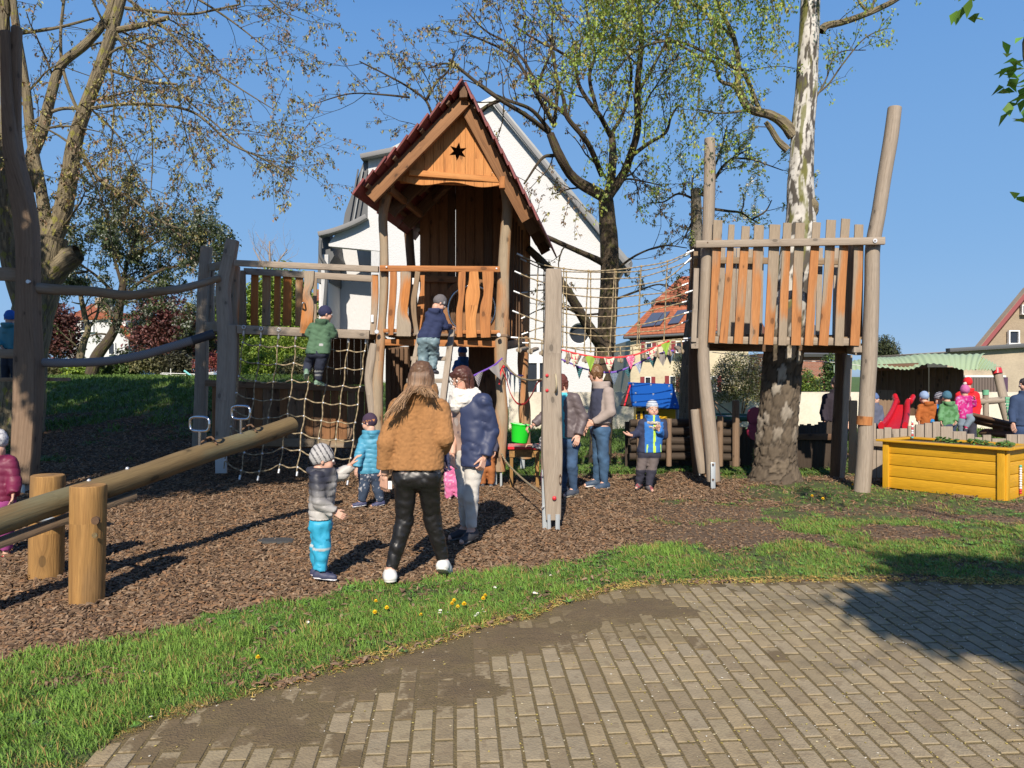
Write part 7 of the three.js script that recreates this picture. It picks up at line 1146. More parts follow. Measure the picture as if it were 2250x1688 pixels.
// ───────────────────────── people ─────────────────────────
function surf(f, lo, hi, c) {                                // surface nets of a distance field
  const nx = Math.ceil((hi[0] - lo[0]) / c) + 1, ny = Math.ceil((hi[1] - lo[1]) / c) + 1, nz = Math.ceil((hi[2] - lo[2]) / c) + 1, val = new Float32Array(nx * ny * nz), at = (i, j, k) => (k * ny + j) * nx + i;
  for (let k = 0; k < nz; k++) for (let j = 0; j < ny; j++) for (let i = 0; i < nx;) { const d = f(lo[0] + i * c, lo[1] + j * c, lo[2] + k * c); val[at(i, j, k)] = d; let skip = 1; if (d > 5 * c) { skip = Math.min(nx - i, Math.max(1, Math.floor(d / c * 0.6) - 1)); for (let s = 1; s < skip; s++) val[at(i + s, j, k)] = d; } i += skip; }
  const id = new Int32Array(nx * ny * nz).fill(-1), pos = [], idx = [];
  const E = [[0, 1], [2, 3], [4, 5], [6, 7], [0, 2], [1, 3], [4, 6], [5, 7], [0, 4], [1, 5], [2, 6], [3, 7]], v = new Float32Array(8);
  for (let k = 0; k < nz - 1; k++) for (let j = 0; j < ny - 1; j++) for (let i = 0; i < nx - 1; i++) {
    let m = 0; for (let q = 0; q < 8; q++) { v[q] = val[at(i + (q & 1), j + ((q >> 1) & 1), k + (q >> 2))]; if (v[q] < 0) m |= 1 << q; }
    if (m === 0 || m === 255) continue; let x = 0, y = 0, z = 0, n = 0;
    for (const [a, b] of E) if ((v[a] < 0) !== (v[b] < 0)) { const t = v[a] / (v[a] - v[b]); x += lerp(a & 1, b & 1, t); y += lerp((a >> 1) & 1, (b >> 1) & 1, t); z += lerp(a >> 2, b >> 2, t); n++; }
    id[at(i, j, k)] = pos.length / 3; pos.push(lo[0] + (i + x / n) * c, lo[1] + (j + y / n) * c, lo[2] + (k + z / n) * c);
  }
  const quad = (a, b, d, e, flip) => { if (a < 0 || b < 0 || d < 0 || e < 0) return; flip ? idx.push(a, d, b, a, e, d) : idx.push(a, b, d, a, d, e); };
  for (let k = 1; k < nz - 1; k++) for (let j = 1; j < ny - 1; j++) for (let i = 1; i < nx - 1; i++) {
    const s = val[at(i, j, k)] < 0;
    if (s !== val[at(i + 1, j, k)] < 0) quad(id[at(i, j - 1, k - 1)], id[at(i, j, k - 1)], id[at(i, j, k)], id[at(i, j - 1, k)], !s);
    if (s !== val[at(i, j + 1, k)] < 0) quad(id[at(i - 1, j, k - 1)], id[at(i - 1, j, k)], id[at(i, j, k)], id[at(i, j, k - 1)], !s);
    if (s !== val[at(i, j, k + 1)] < 0) quad(id[at(i - 1, j - 1, k)], id[at(i, j - 1, k)], id[at(i, j, k)], id[at(i - 1, j, k)], !s);
  }
  const g = new THREE.BufferGeometry(); g.setAttribute('position', new THREE.Float32BufferAttribute(pos, 3)); g.setIndex(idx); g.computeVertexNormals(); return g;
}
const A3 = (v) => [v.x, v.y, v.z];
const cap = (a, b, ra, rb, o = {}) => ({ a: A3(a), b: A3(b), ra, rb: rb ?? ra, ...o });
const ell = (c, r, F, o = {}) => ({ e: 1, c: A3(c), r, F, ...o });       // ellipsoid in a frame F = [right, up, forward]
function primD(q, x, y, z) {
  let d;
  if (q.e) { const dx = x - q.c[0], dy = y - q.c[1], dz = z - q.c[2], [R, U, W] = q.F, a = (dx * R.x + dy * R.y + dz * R.z), b = (dx * U.x + dy * U.y + dz * U.z), c = (dx * W.x + dy * W.y + dz * W.z), [r0, r1, r2] = q.r, k0 = Math.hypot(a / r0, b / r1, c / r2), k1 = Math.hypot(a / r0 / r0, b / r1 / r1, c / r2 / r2); d = k1 < 1e-9 ? -Math.min(r0, r1, r2) : k0 * (k0 - 1) / k1; }
  else { const bx = q.b[0] - q.a[0], by = q.b[1] - q.a[1], bz = q.b[2] - q.a[2], px = x - q.a[0], py = y - q.a[1], pz = z - q.a[2], L = bx * bx + by * by + bz * bz, h = L > 0 ? clamp((px * bx + py * by + pz * bz) / L, 0, 1) : 0; d = Math.hypot(px - h * bx, py - h * by, pz - h * bz) - (q.ra + (q.rb - q.ra) * h); if (q.rip) d -= q.rip * Math.abs(Math.sin(h * Math.sqrt(L) / q.per * Math.PI)); }
  if (q.cut) d = Math.max(d, (x - q.cut[0][0]) * q.cut[1][0] + (y - q.cut[0][1]) * q.cut[1][1] + (z - q.cut[0][2]) * q.cut[1][2]);
  return d;
}
const smin = (a, b, k) => { const h = Math.max(k - Math.abs(a - b), 0) / k; return Math.min(a, b) - h * h * k * 0.25; };
function field(prims, k, { cuts = [], amp = 0, freq = 14, ridge = 0, sub = null, quilt = null } = {}) {
  return (x, y, z) => {
    let d = 1e3; for (const q of prims) d = smin(d, primD(q, x, y, z), q.k ?? k);
    if (d < 0.05 && amp) d -= amp * (noise(x * freq, y * freq * 1.6, z * freq) + 0.6 * noise(x * freq * 2.1, y * freq * 2.1 + 5, z * freq * 2.1)); if (ridge && d < 0.05) d += ridge * Math.pow(1 - Math.abs(noise(x * freq * 0.7 + 3, y * freq * 1.5 + 0.6 * freq * x, z * freq * 0.7)), 4);
    if (quilt && d < 0.05) { const w = Math.abs(Math.sin((y + 0.12 * (x + z) * 0.6 + 0.012 * noise(x * 9, y * 9, z * 9)) / quilt[1] * Math.PI)); d += 0.62 * quilt[0] * (Math.pow(1 - w, 3) - 0.2); }
    for (const [p, n] of cuts) d = Math.max(d, (x - p[0]) * n[0] + (y - p[1]) * n[1] + (z - p[2]) * n[2]);
    if (sub) d = Math.max(d, -sub(x, y, z)); return d;
  };
}
function bounds(prims, m = 0.03) { const lo = [1e9, 1e9, 1e9], hi = [-1e9, -1e9, -1e9]; for (const q of prims) for (let i = 0; i < 3; i++) { if (q.e) { const r = Math.max(...q.r); lo[i] = Math.min(lo[i], q.c[i] - r); hi[i] = Math.max(hi[i], q.c[i] + r); } else { const r = Math.max(q.ra, q.rb) + (q.rip ?? 0); lo[i] = Math.min(lo[i], q.a[i] - r, q.b[i] - r); hi[i] = Math.max(hi[i], q.a[i] + r, q.b[i] + r); } } return [lo.map((x) => x - m), hi.map((x) => x + m)]; }
function skinOf(prims, k, cell, o, colf) { const [lo, hi] = bounds(prims, o?.m ?? 0.03); const g = surf(field(prims, k, o), lo, hi, cell), p = g.attributes.position, c = new Float32Array(p.count * 3); for (let i = 0; i < p.count; i++) { const q = typeof colf === 'function' ? colf(p.getX(i), p.getY(i), p.getZ(i)) : colf; c[3 * i] = q[0]; c[3 * i + 1] = q[1]; c[3 * i + 2] = q[2]; } g.setAttribute('color', new THREE.BufferAttribute(c, 3)); return g; }
M.skin = new THREE.MeshPhysicalMaterial({ vertexColors: true, roughness: 0.55, sheen: 0.2 });
M.cloth = vcol({ roughness: 0.88 }); M.shell = vcol({ roughness: 0.55 }); M.leather = vcol({ roughness: 0.4 }); M.hair = vcol({ roughness: 0.5 }); M.shoe = vcol({ roughness: 0.6 });
M.fleece = vcol({ roughness: 1 });
function handGeo(w, dir, pn, side, size, c1, c2, col, spread = 0.06) {
  dir = dir.clone().normalize(); pn = pn.clone().addScaledVector(dir, -pn.dot(dir)).normalize(); const ac = V().crossVectors(dir, pn).multiplyScalar(side).normalize(), s = size, q = [], r = 0.047 * s;
  const pt = (a, b, c) => w.clone().addScaledVector(dir, a * s).addScaledVector(ac, b * s).addScaledVector(pn, c * s);
  q.push(cap(pt(-0.12, 0, 0), pt(0.1, 0, 0), 0.1 * s, 0.11 * s));
  for (let i = 0; i < 4; i++) q.push(cap(pt(0.08, (i - 1.5) * 0.07, 0), pt(0.48, (i - 1.5) * 0.105, 0), 0.075 * s, 0.062 * s));
  [0.4, 0.47, 0.44, 0.33].forEach((L, i) => { const b = (i - 1.5) * 0.105, f0 = pt(0.5, b, 0), fan = (i - 1.5) * spread, d1 = dir.clone().addScaledVector(ac, fan).normalize().multiplyScalar(Math.cos(c1)).addScaledVector(pn, Math.sin(c1)), d2 = dir.clone().multiplyScalar(Math.cos(c1 + c2)).addScaledVector(pn, Math.sin(c1 + c2)), m = f0.clone().addScaledVector(d1, L * 0.48 * s), e = m.clone().addScaledVector(d2, L * 0.5 * s); q.push(cap(f0, m, r * 1.08, r * 0.98, { k: 0.02 * s }), cap(m, e, r * 0.95, r * 0.75, { k: 0.02 * s })); });
  const t0 = pt(0.1, -0.17, 0.02), t1 = pt(0.3, -0.3, 0.08), t2 = pt(0.48, -0.33, 0.14 + 0.1 * c1); q.push(cap(t0, t1, 0.075 * s, 0.058 * s, { k: 0.05 * s }), cap(t1, t2, 0.055 * s, 0.042 * s, { k: 0.02 * s }));
  return skinOf(q, 0.03 * s, Math.max(0.003, 0.026 * s), { m: 0.01 }, col);
}
const SKIN = [0.62, 0.36, 0.26];
function person(s) {
  const d = s.d, H = s.H, b = s.b ?? 1, J = {}; for (const k in s.J) { const [u, v, q = 0] = s.J[k]; J[k] = P(u, v, d - q); }
  const wB = V(...s.body).normalize(), rB = V().crossVectors(UP, wB).normalize(), f = V(...s.face).normalize(), rH = V().crossVectors(UP, f).normalize(), uH = V().crossVectors(f, rH).normalize(); // r* points to the figure's left
  if (s.tilt) { uH.applyAxisAngle(f, s.tilt); rH.applyAxisAngle(f, s.tilt); }
  const hh = s.hh ?? 0.135 * H, FH = [rH, uH, f], hp = (x, y, z) => J.head.clone().addScaledVector(rH, x * hh).addScaledVector(uH, y * hh).addScaledVector(f, z * hh), skin = s.skin ?? SKIN;
  const mid = (p, q, t = 0.5) => p.clone().lerp(q, t), sh = mid(J.sL, J.sR), hip = mid(J.hL, J.hR), base = V(mid(J.aL, J.aR).x, 0, mid(J.aL, J.aR).z); base.y = s.baseY ?? Math.min(J.aL.y, J.aR.y) - 0.04 * H;
  const T = thing('person', s.label, 'person', base, s.group), q = [], R = (x) => x * H * b;
  const sw = J.sL.distanceTo(J.sR), nb = mid(sh, J.head, 0.16), tor = (t, low = 1) => [cap(nb, J.sL, R(0.034) + t * 0.8, R(0.028) + t * 0.6), cap(nb, J.sR, R(0.034) + t * 0.8, R(0.028) + t * 0.6), cap(mid(sh, J.sL, 0.42).add(V(0, -R(0.03), 0)), mid(hip, J.hL, 0.9), R(0.054) + t, R(0.052) * low + t), cap(mid(sh, J.sR, 0.42).add(V(0, -R(0.03), 0)), mid(hip, J.hR, 0.9), R(0.054) + t, R(0.052) * low + t), cap(mid(sh, hip, 0.15).addScaledVector(wB, R(0.014)), mid(sh, hip, 0.55).addScaledVector(wB, R(0.012)), R(0.06) + t, R(0.05) + t)];
  const arm = (S, E, W, t, end = 1, rip) => { const e = mid(E, W, end), n = W.clone().sub(E).normalize(); return [cap(S, E, R(0.031) + t, R(0.026) + t), cap(E, mid(E, W, end + 0.08), R(0.026) + t, R(0.0185) + t * 1.05, { cut: [A3(e), A3(n)] })]; };
  const leg = (h, k, a, t, end = 1, wide = 1) => { const e = mid(k, a, end), n = a.clone().sub(k).normalize(); return [cap(h, k, R(0.052) + t, R(0.036) * wide + t), cap(mid(h, k, 0.05).addScaledVector(wB, -R(0.012)), mid(h, k, 0.5), R(0.05) + t, R(0.03) + t), cap(k, mid(k, a, end + 0.1), R(0.036) * wide + t, R(0.022) * wide + t, { cut: [A3(e), A3(n)] }), cap(mid(k, a, 0.1).addScaledVector(wB, -R(0.01)), mid(k, a, 0.5).addScaledVector(wB, -R(0.008)), R(0.03) + t, R(0.022) + t)]; };
  // body: one continuous skin
  q.push(...tor(-0.004), cap(J.hL, J.hR, R(0.054)), cap(mid(sh, J.head, 0.05), hp(0, -0.3, -0.08), 0.3 * hh, 0.25 * hh, { k: 0.03 }), ...arm(J.sL, J.eL, J.wL, 0), ...arm(J.sR, J.eR, J.wR, 0), ...leg(J.hL, J.kL, J.aL, -0.006), ...leg(J.hR, J.kR, J.aR, -0.006));
  for (const a of ['L', 'R']) { const fd = s['f' + a], an = J['a' + a]; q.push(cap(an, an.clone().addScaledVector(V(...fd).normalize(), 0.1 * H).add(V(0, -0.025 * H, 0)), R(0.02), R(0.016))); }
  const bodyG = skinOf(q, 0.025 * H, 0.014 * (H > 1.4 ? 1.2 : 1), {}, skin);
  const c0 = s.cheek ?? 0;
  const hq = [ell(hp(0, 0.13, -0.06), [0.34 * hh, 0.37 * hh, 0.42 * hh], FH), ell(hp(0, -0.17, 0.08), [0.265 * hh, 0.33 * hh, 0.29 * hh], FH, { k: 0.12 * hh }), cap(hp(0, 0.05, 0.36), hp(0, -0.08, 0.41), 0.035 * hh, 0.058 * hh, { k: 0.05 * hh }), cap(hp(-0.07, -0.25, 0.3), hp(0.07, -0.25, 0.3), 0.05 * hh, 0.05 * hh, { k: 0.06 * hh }), cap(hp(0, -0.42, 0.24), hp(0, -0.4, 0.2), 0.09 * hh, 0.09 * hh, { k: 0.08 * hh }), cap(hp(-0.16, 0.12, 0.27), hp(0.16, 0.12, 0.27), 0.06 * hh, 0.06 * hh, { k: 0.08 * hh })];
  if (c0) for (const x of [-1, 1]) hq.push(cap(hp(0.16 * x, -0.15, 0.2), hp(0.15 * x, -0.16, 0.21), 0.14 * hh, 0.14 * hh, { k: 0.08 * hh }));
  for (const x of [-1, 1]) hq.push(ell(hp(0.335 * x, -0.02, -0.06), [0.04 * hh, 0.11 * hh, 0.065 * hh], FH, { k: 0.02 * hh }));
  const loc = (x, y, z) => { const a = x - J.head.x, e = y - J.head.y, g = z - J.head.z; return [(a * rH.x + e * rH.y + g * rH.z) / hh, (a * uH.x + e * uH.y + g * uH.z) / hh, (a * f.x + e * f.y + g * f.z) / hh]; };
  const brow = s.brow ?? [0.12, 0.07, 0.04];
  const headG = skinOf(hq, 0.09 * hh, Math.max(0.0035, 0.019 * hh), { m: 0.01, sub: (x, y, z) => { const [a, e, g] = loc(x, y, z); return (Math.hypot(Math.abs(a) - 0.135, (e - 0.02) * 1.3, g - 0.45) - 0.085) * hh; } }, (x, y, z) => {
    const [a, e, g] = loc(x, y, z), aa = Math.abs(a); if (g > 0.2) { if (aa > 0.06 && aa < 0.21 && Math.abs(e - 0.12 + 0.25 * (aa - 0.13) * (aa - 0.13) * 8) < 0.022) return brow; if (aa < 0.1 && Math.abs(e + 0.25) < 0.032 - 0.2 * aa * aa) return Math.abs(e + 0.25 - 0.35 * a * a) < 0.008 ? [0.25, 0.07, 0.07] : [0.55, 0.2, 0.18]; if (Math.hypot(aa - 0.19, e + 0.13) < 0.09) return [skin[0] * 1.02, skin[1] * 0.86, skin[2] * 0.84]; } return skin; });
  const geos = [bodyG, headG], hs = s.hand ?? 0.108 * H;
  for (const a of ['L', 'R']) if (s['hand' + a] !== 0) { const o = s['hand' + a] ?? {}, W = J['w' + a], dr = o.dir ? V(...o.dir) : W.clone().sub(J['e' + a]).normalize(), pn = o.pn ? V(...o.pn) : rB.clone().multiplyScalar(a === 'L' ? -1 : 1).addScaledVector(wB, -0.2); geos.push(handGeo(W, dr, pn, o.flip ?? (a === 'L' ? 1 : -1), hs, o.c1 ?? 0.35, o.c2 ?? 0.5, o.col ?? skin.map((x) => x * 1.0), o.spread)); }
  part('body', geos, M.skin, T);
  for (const x of [-1, 1]) { const e = hp(0.135 * x, 0.02, 0.345), g = new THREE.SphereGeometry(0.056 * hh, 12, 10), p = g.attributes.position, c = []; for (let i = 0; i < p.count; i++) { const n = V(p.getX(i), p.getY(i), p.getZ(i)).normalize().dot(f); c.push(...(n > 0.94 ? [0.01, 0.01, 0.01] : n > 0.78 ? [0.1, 0.06, 0.035] : [0.7, 0.68, 0.66])); } g.setAttribute('color', new THREE.Float32BufferAttribute(c, 3)); part('eye', g.translate(e.x, e.y, e.z), M.skin, T); }
  const rel = (x, y, z) => { const a = x - sh.x, c = z - sh.z; return { x: a * rB.x + c * rB.z, y: y - base.y, z: a * wB.x + c * wB.z, px: x, py: y, pz: z, sh, hip, J }; };
  const colOf = (c) => typeof c === 'function' ? (x, y, z) => c(rel(x, y, z)) : c;
  // trousers
  if (s.legs) { const o = s.legs, t = o.t ?? 0.012, wY = mid(hip, sh, 0.12).y, qs = [cap(J.hL, J.hR, R(0.062) + t), cap(mid(hip, J.hL, 0.8), mid(hip, J.hL, 0.8).lerp(sh, 0.2), R(0.055) + t), cap(mid(hip, J.hR, 0.8), mid(hip, J.hR, 0.8).lerp(sh, 0.2), R(0.055) + t), ...leg(J.hL, J.kL, J.aL, t, o.end ?? 1.03, o.wide ?? 1), ...leg(J.hR, J.kR, J.aR, t, o.end ?? 1.03, o.wide ?? 1)]; part('trousers', skinOf(qs, 0.014 * H, o.cell ?? 0.013, { cuts: [[[0, wY, 0], [0, 1, 0]]], amp: o.amp ?? 0.004, freq: o.freq ?? 16, ridge: o.ridge ?? 0 }, colOf(o.col)), o.mat ?? M.cloth, T); }
  // shoes
  for (const a of ['L', 'R']) { const o = s.shoes; if (!o) break; const fd = V(...s['f' + a]).normalize(), an = J['a' + a], L = 0.15 * H * (o.len ?? 1), fl = V(fd.x, 0, fd.z).normalize(), heel = an.clone().addScaledVector(fd, -0.022 * H).add(V(0, -0.022 * H, 0)), toe = heel.clone().addScaledVector(fd, L - 0.045 * H), dn = V().crossVectors(V().crossVectors(fd, UP).normalize(), fd).normalize().negate(); if (dn.y > 0) dn.negate(); const sole = heel.clone().addScaledVector(dn, 0.014 * H);
    const m = part('shoe', skinOf([cap(heel, mid(heel, toe), 0.026 * H, 0.026 * H), cap(mid(heel, toe, 0.4), toe, 0.027 * H, 0.022 * H), cap(heel, an.clone().add(V(0, (o.high ?? 0.025) * H, 0)), 0.026 * H, 0.024 * H)], 0.02 * H, 0.008, { cuts: [[A3(sole), A3(dn)]], amp: 0.001, freq: 30 }, colOf(o.col)), o.mat ?? M.shoe, T);
    const so = [cap(heel.clone().addScaledVector(dn, 0.012 * H), toe.clone().addScaledVector(dn, 0.009 * H), 0.0275 * H, 0.0245 * H)]; part('sole', skinOf(so, 0.01, 0.007, { cuts: [[A3(heel.clone().addScaledVector(dn, 0.021 * H)), A3(dn)], [A3(heel.clone().addScaledVector(dn, 0.009 * H)), A3(dn.clone().negate())]] }, o.sole ?? [0.7, 0.7, 0.68]), M.shoe, m);
    if (o.sock) part('sock', skinOf([cap(an, mid(an, J['k' + a], 0.22), R(0.025), R(0.027))], 0.01, 0.009, {}, o.sock), M.cloth, T); }
  // inner shirt, jacket
  for (const o of [s.shirt, s.top]) { if (!o) continue; const t = o.t ?? 0.02, hemY = P(0, o.hem, d).y, neckY = o.neck ?? mid(sh, J.head, 0.42).y, hb = V(hip.x, hemY + 0.015, hip.z), hl = o.flare ?? 1; const lean = o.lean ?? [0, 0], L0 = mid(hip, J.hL, 0.95).setY(hemY + 0.02).add(V(lean[0], 0, lean[1])), R0_ = mid(hip, J.hR, 0.95).setY(hemY + 0.02).add(V(lean[0], 0, lean[1]));
    const rp = o.puff ? [o.puff[0], o.puff[1]] : null, qs = [...tor(t), cap(mid(sh, J.sL, 0.4).add(V(0, -R(0.05), 0)), L0, R(0.052) + t, R(0.052) * hl + t), cap(mid(sh, J.sR, 0.4).add(V(0, -R(0.05), 0)), R0_, R(0.052) + t, R(0.052) * hl + t), cap(mid(sh, J.head, -0.1), mid(sh, J.head, 0.5), 0.36 * hh + t, 0.34 * hh + t * (o.collar ?? 0.6))];
    if (o !== s.shirt || o.sleeves) qs.push(...arm(J.sL, J.eL, J.wL, t * (o.at ?? 0.5) + (o.sl ?? 0.002), o.end ?? 0.97, rp), ...arm(J.sR, J.eR, J.wR, t * (o.at ?? 0.5) + (o.sl ?? 0.002), o.end ?? 0.97, rp));
    if (o.hood) { const hc = mid(sh, J.head, 0.35).addScaledVector(wB, -0.34 * hh); qs.push(ell(hc.clone().add(V(0, 0.02 * H, 0)), [0.45 * hh, 0.36 * hh, 0.28 * hh], [rB, UP, wB])); }
    const cuts = [[[0, hemY, 0], [0, -1, 0]], [[0, o.hood ? mid(sh, J.head, 0.6).y : neckY, 0], [0, 1, 0]]];
    let sub = null; if (o.open) { const of = o.open; sub = (x, y, z) => { const r = rel(x, y, z); return of(r); }; }
    part(o.name ?? (o === s.shirt ? 'shirt' : 'jacket'), skinOf(qs, (o.k ?? 0.016) * H, o.cell ?? 0.011, { cuts, quilt: o.puff, amp: o.amp ?? 0.004, freq: o.freq ?? 15, ridge: o.ridge ?? 0, sub }, colOf(o.col)), o.mat ?? M.cloth, T, o.label); }
  if (s.scarf) { const c = mid(sh, J.head, s.scarf.at ?? 0.38), qs = []; for (let k = 0; k < 2; k++) for (let i = 0; i < 12; i++) { const g = (j) => { const a = j / 12 * 6.283; return c.clone().addScaledVector(rB, Math.cos(a) * (0.38 + 0.05 * k) * hh).addScaledVector(wB, (Math.sin(a) * 0.4 + 0.1) * hh).add(V(0, (-0.05 - 0.2 * k * (0.6 + Math.sin(a))) * hh, 0)); }; qs.push(cap(g(i), g(i + 1), (s.scarf.r ?? 0.17) * hh)); } if (s.scarf.drop) qs.push(cap(c.clone().addScaledVector(wB, 0.42 * hh), c.clone().addScaledVector(wB, 0.5 * hh).add(V(0, -s.scarf.drop, 0)), 0.2 * hh, 0.26 * hh)); part('scarf', skinOf(qs, 0.03, 0.008, { amp: 0.008, freq: 30 }, s.scarf.colf ?? s.scarf.col), M.fleece, T); }
  if (s.hat) { const o = s.hat, g = skinOf([ell(hp(0, 0.14, -0.07), [0.385 * hh, 0.42 * hh, 0.465 * hh], FH), ell(hp(0, 0.36, -0.1), [0.28 * hh, (0.24 + (o.peak ?? 0)) * hh, 0.33 * hh], FH)], 0.1 * hh, 0.0075, { amp: 0.0025, freq: 40, cuts: [[A3(hp(0, o.low ?? 0.0, 0)), A3(uH.clone().multiplyScalar(-1).addScaledVector(f, 0.38))]] }, (x, y, z) => { const l = loc(x, y, z); return typeof o.col === 'function' ? o.col(l) : o.col; }); const m = part('hat', g, M.cloth, T);
    if (o.cuff) part('cuff', skinOf([ell(hp(0, 0.12, -0.07), [0.405 * hh, 0.44 * hh, 0.485 * hh], FH)], 0.01, 0.0075, { cuts: [[A3(hp(0, o.low ?? 0, 0)), A3(uH.clone().multiplyScalar(-1).addScaledVector(f, 0.38))], [A3(hp(0, (o.low ?? 0) + 0.16, 0)), A3(uH.clone().addScaledVector(f, -0.38))]] }, o.cuff), M.cloth, m);
    if (o.pom) part('pompom', skinOf([cap(hp(0, 0.66, -0.12), hp(0, 0.67, -0.12), 0.14 * hh)], 0.01, 0.008, { amp: 0.01, freq: 60 }, o.pom), M.fleece, m); }
  if (s.hair) { const o = s.hair, colf = (x, y, z) => { const [a, e, g] = loc(x, y, z), k = 0.75 + 0.5 * (0.5 + 0.5 * noise(Math.atan2(a, g + 0.05) * 14, e * 2.5, 3)); return o.col.map((c) => c * k); };
    const qs = [ell(hp(0, 0.16, -0.08), [0.385 * hh, 0.41 * hh, 0.45 * hh], FH)]; if (o.bob) { for (const x of [-1, 1]) qs.push(cap(hp(0.3 * x, 0.1, -0.02), hp(0.29 * x, -0.38 * o.bob, 0.0), 0.13 * hh, 0.1 * hh)); qs.push(cap(hp(0.15, 0, -0.3), hp(0.15, -0.42 * o.bob, -0.26), 0.2 * hh, 0.14 * hh), cap(hp(-0.15, 0, -0.3), hp(-0.15, -0.42 * o.bob, -0.26), 0.2 * hh, 0.14 * hh)); }
    if (o.fringe) qs.push(cap(hp(-0.2, 0.3, 0.26), hp(0.2, 0.3, 0.26), 0.11 * hh), cap(hp(-0.17, 0.2, 0.33), hp(0.17, 0.2, 0.33), 0.055 * hh));
    const face = (x, y, z) => { const [a, e, g] = loc(x, y, z); return (Math.hypot(a / 0.29, (e + 0.2) / (o.fringe ? 0.36 : 0.47), (g - 0.42) / 0.42) - 1) * 0.3 * hh; };
    part('hair', skinOf(qs, 0.06 * hh, 0.007, { amp: 0.004, freq: 45, ridge: 0.005, sub: face, cuts: o.bob ? [] : [[A3(hp(0, -0.28, 0)), A3(uH.clone().negate().addScaledVector(f, -0.2))]] }, colf), M.hair, T); }
  if (s.extra) s.extra(T, { J, hp, sh, hip, rB, wB, R, mid, base, hh, H, f, rH, uH, T });
  return T;
}
const shift = (J, du, dv) => Object.fromEntries(Object.entries(J).map(([k, [u, v, q]]) => [k, [u + du, v + dv, q]]));
// ── woman in the teddy jacket, from behind ──
person({ label: 'woman with long hair in tan teddy jacket and shiny black leggings, seen from behind', d: 5.75, H: 1.66, hh: 0.225, b: 0.93, face: [0.35, -0.12, -1], body: [0.08, 0, -1], fL: [-0.25, -0.1, -1], fR: [0.2, -0.5, -1],
  J: { head: [928, 830, 0.02], sL: [877, 897], sR: [966, 899], eL: [851, 972, 0.06], wL: [845, 1046, 0.0], eR: [976, 962, 0.05], wR: [972, 985, -0.26], hL: [892, 1048], hR: [940, 1048], kL: [888, 1148, -0.02], aL: [857, 1256, 0.06], kR: [950, 1142, -0.08], aR: [975, 1236, -0.1] },
  legs: { t: 0.013, col: [0.012, 0.011, 0.011], mat: M.leather, amp: 0.003, freq: 20, ridge: 0.007, end: 0.93, cell: 0.011 }, shoes: { col: [0.72, 0.71, 0.68], sole: [0.68, 0.66, 0.6], high: -0.004 },
  shirt: { hem: 1047, t: 0.012, col: (r) => noise(r.px * 90, r.py * 90, r.pz * 90) > 0.1 ? [0.5, 0.42, 0.38] : [0.2, 0.14, 0.12], name: 'shirt' },
  top: { hem: 1031, t: 0.036, sl: 0.012, flare: 1.15, k: 0.012, at: 0.6, neck: P(0, 842, 5.75).y, col: (r) => { const k = 0.95 + 0.16 * noise(r.px * 90, r.py * 90, r.pz * 90), seam = Math.abs(r.y - 1.33 + 0.02 * Math.cos(r.x * 9)) < 0.006 ? 0.7 : 1; return [0.36 * k * seam, 0.175 * k * seam, 0.066 * k * seam]; }, mat: M.fleece, amp: 0.004, freq: 55, ridge: 0.002, cell: 0.0085, collar: 1.6, end: 0.95 },
  hair: { col: [0.13, 0.07, 0.038] }, handL: { pn: [0.5, 0, -0.8], c1: 0.5, c2: 0.6 },
  extra: (T, c) => { const r = rng(3), tb = [], N = 150; for (let i = 0; i < N; i++) { const a = (i / N - 0.5) * 3.6, left = i < N * 0.62, e = r(), p0 = c.hp(Math.sin(a) * -0.2, 0.52 - 0.05 * r(), -0.05 - 0.12 * Math.cos(a)), p1 = c.hp(Math.sin(a) * -0.41, 0.1, -0.06 - 0.44 * Math.cos(a)), p2 = c.hp(Math.sin(a) * -0.42, -0.32, -0.1 - 0.46 * Math.cos(a)); const end = left ? P(lerp(842, 893, e), lerp(912, 880, e) + 16 * r(), 5.75 - 0.2 - 0.05 * r()) : P(lerp(905, 966, e), lerp(858, 872, e) + 8 * r(), 5.75 - 0.2 - 0.03 * r()), m = p2.clone().lerp(end, 0.5).add(V(0, 0.01, 0.03)); const g = sweep(curve([p0, p1, p2, m, end], 16), (k, t) => round(0.016 * (1 - 0.75 * t), 0.012 * (1 - 0.75 * t), 5), FWD, { caps: false }), k = 0.65 + 0.8 * r(); const cc = new Float32Array(g.attributes.position.count * 3); for (let q = 0; q < cc.length / 3; q++) { const t = Math.floor(q / 6) / 16, w = mix3([0.12, 0.06, 0.03], [0.34, 0.21, 0.115], sstep(0.15, 0.9, t)); cc[3 * q] = w[0] * k; cc[3 * q + 1] = w[1] * k; cc[3 * q + 2] = w[2] * k; } g.setAttribute('color', new THREE.BufferAttribute(cc, 3)); tb.push(g); } part('long_hair', tb, M.hair, T); part('phone', box(P(857, 1066, 5.73), 0.03, 0.06, 0.01), M.whitePaint, T); } });
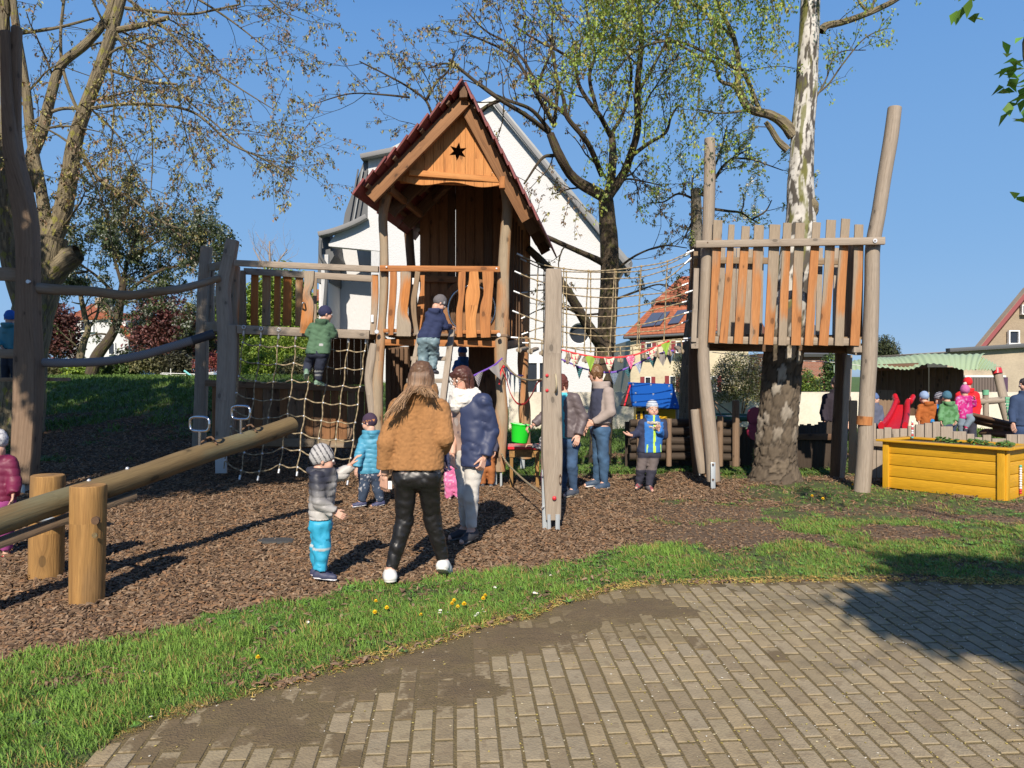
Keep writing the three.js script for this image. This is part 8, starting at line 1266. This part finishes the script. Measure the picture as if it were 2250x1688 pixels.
// ── woman in navy coat ──
person({ label: 'smiling woman with glasses, white scarf, open navy coat and pale grey jeans', d: 7.05, H: 1.64, hh: 0.225, face: [-0.72, -0.28, 0.62], body: [-0.75, 0, 0.65], fL: [-0.5, -0.15, 0.85], fR: [-0.8, -0.15, 0.55], tilt: 0.05,
  J: { head: [1014, 834, 0.05], sL: [1062, 884, 0.14], sR: [1004, 884, -0.1], eL: [1079, 948, 0.1], wL: [1064, 1006, 0.18], eR: [994, 945, -0.05], wR: [994, 1000, 0.1], hL: [1045, 1003, 0.08], hR: [1018, 1003, -0.06], kL: [1034, 1090, 0.1], aL: [1036, 1168, 0.06], kR: [1022, 1085, 0.05], aR: [1022, 1162, -0.12] },
  legs: { t: 0.012, col: (r) => { const k = 0.92 + 0.1 * noise(r.px * 20, r.py * 20, r.pz * 20); return [0.62 * k, 0.59 * k, 0.54 * k]; }, ridge: 0.008, amp: 0.004, end: 0.9, freq: 18 }, shoes: { col: [0.035, 0.035, 0.04], sole: [0.12, 0.12, 0.12] },
  shirt: { hem: 1012, t: 0.016, col: (r) => { const u = r.x, y = r.y; if (r.z > 0) { if (Math.hypot(u - 0.05, y - 1.08) < 0.04 || Math.hypot(u + 0.045, y - 1.08) < 0.038) return [0.5, 0.42, 0.37]; if (Math.abs(y - 0.985) < 0.012 && Math.abs(u) < 0.055 && noise(u * 120, y * 100, 1) > -0.1) return [0.14, 0.1, 0.11]; } return [0.36, 0.25, 0.2]; }, amp: 0.003 },
  top: { hem: 1022, t: 0.04, sl: 0.012, flare: 1.25, col: (r) => { if (Math.hypot(r.py - 1.215, r.pz - r.J.sL.z - 0.1) < 0.024 && r.x > 0.16) return [0.2, 0.21, 0.23]; return [0.03, 0.042, 0.1]; }, mat: M.shell, ridge: 0.009, amp: 0.005, freq: 12, collar: 1.2, open: (r) => Math.max(-(r.z - 0.02), Math.abs(r.x + 0.07) - (0.1 + 0.03 * sstep(1.0, 1.4, r.y))) },
  hair: { col: [0.085, 0.03, 0.02], bob: 1, fringe: 1 }, scarf: { col: [0.74, 0.7, 0.64], r: 0.2, drop: 0.12 }, brow: [0.08, 0.04, 0.03], handL: { pn: [-0.6, 0, -0.5], c1: 0.9, c2: 1.1 },
  extra: (T, c) => { for (const x of [-1, 1]) { const g = new THREE.TorusGeometry(0.1 * c.hh, 0.011 * c.hh, 6, 22); g.applyMatrix4(new THREE.Matrix4().makeBasis(c.rH, c.uH, c.f)); const p = c.hp(0.14 * x, 0.0, 0.43); part('spectacle_rim', g.translate(p.x, p.y, p.z), M.darkWood, T); part('spectacle_arm', sweep([c.hp(0.24 * x, 0.02, 0.42), c.hp(0.35 * x, 0.03, 0)], round(0.004, 0.004, 5)), M.darkWood, T); } } });
// ── toddlers in front ──
const KID = { b: 1.02, cheek: 1 };
person({ ...KID, label: 'toddler in striped hat, grey gradient puffer jacket and turquoise trousers, arm stretched out', d: 5.72, H: 1.06, hh: 0.2, face: [0.95, -0.1, -0.35], body: [0.95, 0, -0.15], fL: [1, -0.12, 0.1], fR: [1, -0.12, 0.05],
  J: { head: [710, 1012], sL: [722, 1047, -0.09], sR: [697, 1050, 0.09], eL: [752, 1042, -0.12], wL: [772, 1020, -0.12], eR: [702, 1104, 0.13], wR: [735, 1126, 0.1], hL: [706, 1152, -0.05], hR: [704, 1152, 0.05], kL: [700, 1200, -0.05], aL: [697, 1252, -0.06], kR: [708, 1202, 0.06], aR: [703, 1258, 0.07] },
  legs: { t: 0.022, col: (r) => Math.abs(r.y - 0.235) < 0.012 ? [0.5, 0.53, 0.52] : [0.035, 0.36, 0.56], mat: M.shell, ridge: 0.012, amp: 0.006, freq: 18, end: 0.92, wide: 1.15 }, shoes: { col: (r) => r.px < -1.435 && r.py < 0.055 ? [0.6, 0.05, 0.08] : [0.045, 0.05, 0.1], sole: [0.72, 0.72, 0.74], len: 1.12, sock: [0.02, 0.02, 0.025] },
  top: { hem: 1138, t: 0.024, sl: 0.01, col: (r) => { const y = r.y - (r.px > r.J.sL.x + 0.02 && r.y > 0.62 ? 0.42 * sstep(0.02, 0.13, r.px - r.J.sL.x) : 0); return mix3([0.5, 0.48, 0.45], [0.032, 0.034, 0.05], sstep(0.44, 0.75, y)); }, mat: M.shell, puff: [0.016, 0.05], amp: 0.003, ridge: 0.004, freq: 20, hood: 1, cell: 0.0095, collar: 1 },
  hat: { col: (l) => Math.abs(((l[2] * 0.8 + l[1] * 0.55) * 6.2 + 10) % 1 - 0.5) < 0.13 ? [0.035, 0.035, 0.045] : [0.42, 0.41, 0.4], peak: 0.04, low: -0.06 }, handL: { dir: [0.55, 0.8, 0], pn: [0.7, -0.5, -0.2], c1: 0.3, c2: 0.4, spread: 0.16 }, handR: { dir: [0.9, -0.45, 0], pn: [0, -0.2, -1], c1: 0.4, c2: 0.6 } });
person({ ...KID, label: 'toddler in aubergine hat and light blue quilted jacket facing the net', d: 8.95, H: 1.1, hh: 0.2, face: [-0.9, -0.15, -0.3], body: [-0.85, 0, -0.5], fL: [-1, -0.12, 0.3], fR: [-0.6, -0.12, 0.3],
  J: { head: [811, 930], sL: [799, 968, -0.02], sR: [826, 968, 0.02], eL: [790, 998, 0.12], wL: [784, 1027, 0.16], eR: [838, 1000, -0.02], wR: [836, 1028, 0.02], hL: [803, 1045, 0.03], hR: [823, 1045, -0.02], kL: [800, 1074, 0.05], aL: [795, 1103, 0.04], kR: [830, 1074, -0.02], aR: [836, 1102, -0.02] },
  legs: { t: 0.018, col: (r) => noise(r.px * 70, r.py * 70, r.pz * 70) > 0.55 ? [0.4, 0.4, 0.42] : [0.035, 0.055, 0.095], ridge: 0.008, wide: 1.1 }, shoes: { col: [0.05, 0.055, 0.12], sole: [0.65, 0.65, 0.66] },
  top: { hem: 1039, t: 0.028, sl: 0.012, col: [0.075, 0.3, 0.44], mat: M.shell, puff: [0.016, 0.055], amp: 0.003, freq: 20, hood: 1, flare: 1.1 }, hat: { col: (l) => l[0] > 0.15 && Math.abs(l[1] - 0.12) < 0.07 && noise(l[2] * 20, l[1] * 20, 1) > 0.1 ? [0.5, 0.22, 0.08] : [0.05, 0.028, 0.055], low: -0.08 } });
// ── climbers ──
person({ ...KID, label: 'child in navy hat and green hooded jacket climbing the rope net', d: 10.25, H: 1.12, hh: 0.2, face: [0.85, -0.1, -0.5], body: [0.2, 0, -1], fL: [-0.3, -0.5, -0.8], fR: [0.5, -0.15, -0.8], baseY: 1.35,
  J: { head: [716, 691], sL: [687, 717, 0], sR: [724, 718, 0], eL: [678, 733, -0.04], wL: [690, 727, -0.2], eR: [731, 735, -0.05], wR: [736, 728, -0.2], hL: [688, 776], hR: [709, 776], kL: [678, 800, -0.1], aL: [673, 818, 0.06], kR: [702, 806, -0.04], aR: [698, 838, -0.08] },
  legs: { t: 0.02, col: (r) => Math.abs(r.py - 1.56) < 0.012 || Math.abs(r.py - 1.61) < 0.01 ? [0.3, 0.31, 0.3] : [0.022, 0.028, 0.05], ridge: 0.009, end: 0.9, wide: 1.15 }, shoes: { col: [0.16, 0.26, 0.18], sole: [0.35, 0.5, 0.4], high: 0.02 },
  top: { hem: 778, t: 0.026, sl: 0.012, flare: 1.35, col: (r) => Math.abs(r.x + 0.04) < 0.028 && Math.abs(r.py - 1.965) < 0.014 && r.z < 0 ? [0.4, 0.4, 0.4] : [0.085, 0.165, 0.095], mat: M.cloth, ridge: 0.01, hood: 1 }, hat: { col: [0.025, 0.028, 0.075], low: -0.06 } });
person({ ...KID, label: 'child in grey cap and dark blue softshell climbing the wooden ladder', d: 9.75, H: 1.16, hh: 0.2, face: [0.6, -0.5, -0.3], body: [0.5, 0, -1], fL: [-0.1, -0.25, -1], fR: [0.6, -0.1, -0.8], baseY: 1.3,
  J: { head: [966, 668], sL: [943, 692, 0.02], sR: [969, 696, -0.02], eL: [948, 722, -0.05], wL: [966, 724, -0.25], eR: [977, 717, -0.05], wR: [988, 719, -0.22], hL: [932, 748], hR: [951, 749], kL: [929, 778, -0.06], aL: [930, 812, -0.02], kR: [952, 780, -0.12], aR: [949, 812, -0.1] },
  legs: { t: 0.024, col: [0.17, 0.25, 0.28], mat: M.shell, ridge: 0.016, amp: 0.008, freq: 18, wide: 1.25 }, shoes: { col: [0.1, 0.1, 0.13], sole: [0.08, 0.08, 0.09], high: 0.07 },
  top: { hem: 744, t: 0.024, sl: 0.01, col: (r) => Math.abs(r.py - 2.42) < 0.012 && r.z > -0.03 ? [0.55, 0.03, 0.16] : [0.024, 0.035, 0.095], ridge: 0.008, hood: 1, flare: 1.1 }, hat: { col: (l) => l[0] < -0.2 && Math.hypot(l[2] - 0.1, l[1] - 0.15) < 0.07 ? [0.5, 0.5, 0.5] : [0.13, 0.12, 0.125], low: -0.05 }, handR: { dir: [0.9, 0, -0.5], pn: [0, -1, 0], c1: 0.7, c2: 0.8 } });
{ // hidden bench the next child stands on
  const T = thing('step_bench', 'wooden step under the tower behind the ladder', 'bench', onGround(-0.8, -12.6)); part('seat', box(V(-0.8, 0.72, -12.6), 0.7, 0.06, 0.5), M.brownGrey, T); for (const x of [-1.1, -0.5]) part('leg', box(V(x, 0.34, -12.6), 0.08, 0.7, 0.4), M.darkWood, T);
}
person({ ...KID, label: 'child in bright blue jacket glimpsed under the tower behind the ladder', d: 12.6, H: 0.98, hh: 0.19, face: [-0.6, -0.3, -0.6], body: [-0.3, 0, -1], fL: [0, -0.1, -1], fR: [0, -0.1, -1],
  J: { head: [1016, 775, -0.05], sL: [1004, 798], sR: [1030, 798], eL: [999, 812], wL: [1000, 812, 0.12], eR: [1036, 815], wR: [1030, 828, 0.06], hL: [1010, 846], hR: [1024, 846], kL: [1009, 878], aL: [1009, 905], kR: [1025, 878], aR: [1026, 905] },
  legs: { t: 0.02, col: [0.05, 0.05, 0.06] }, shoes: { col: [0.05, 0.05, 0.05] }, top: { hem: 840, t: 0.026, col: [0.02, 0.14, 0.5], mat: M.shell, hood: 1 }, hat: { col: [0.02, 0.13, 0.46] } });
// ── women behind the post ──
person({ label: 'woman with dark red hair in grey-brown jacket over turquoise shirt, half hidden by the post', d: 9.75, H: 1.6, hh: 0.22, face: [-0.9, -0.25, 0.2], body: [-0.85, 0, 0.35], fL: [-0.7, -0.12, 0.6], fR: [-0.9, -0.12, 0.3],
  J: { head: [1230, 843], sL: [1262, 876, 0.13], sR: [1222, 876, -0.13], eL: [1281, 918, 0.12], wL: [1271, 957, 0.2], eR: [1198, 912, -0.12], wR: [1172, 934, -0.06], hL: [1256, 974, 0.06], hR: [1240, 974, -0.06], kL: [1257, 1025, 0.1], aL: [1260, 1076, 0.05], kR: [1238, 1022, -0.05], aR: [1236, 1072, -0.1] },
  legs: { t: 0.012, col: (r) => { const k = 0.8 + 0.4 * noise(r.px * 12, r.py * 12, r.pz * 12); return [0.05 * k, 0.1 * k, 0.19 * k]; }, ridge: 0.007 }, shoes: { col: [0.06, 0.07, 0.09], sole: [0.35, 0.32, 0.25], high: 0.008 },
  shirt: { hem: 962, t: 0.018, col: [0.09, 0.48, 0.55] }, top: { hem: 960, t: 0.032, sl: 0.01, flare: 1.15, col: (r) => Math.hypot(r.py - 1.29, r.pz + 9.5) < 0.02 && r.px > 0.8 ? [0.5, 0.48, 0.47] : [0.125, 0.098, 0.1], mat: M.shell, ridge: 0.008, amp: 0.005, freq: 12, open: (r) => Math.max(-(r.z - 0.02), Math.abs(r.x - 0.02) - 0.1) }, hair: { col: [0.12, 0.035, 0.025], bob: 0.75 }, handR: { dir: [-0.8, -0.3, 0.3], pn: [0, -1, 0.2], c1: 0.8, c2: 0.9 }, handL: { c1: 0.5, c2: 0.6 } });
person({ label: 'woman in navy quilted vest jacket with beige hood and sleeves, facing left', d: 10.35, H: 1.7, hh: 0.23, face: [-0.85, -0.2, -0.35], body: [-0.9, 0, 0.1], fL: [-0.8, -0.12, 0.5], fR: [-0.9, -0.12, 0.3],
  J: { head: [1308, 822], sL: [1336, 862, 0.14], sR: [1312, 862, -0.14], eL: [1342, 906, 0.2], wL: [1304, 930, 0.18], eR: [1304, 905, -0.15], wR: [1290, 935, -0.1], hL: [1322, 946, 0.06], hR: [1315, 946, -0.06], kL: [1326, 1004, 0.08], aL: [1328, 1062, 0.06], kR: [1314, 1003, -0.05], aR: [1311, 1055, -0.1] },
  legs: { t: 0.012, col: (r) => { const k = 0.8 + 0.4 * noise(r.px * 12, r.py * 12, r.pz * 12); return [0.055 * k, 0.12 * k, 0.22 * k]; }, ridge: 0.007 }, shoes: { col: [0.04, 0.07, 0.12], sole: [0.7, 0.7, 0.7], high: 0.008 },
  top: { hem: 930, t: 0.03, sl: 0.008, flare: 1.05, col: (r) => (r.z < -0.01 && r.x > 0.05) || r.x > 0.17 || r.py > 1.38 ? [0.34, 0.28, 0.25] : [0.045, 0.05, 0.085], hood: 1, amp: 0.004 }, hair: { col: [0.17, 0.085, 0.035], bob: 0.5 }, handL: { dir: [-0.9, -0.2, -0.2], c1: 0.8, c2: 0.9 } });
// ── boy facing the camera ──
person({ ...KID, label: 'boy in striped hat and blue jacket with neon zip, both hands raised, facing the camera', d: 10.25, H: 1.22, hh: 0.215, face: [0.1, 0, 1], body: [0.05, 0, 1], fL: [0.2, -0.12, 1], fR: [-0.5, -0.12, 1], brow: [0.3, 0.18, 0.1],
  J: { head: [1434, 900], sR: [1412, 930], sL: [1456, 931], eR: [1403, 953, -0.02], wR: [1387, 957, 0.1], eL: [1459, 957, 0.02], wL: [1447, 945, 0.16], hR: [1416, 998], hL: [1437, 998], kR: [1408, 1033, 0.03], kL: [1432, 1036, 0.04], aR: [1404, 1063, 0], aL: [1426, 1068, 0.08] },
  legs: { t: 0.022, col: (r) => r.y > 0.26 && r.y < 0.42 ? [0.13, 0.105, 0.1] : [0.028, 0.028, 0.045], ridge: 0.01, wide: 1.0, end: 1.05 }, shoes: { col: (r) => noise(r.px * 40, r.py * 40, 1) > 0.3 ? [0.3, 0.08, 0.09] : [0.13, 0.125, 0.13], sole: [0.1, 0.1, 0.1], high: 0.02 },
  top: { hem: 994, t: 0.028, sl: 0.01, flare: 1.2, col: (r) => { if (r.z > 0 && Math.abs(r.x + 0.0) < 0.013) return [0.5, 0.8, 0.05]; if (r.z > 0 && Math.abs(Math.abs(r.x) - 0.095 - 0.1 * (0.55 - r.y)) < 0.008 && r.y > 0.46 && r.y < 0.6) return [0.5, 0.8, 0.05]; return Math.abs(r.x) > 0.125 || r.y > 0.9 && Math.abs(r.x) > 0.09 ? [0.028, 0.035, 0.075] : [0.025, 0.15, 0.46]; }, ridge: 0.006, hood: 1 },
  scarf: { colf: (x, y, z) => noise(x * 60, y * 90, z * 60) > 0.1 ? [0.6, 0.53, 0.44] : [0.35, 0.3, 0.25], r: 0.07, at: 0.12 }, hat: { col: (l) => ((l[1] * 7.5 + 10) % 1) < 0.36 ? [0.08, 0.12, 0.2] : [0.55, 0.6, 0.66], low: 0.06 }, handR: { dir: [-0.85, 0.25, 0.3], pn: [0.2, 0.9, 0.4], c1: 0.1, c2: 0.2, spread: 0.25 }, handL: { dir: [-0.2, 0.95, 0.2], pn: [-0.3, 0.1, 1], c1: 1.2, c2: 1.3 } });
// ── half-hidden children ──
const stand = (u, vF, hpx, o = {}) => { const w = hpx * (o.w ?? 0.1); return { head: [u + (o.hx ?? 0), vF - hpx * 0.895, 0.02], sL: [u - w, vF - hpx * 0.745], sR: [u + w, vF - hpx * 0.745], eL: [u - w * 1.3, vF - hpx * 0.6, 0.02], wL: [u - w * 1.2, vF - hpx * 0.5, 0.1], eR: [u + w * 1.3, vF - hpx * 0.6, 0.02], wR: [u + w * 1.2, vF - hpx * 0.5, 0.1], hL: [u - w * 0.5, vF - hpx * 0.44], hR: [u + w * 0.5, vF - hpx * 0.44], kL: [u - w * 0.6, vF - hpx * 0.24, 0.02], kR: [u + w * 0.6, vF - hpx * 0.24, 0.02], aL: [u - w * 0.65, vF - hpx * 0.045], aR: [u + w * 0.65, vF - hpx * 0.045] }; };
const mirror = (J) => { const o = {}; for (const k in J) o[k.length === 2 ? k[0] + (k[1] === 'L' ? 'R' : 'L') : k] = J[k]; return o; };
const kidBack = (o) => person({ ...KID, hh: 0.195, face: [0, -0.1, -1], body: [0, 0, -1], fL: [-0.2, -0.1, -1], fR: [0.2, -0.1, -1], shoes: { col: o.shoe ?? [0.06, 0.06, 0.07] }, ...o });
kidBack({ label: 'small child in pink trousers and pale boots hidden between the two women', d: 9.5, H: 0.95, J: stand(997, 1100, 168), legs: { t: 0.026, col: (r) => noise(r.px * 50, r.py * 50, r.pz * 50) > 0.4 ? [0.75, 0.45, 0.55] : [0.66, 0.16, 0.34], ridge: 0.012, wide: 1.3 }, shoe: [0.6, 0.5, 0.45], top: { hem: 1035, t: 0.03, col: [0.03, 0.035, 0.08] }, hat: { col: [0.3, 0.1, 0.15] } });
kidBack({ label: 'child in orange-brown trousers mostly hidden behind the navy coat', d: 10.6, H: 0.94, J: stand(1070, 1069, 149), legs: { t: 0.022, col: [0.36, 0.13, 0.04], ridge: 0.01, wide: 1.2 }, top: { hem: 1010, t: 0.028, col: [0.05, 0.05, 0.08] }, hat: { col: [0.12, 0.1, 0.1] } });
{ const J = stand(1208, 1082, 156); J.eL = [1190, 985, 0.06]; J.wL = [1168, 978, 0.1];
kidBack({ label: 'child in patterned sleeves reaching from behind the post to the red table', d: 10, H: 0.93, J, face: [-1, -0.2, -0.2], legs: { t: 0.02, col: [0.3, 0.06, 0.14], wide: 1.2 }, shoe: [0.3, 0.05, 0.12], top: { hem: 1022, t: 0.024, col: (r) => noise(r.px * 55, r.py * 55, r.pz * 55) > 0.1 ? [0.4, 0.38, 0.38] : [0.04, 0.04, 0.06] }, hat: { col: [0.2, 0.08, 0.1] }, handL: { dir: [-0.9, 0.1, 0.2], pn: [0, -1, 0], c1: 0.6, c2: 0.7 } }); }
kidBack({ label: 'child in bright blue hat and teal jacket on the shaded platform at the left edge', d: 10.6, H: 0.98, J: stand(22, 838, 154), face: [-0.5, -0.1, -0.8], legs: { t: 0.02, col: [0.025, 0.03, 0.045], wide: 1.15 }, top: { hem: 770, t: 0.026, col: [0.03, 0.2, 0.27], mat: M.shell, hood: 1 }, hat: { col: [0.02, 0.13, 0.5] }, baseY: 1.46 });
person({ ...KID, label: 'child in white hat, magenta jacket and pink boots at the left edge', d: 6.5, H: 1.08, hh: 0.2, face: [-0.6, -0.2, -0.5], body: [-0.4, 0, -0.9], fL: [-0.4, -0.15, 0.7], fR: [0.3, -0.15, 0.8], J: stand(-6, 1232, 288), legs: { t: 0.02, col: [0.3, 0.05, 0.2], wide: 1.15, end: 0.8 }, shoes: { col: (r) => r.y < 0.055 ? [0.55, 0.03, 0.05] : noise(r.px * 50, r.py * 50, 1) > 0.1 ? [0.6, 0.28, 0.35] : [0.5, 0.05, 0.12], sole: [0.5, 0.05, 0.05], high: 0.12 }, top: { hem: 1100, t: 0.03, sl: 0.012, col: [0.16, 0.012, 0.05], mat: M.shell, puff: [0.01, 0.06] }, hat: { col: (l) => noise(l[0] * 24, l[1] * 24, l[2] * 24) > 0.2 ? [0.3, 0.3, 0.33] : [0.6, 0.6, 0.6], low: -0.1 } });
// ── children beyond the palisade on the right ──
const fk = (o) => kidBack({ d: 13.4, H: 1.05, ...o, J: o.J ?? stand(o.u, o.v ?? 995, o.h ?? 130, o) });
fk({ label: 'child in blue hat and grey-blue jacket beside the tall post', u: 1921, h: 126, v: 990, face: [1, -0.2, 0], body: [1, 0, 0.1], legs: { t: 0.02, col: [0.03, 0.03, 0.05] }, top: { hem: 940, t: 0.026, col: [0.1, 0.115, 0.17], hood: 1 }, hat: { col: [0.1, 0.16, 0.32] } });
fk({ label: 'child in orange-brown hooded jacket and light blue hat beyond the planter', u: 2040, hx: -10, h: 134, v: 994, w: 0.13, legs: { t: 0.02, col: [0.05, 0.06, 0.08] }, top: { hem: 940, t: 0.032, col: [0.36, 0.1, 0.018], hood: 1, ridge: 0.01 }, hat: { col: [0.25, 0.34, 0.52] } });
fk({ label: 'child in dark striped hat and bright blue jacket between orange and green jackets', u: 2066, h: 138, v: 1000, face: [1, -0.25, 0.3], body: [0.9, 0, 0.2], legs: { t: 0.02, col: [0.04, 0.06, 0.12] }, top: { hem: 945, t: 0.026, col: [0.015, 0.2, 0.5] }, hat: { col: (l) => ((l[1] * 7 + 10) % 1) < 0.3 ? [0.5, 0.5, 0.55] : [0.02, 0.02, 0.04] } });
fk({ label: 'child in teal hat and green patterned jacket beyond the planter', u: 2084, h: 134, v: 994, hx: -4, d: 13.2, legs: { t: 0.02, col: [0.04, 0.06, 0.1] }, top: { hem: 940, t: 0.03, col: (r) => noise(r.px * 22, r.py * 22, r.pz * 22) > 0 ? [0.07, 0.2, 0.07] : [0.12, 0.28, 0.13], hood: 1 }, hat: { col: [0.05, 0.14, 0.2] } });
{ const J = stand(2120, 960, 112, { w: 0.12 }); J.kR = [2134, 922, 0.1]; J.aR = [2122, 938, 0.1]; J.eR = [2140, 890, 0.05]; J.wR = [2141, 878, 0.1];
fk({ label: 'child in pink jacket and pompom hat stepping onto the dark rocker', J, d: 13.3, H: 0.9, face: [0.3, 0, -1], legs: { t: 0.018, col: [0.17, 0.22, 0.27], wide: 1.2 }, shoe: [0.4, 0.03, 0.1], top: { hem: 920, t: 0.03, col: (r) => noise(r.px * 40, r.py * 40, r.pz * 40) > 0.35 ? [0.5, 0.2, 0.4] : [0.5, 0.015, 0.2], mat: M.shell }, hat: { col: [0.5, 0.12, 0.3], pom: [0.6, 0.55, 0.5], low: -0.08 } }); }
fk({ label: 'person in bright red hooded jacket standing behind the pink jacket', u: 2126, h: 176, v: 1000, d: 14.2, H: 1.45, legs: { t: 0.015, col: [0.04, 0.04, 0.06] }, top: { hem: 918, t: 0.035, col: [0.68, 0.012, 0.02], hood: 1, puff: [0.008, 0.08] }, hat: { col: [0.66, 0.012, 0.02], low: -0.4 } });
fk({ label: 'person in dark navy coat cut off by the right picture edge', u: 2252, h: 215, v: 1038, d: 12.2, H: 1.56, face: [-0.8, -0.2, -0.4], body: [-0.6, 0, -0.8], legs: { t: 0.015, col: [0.03, 0.06, 0.14] }, top: { hem: 935, t: 0.03, col: [0.03, 0.055, 0.12], hood: 1 }, hair: { col: [0.04, 0.03, 0.03], bob: 0.8 } });
fk({ label: 'person in dark coat standing behind the shaded platform post', u: 1838, h: 215, v: 1035, d: 12.9, H: 1.62, hh: 0.22, face: [-0.6, -0.2, -0.7], body: [-0.8, 0, -0.4], legs: { t: 0.015, col: [0.03, 0.03, 0.04] }, top: { hem: 925, t: 0.035, col: [0.025, 0.018, 0.028], hood: 1 }, hair: { col: [0.03, 0.02, 0.02], bob: 0.6 } });
renderer.render(scene, camera);
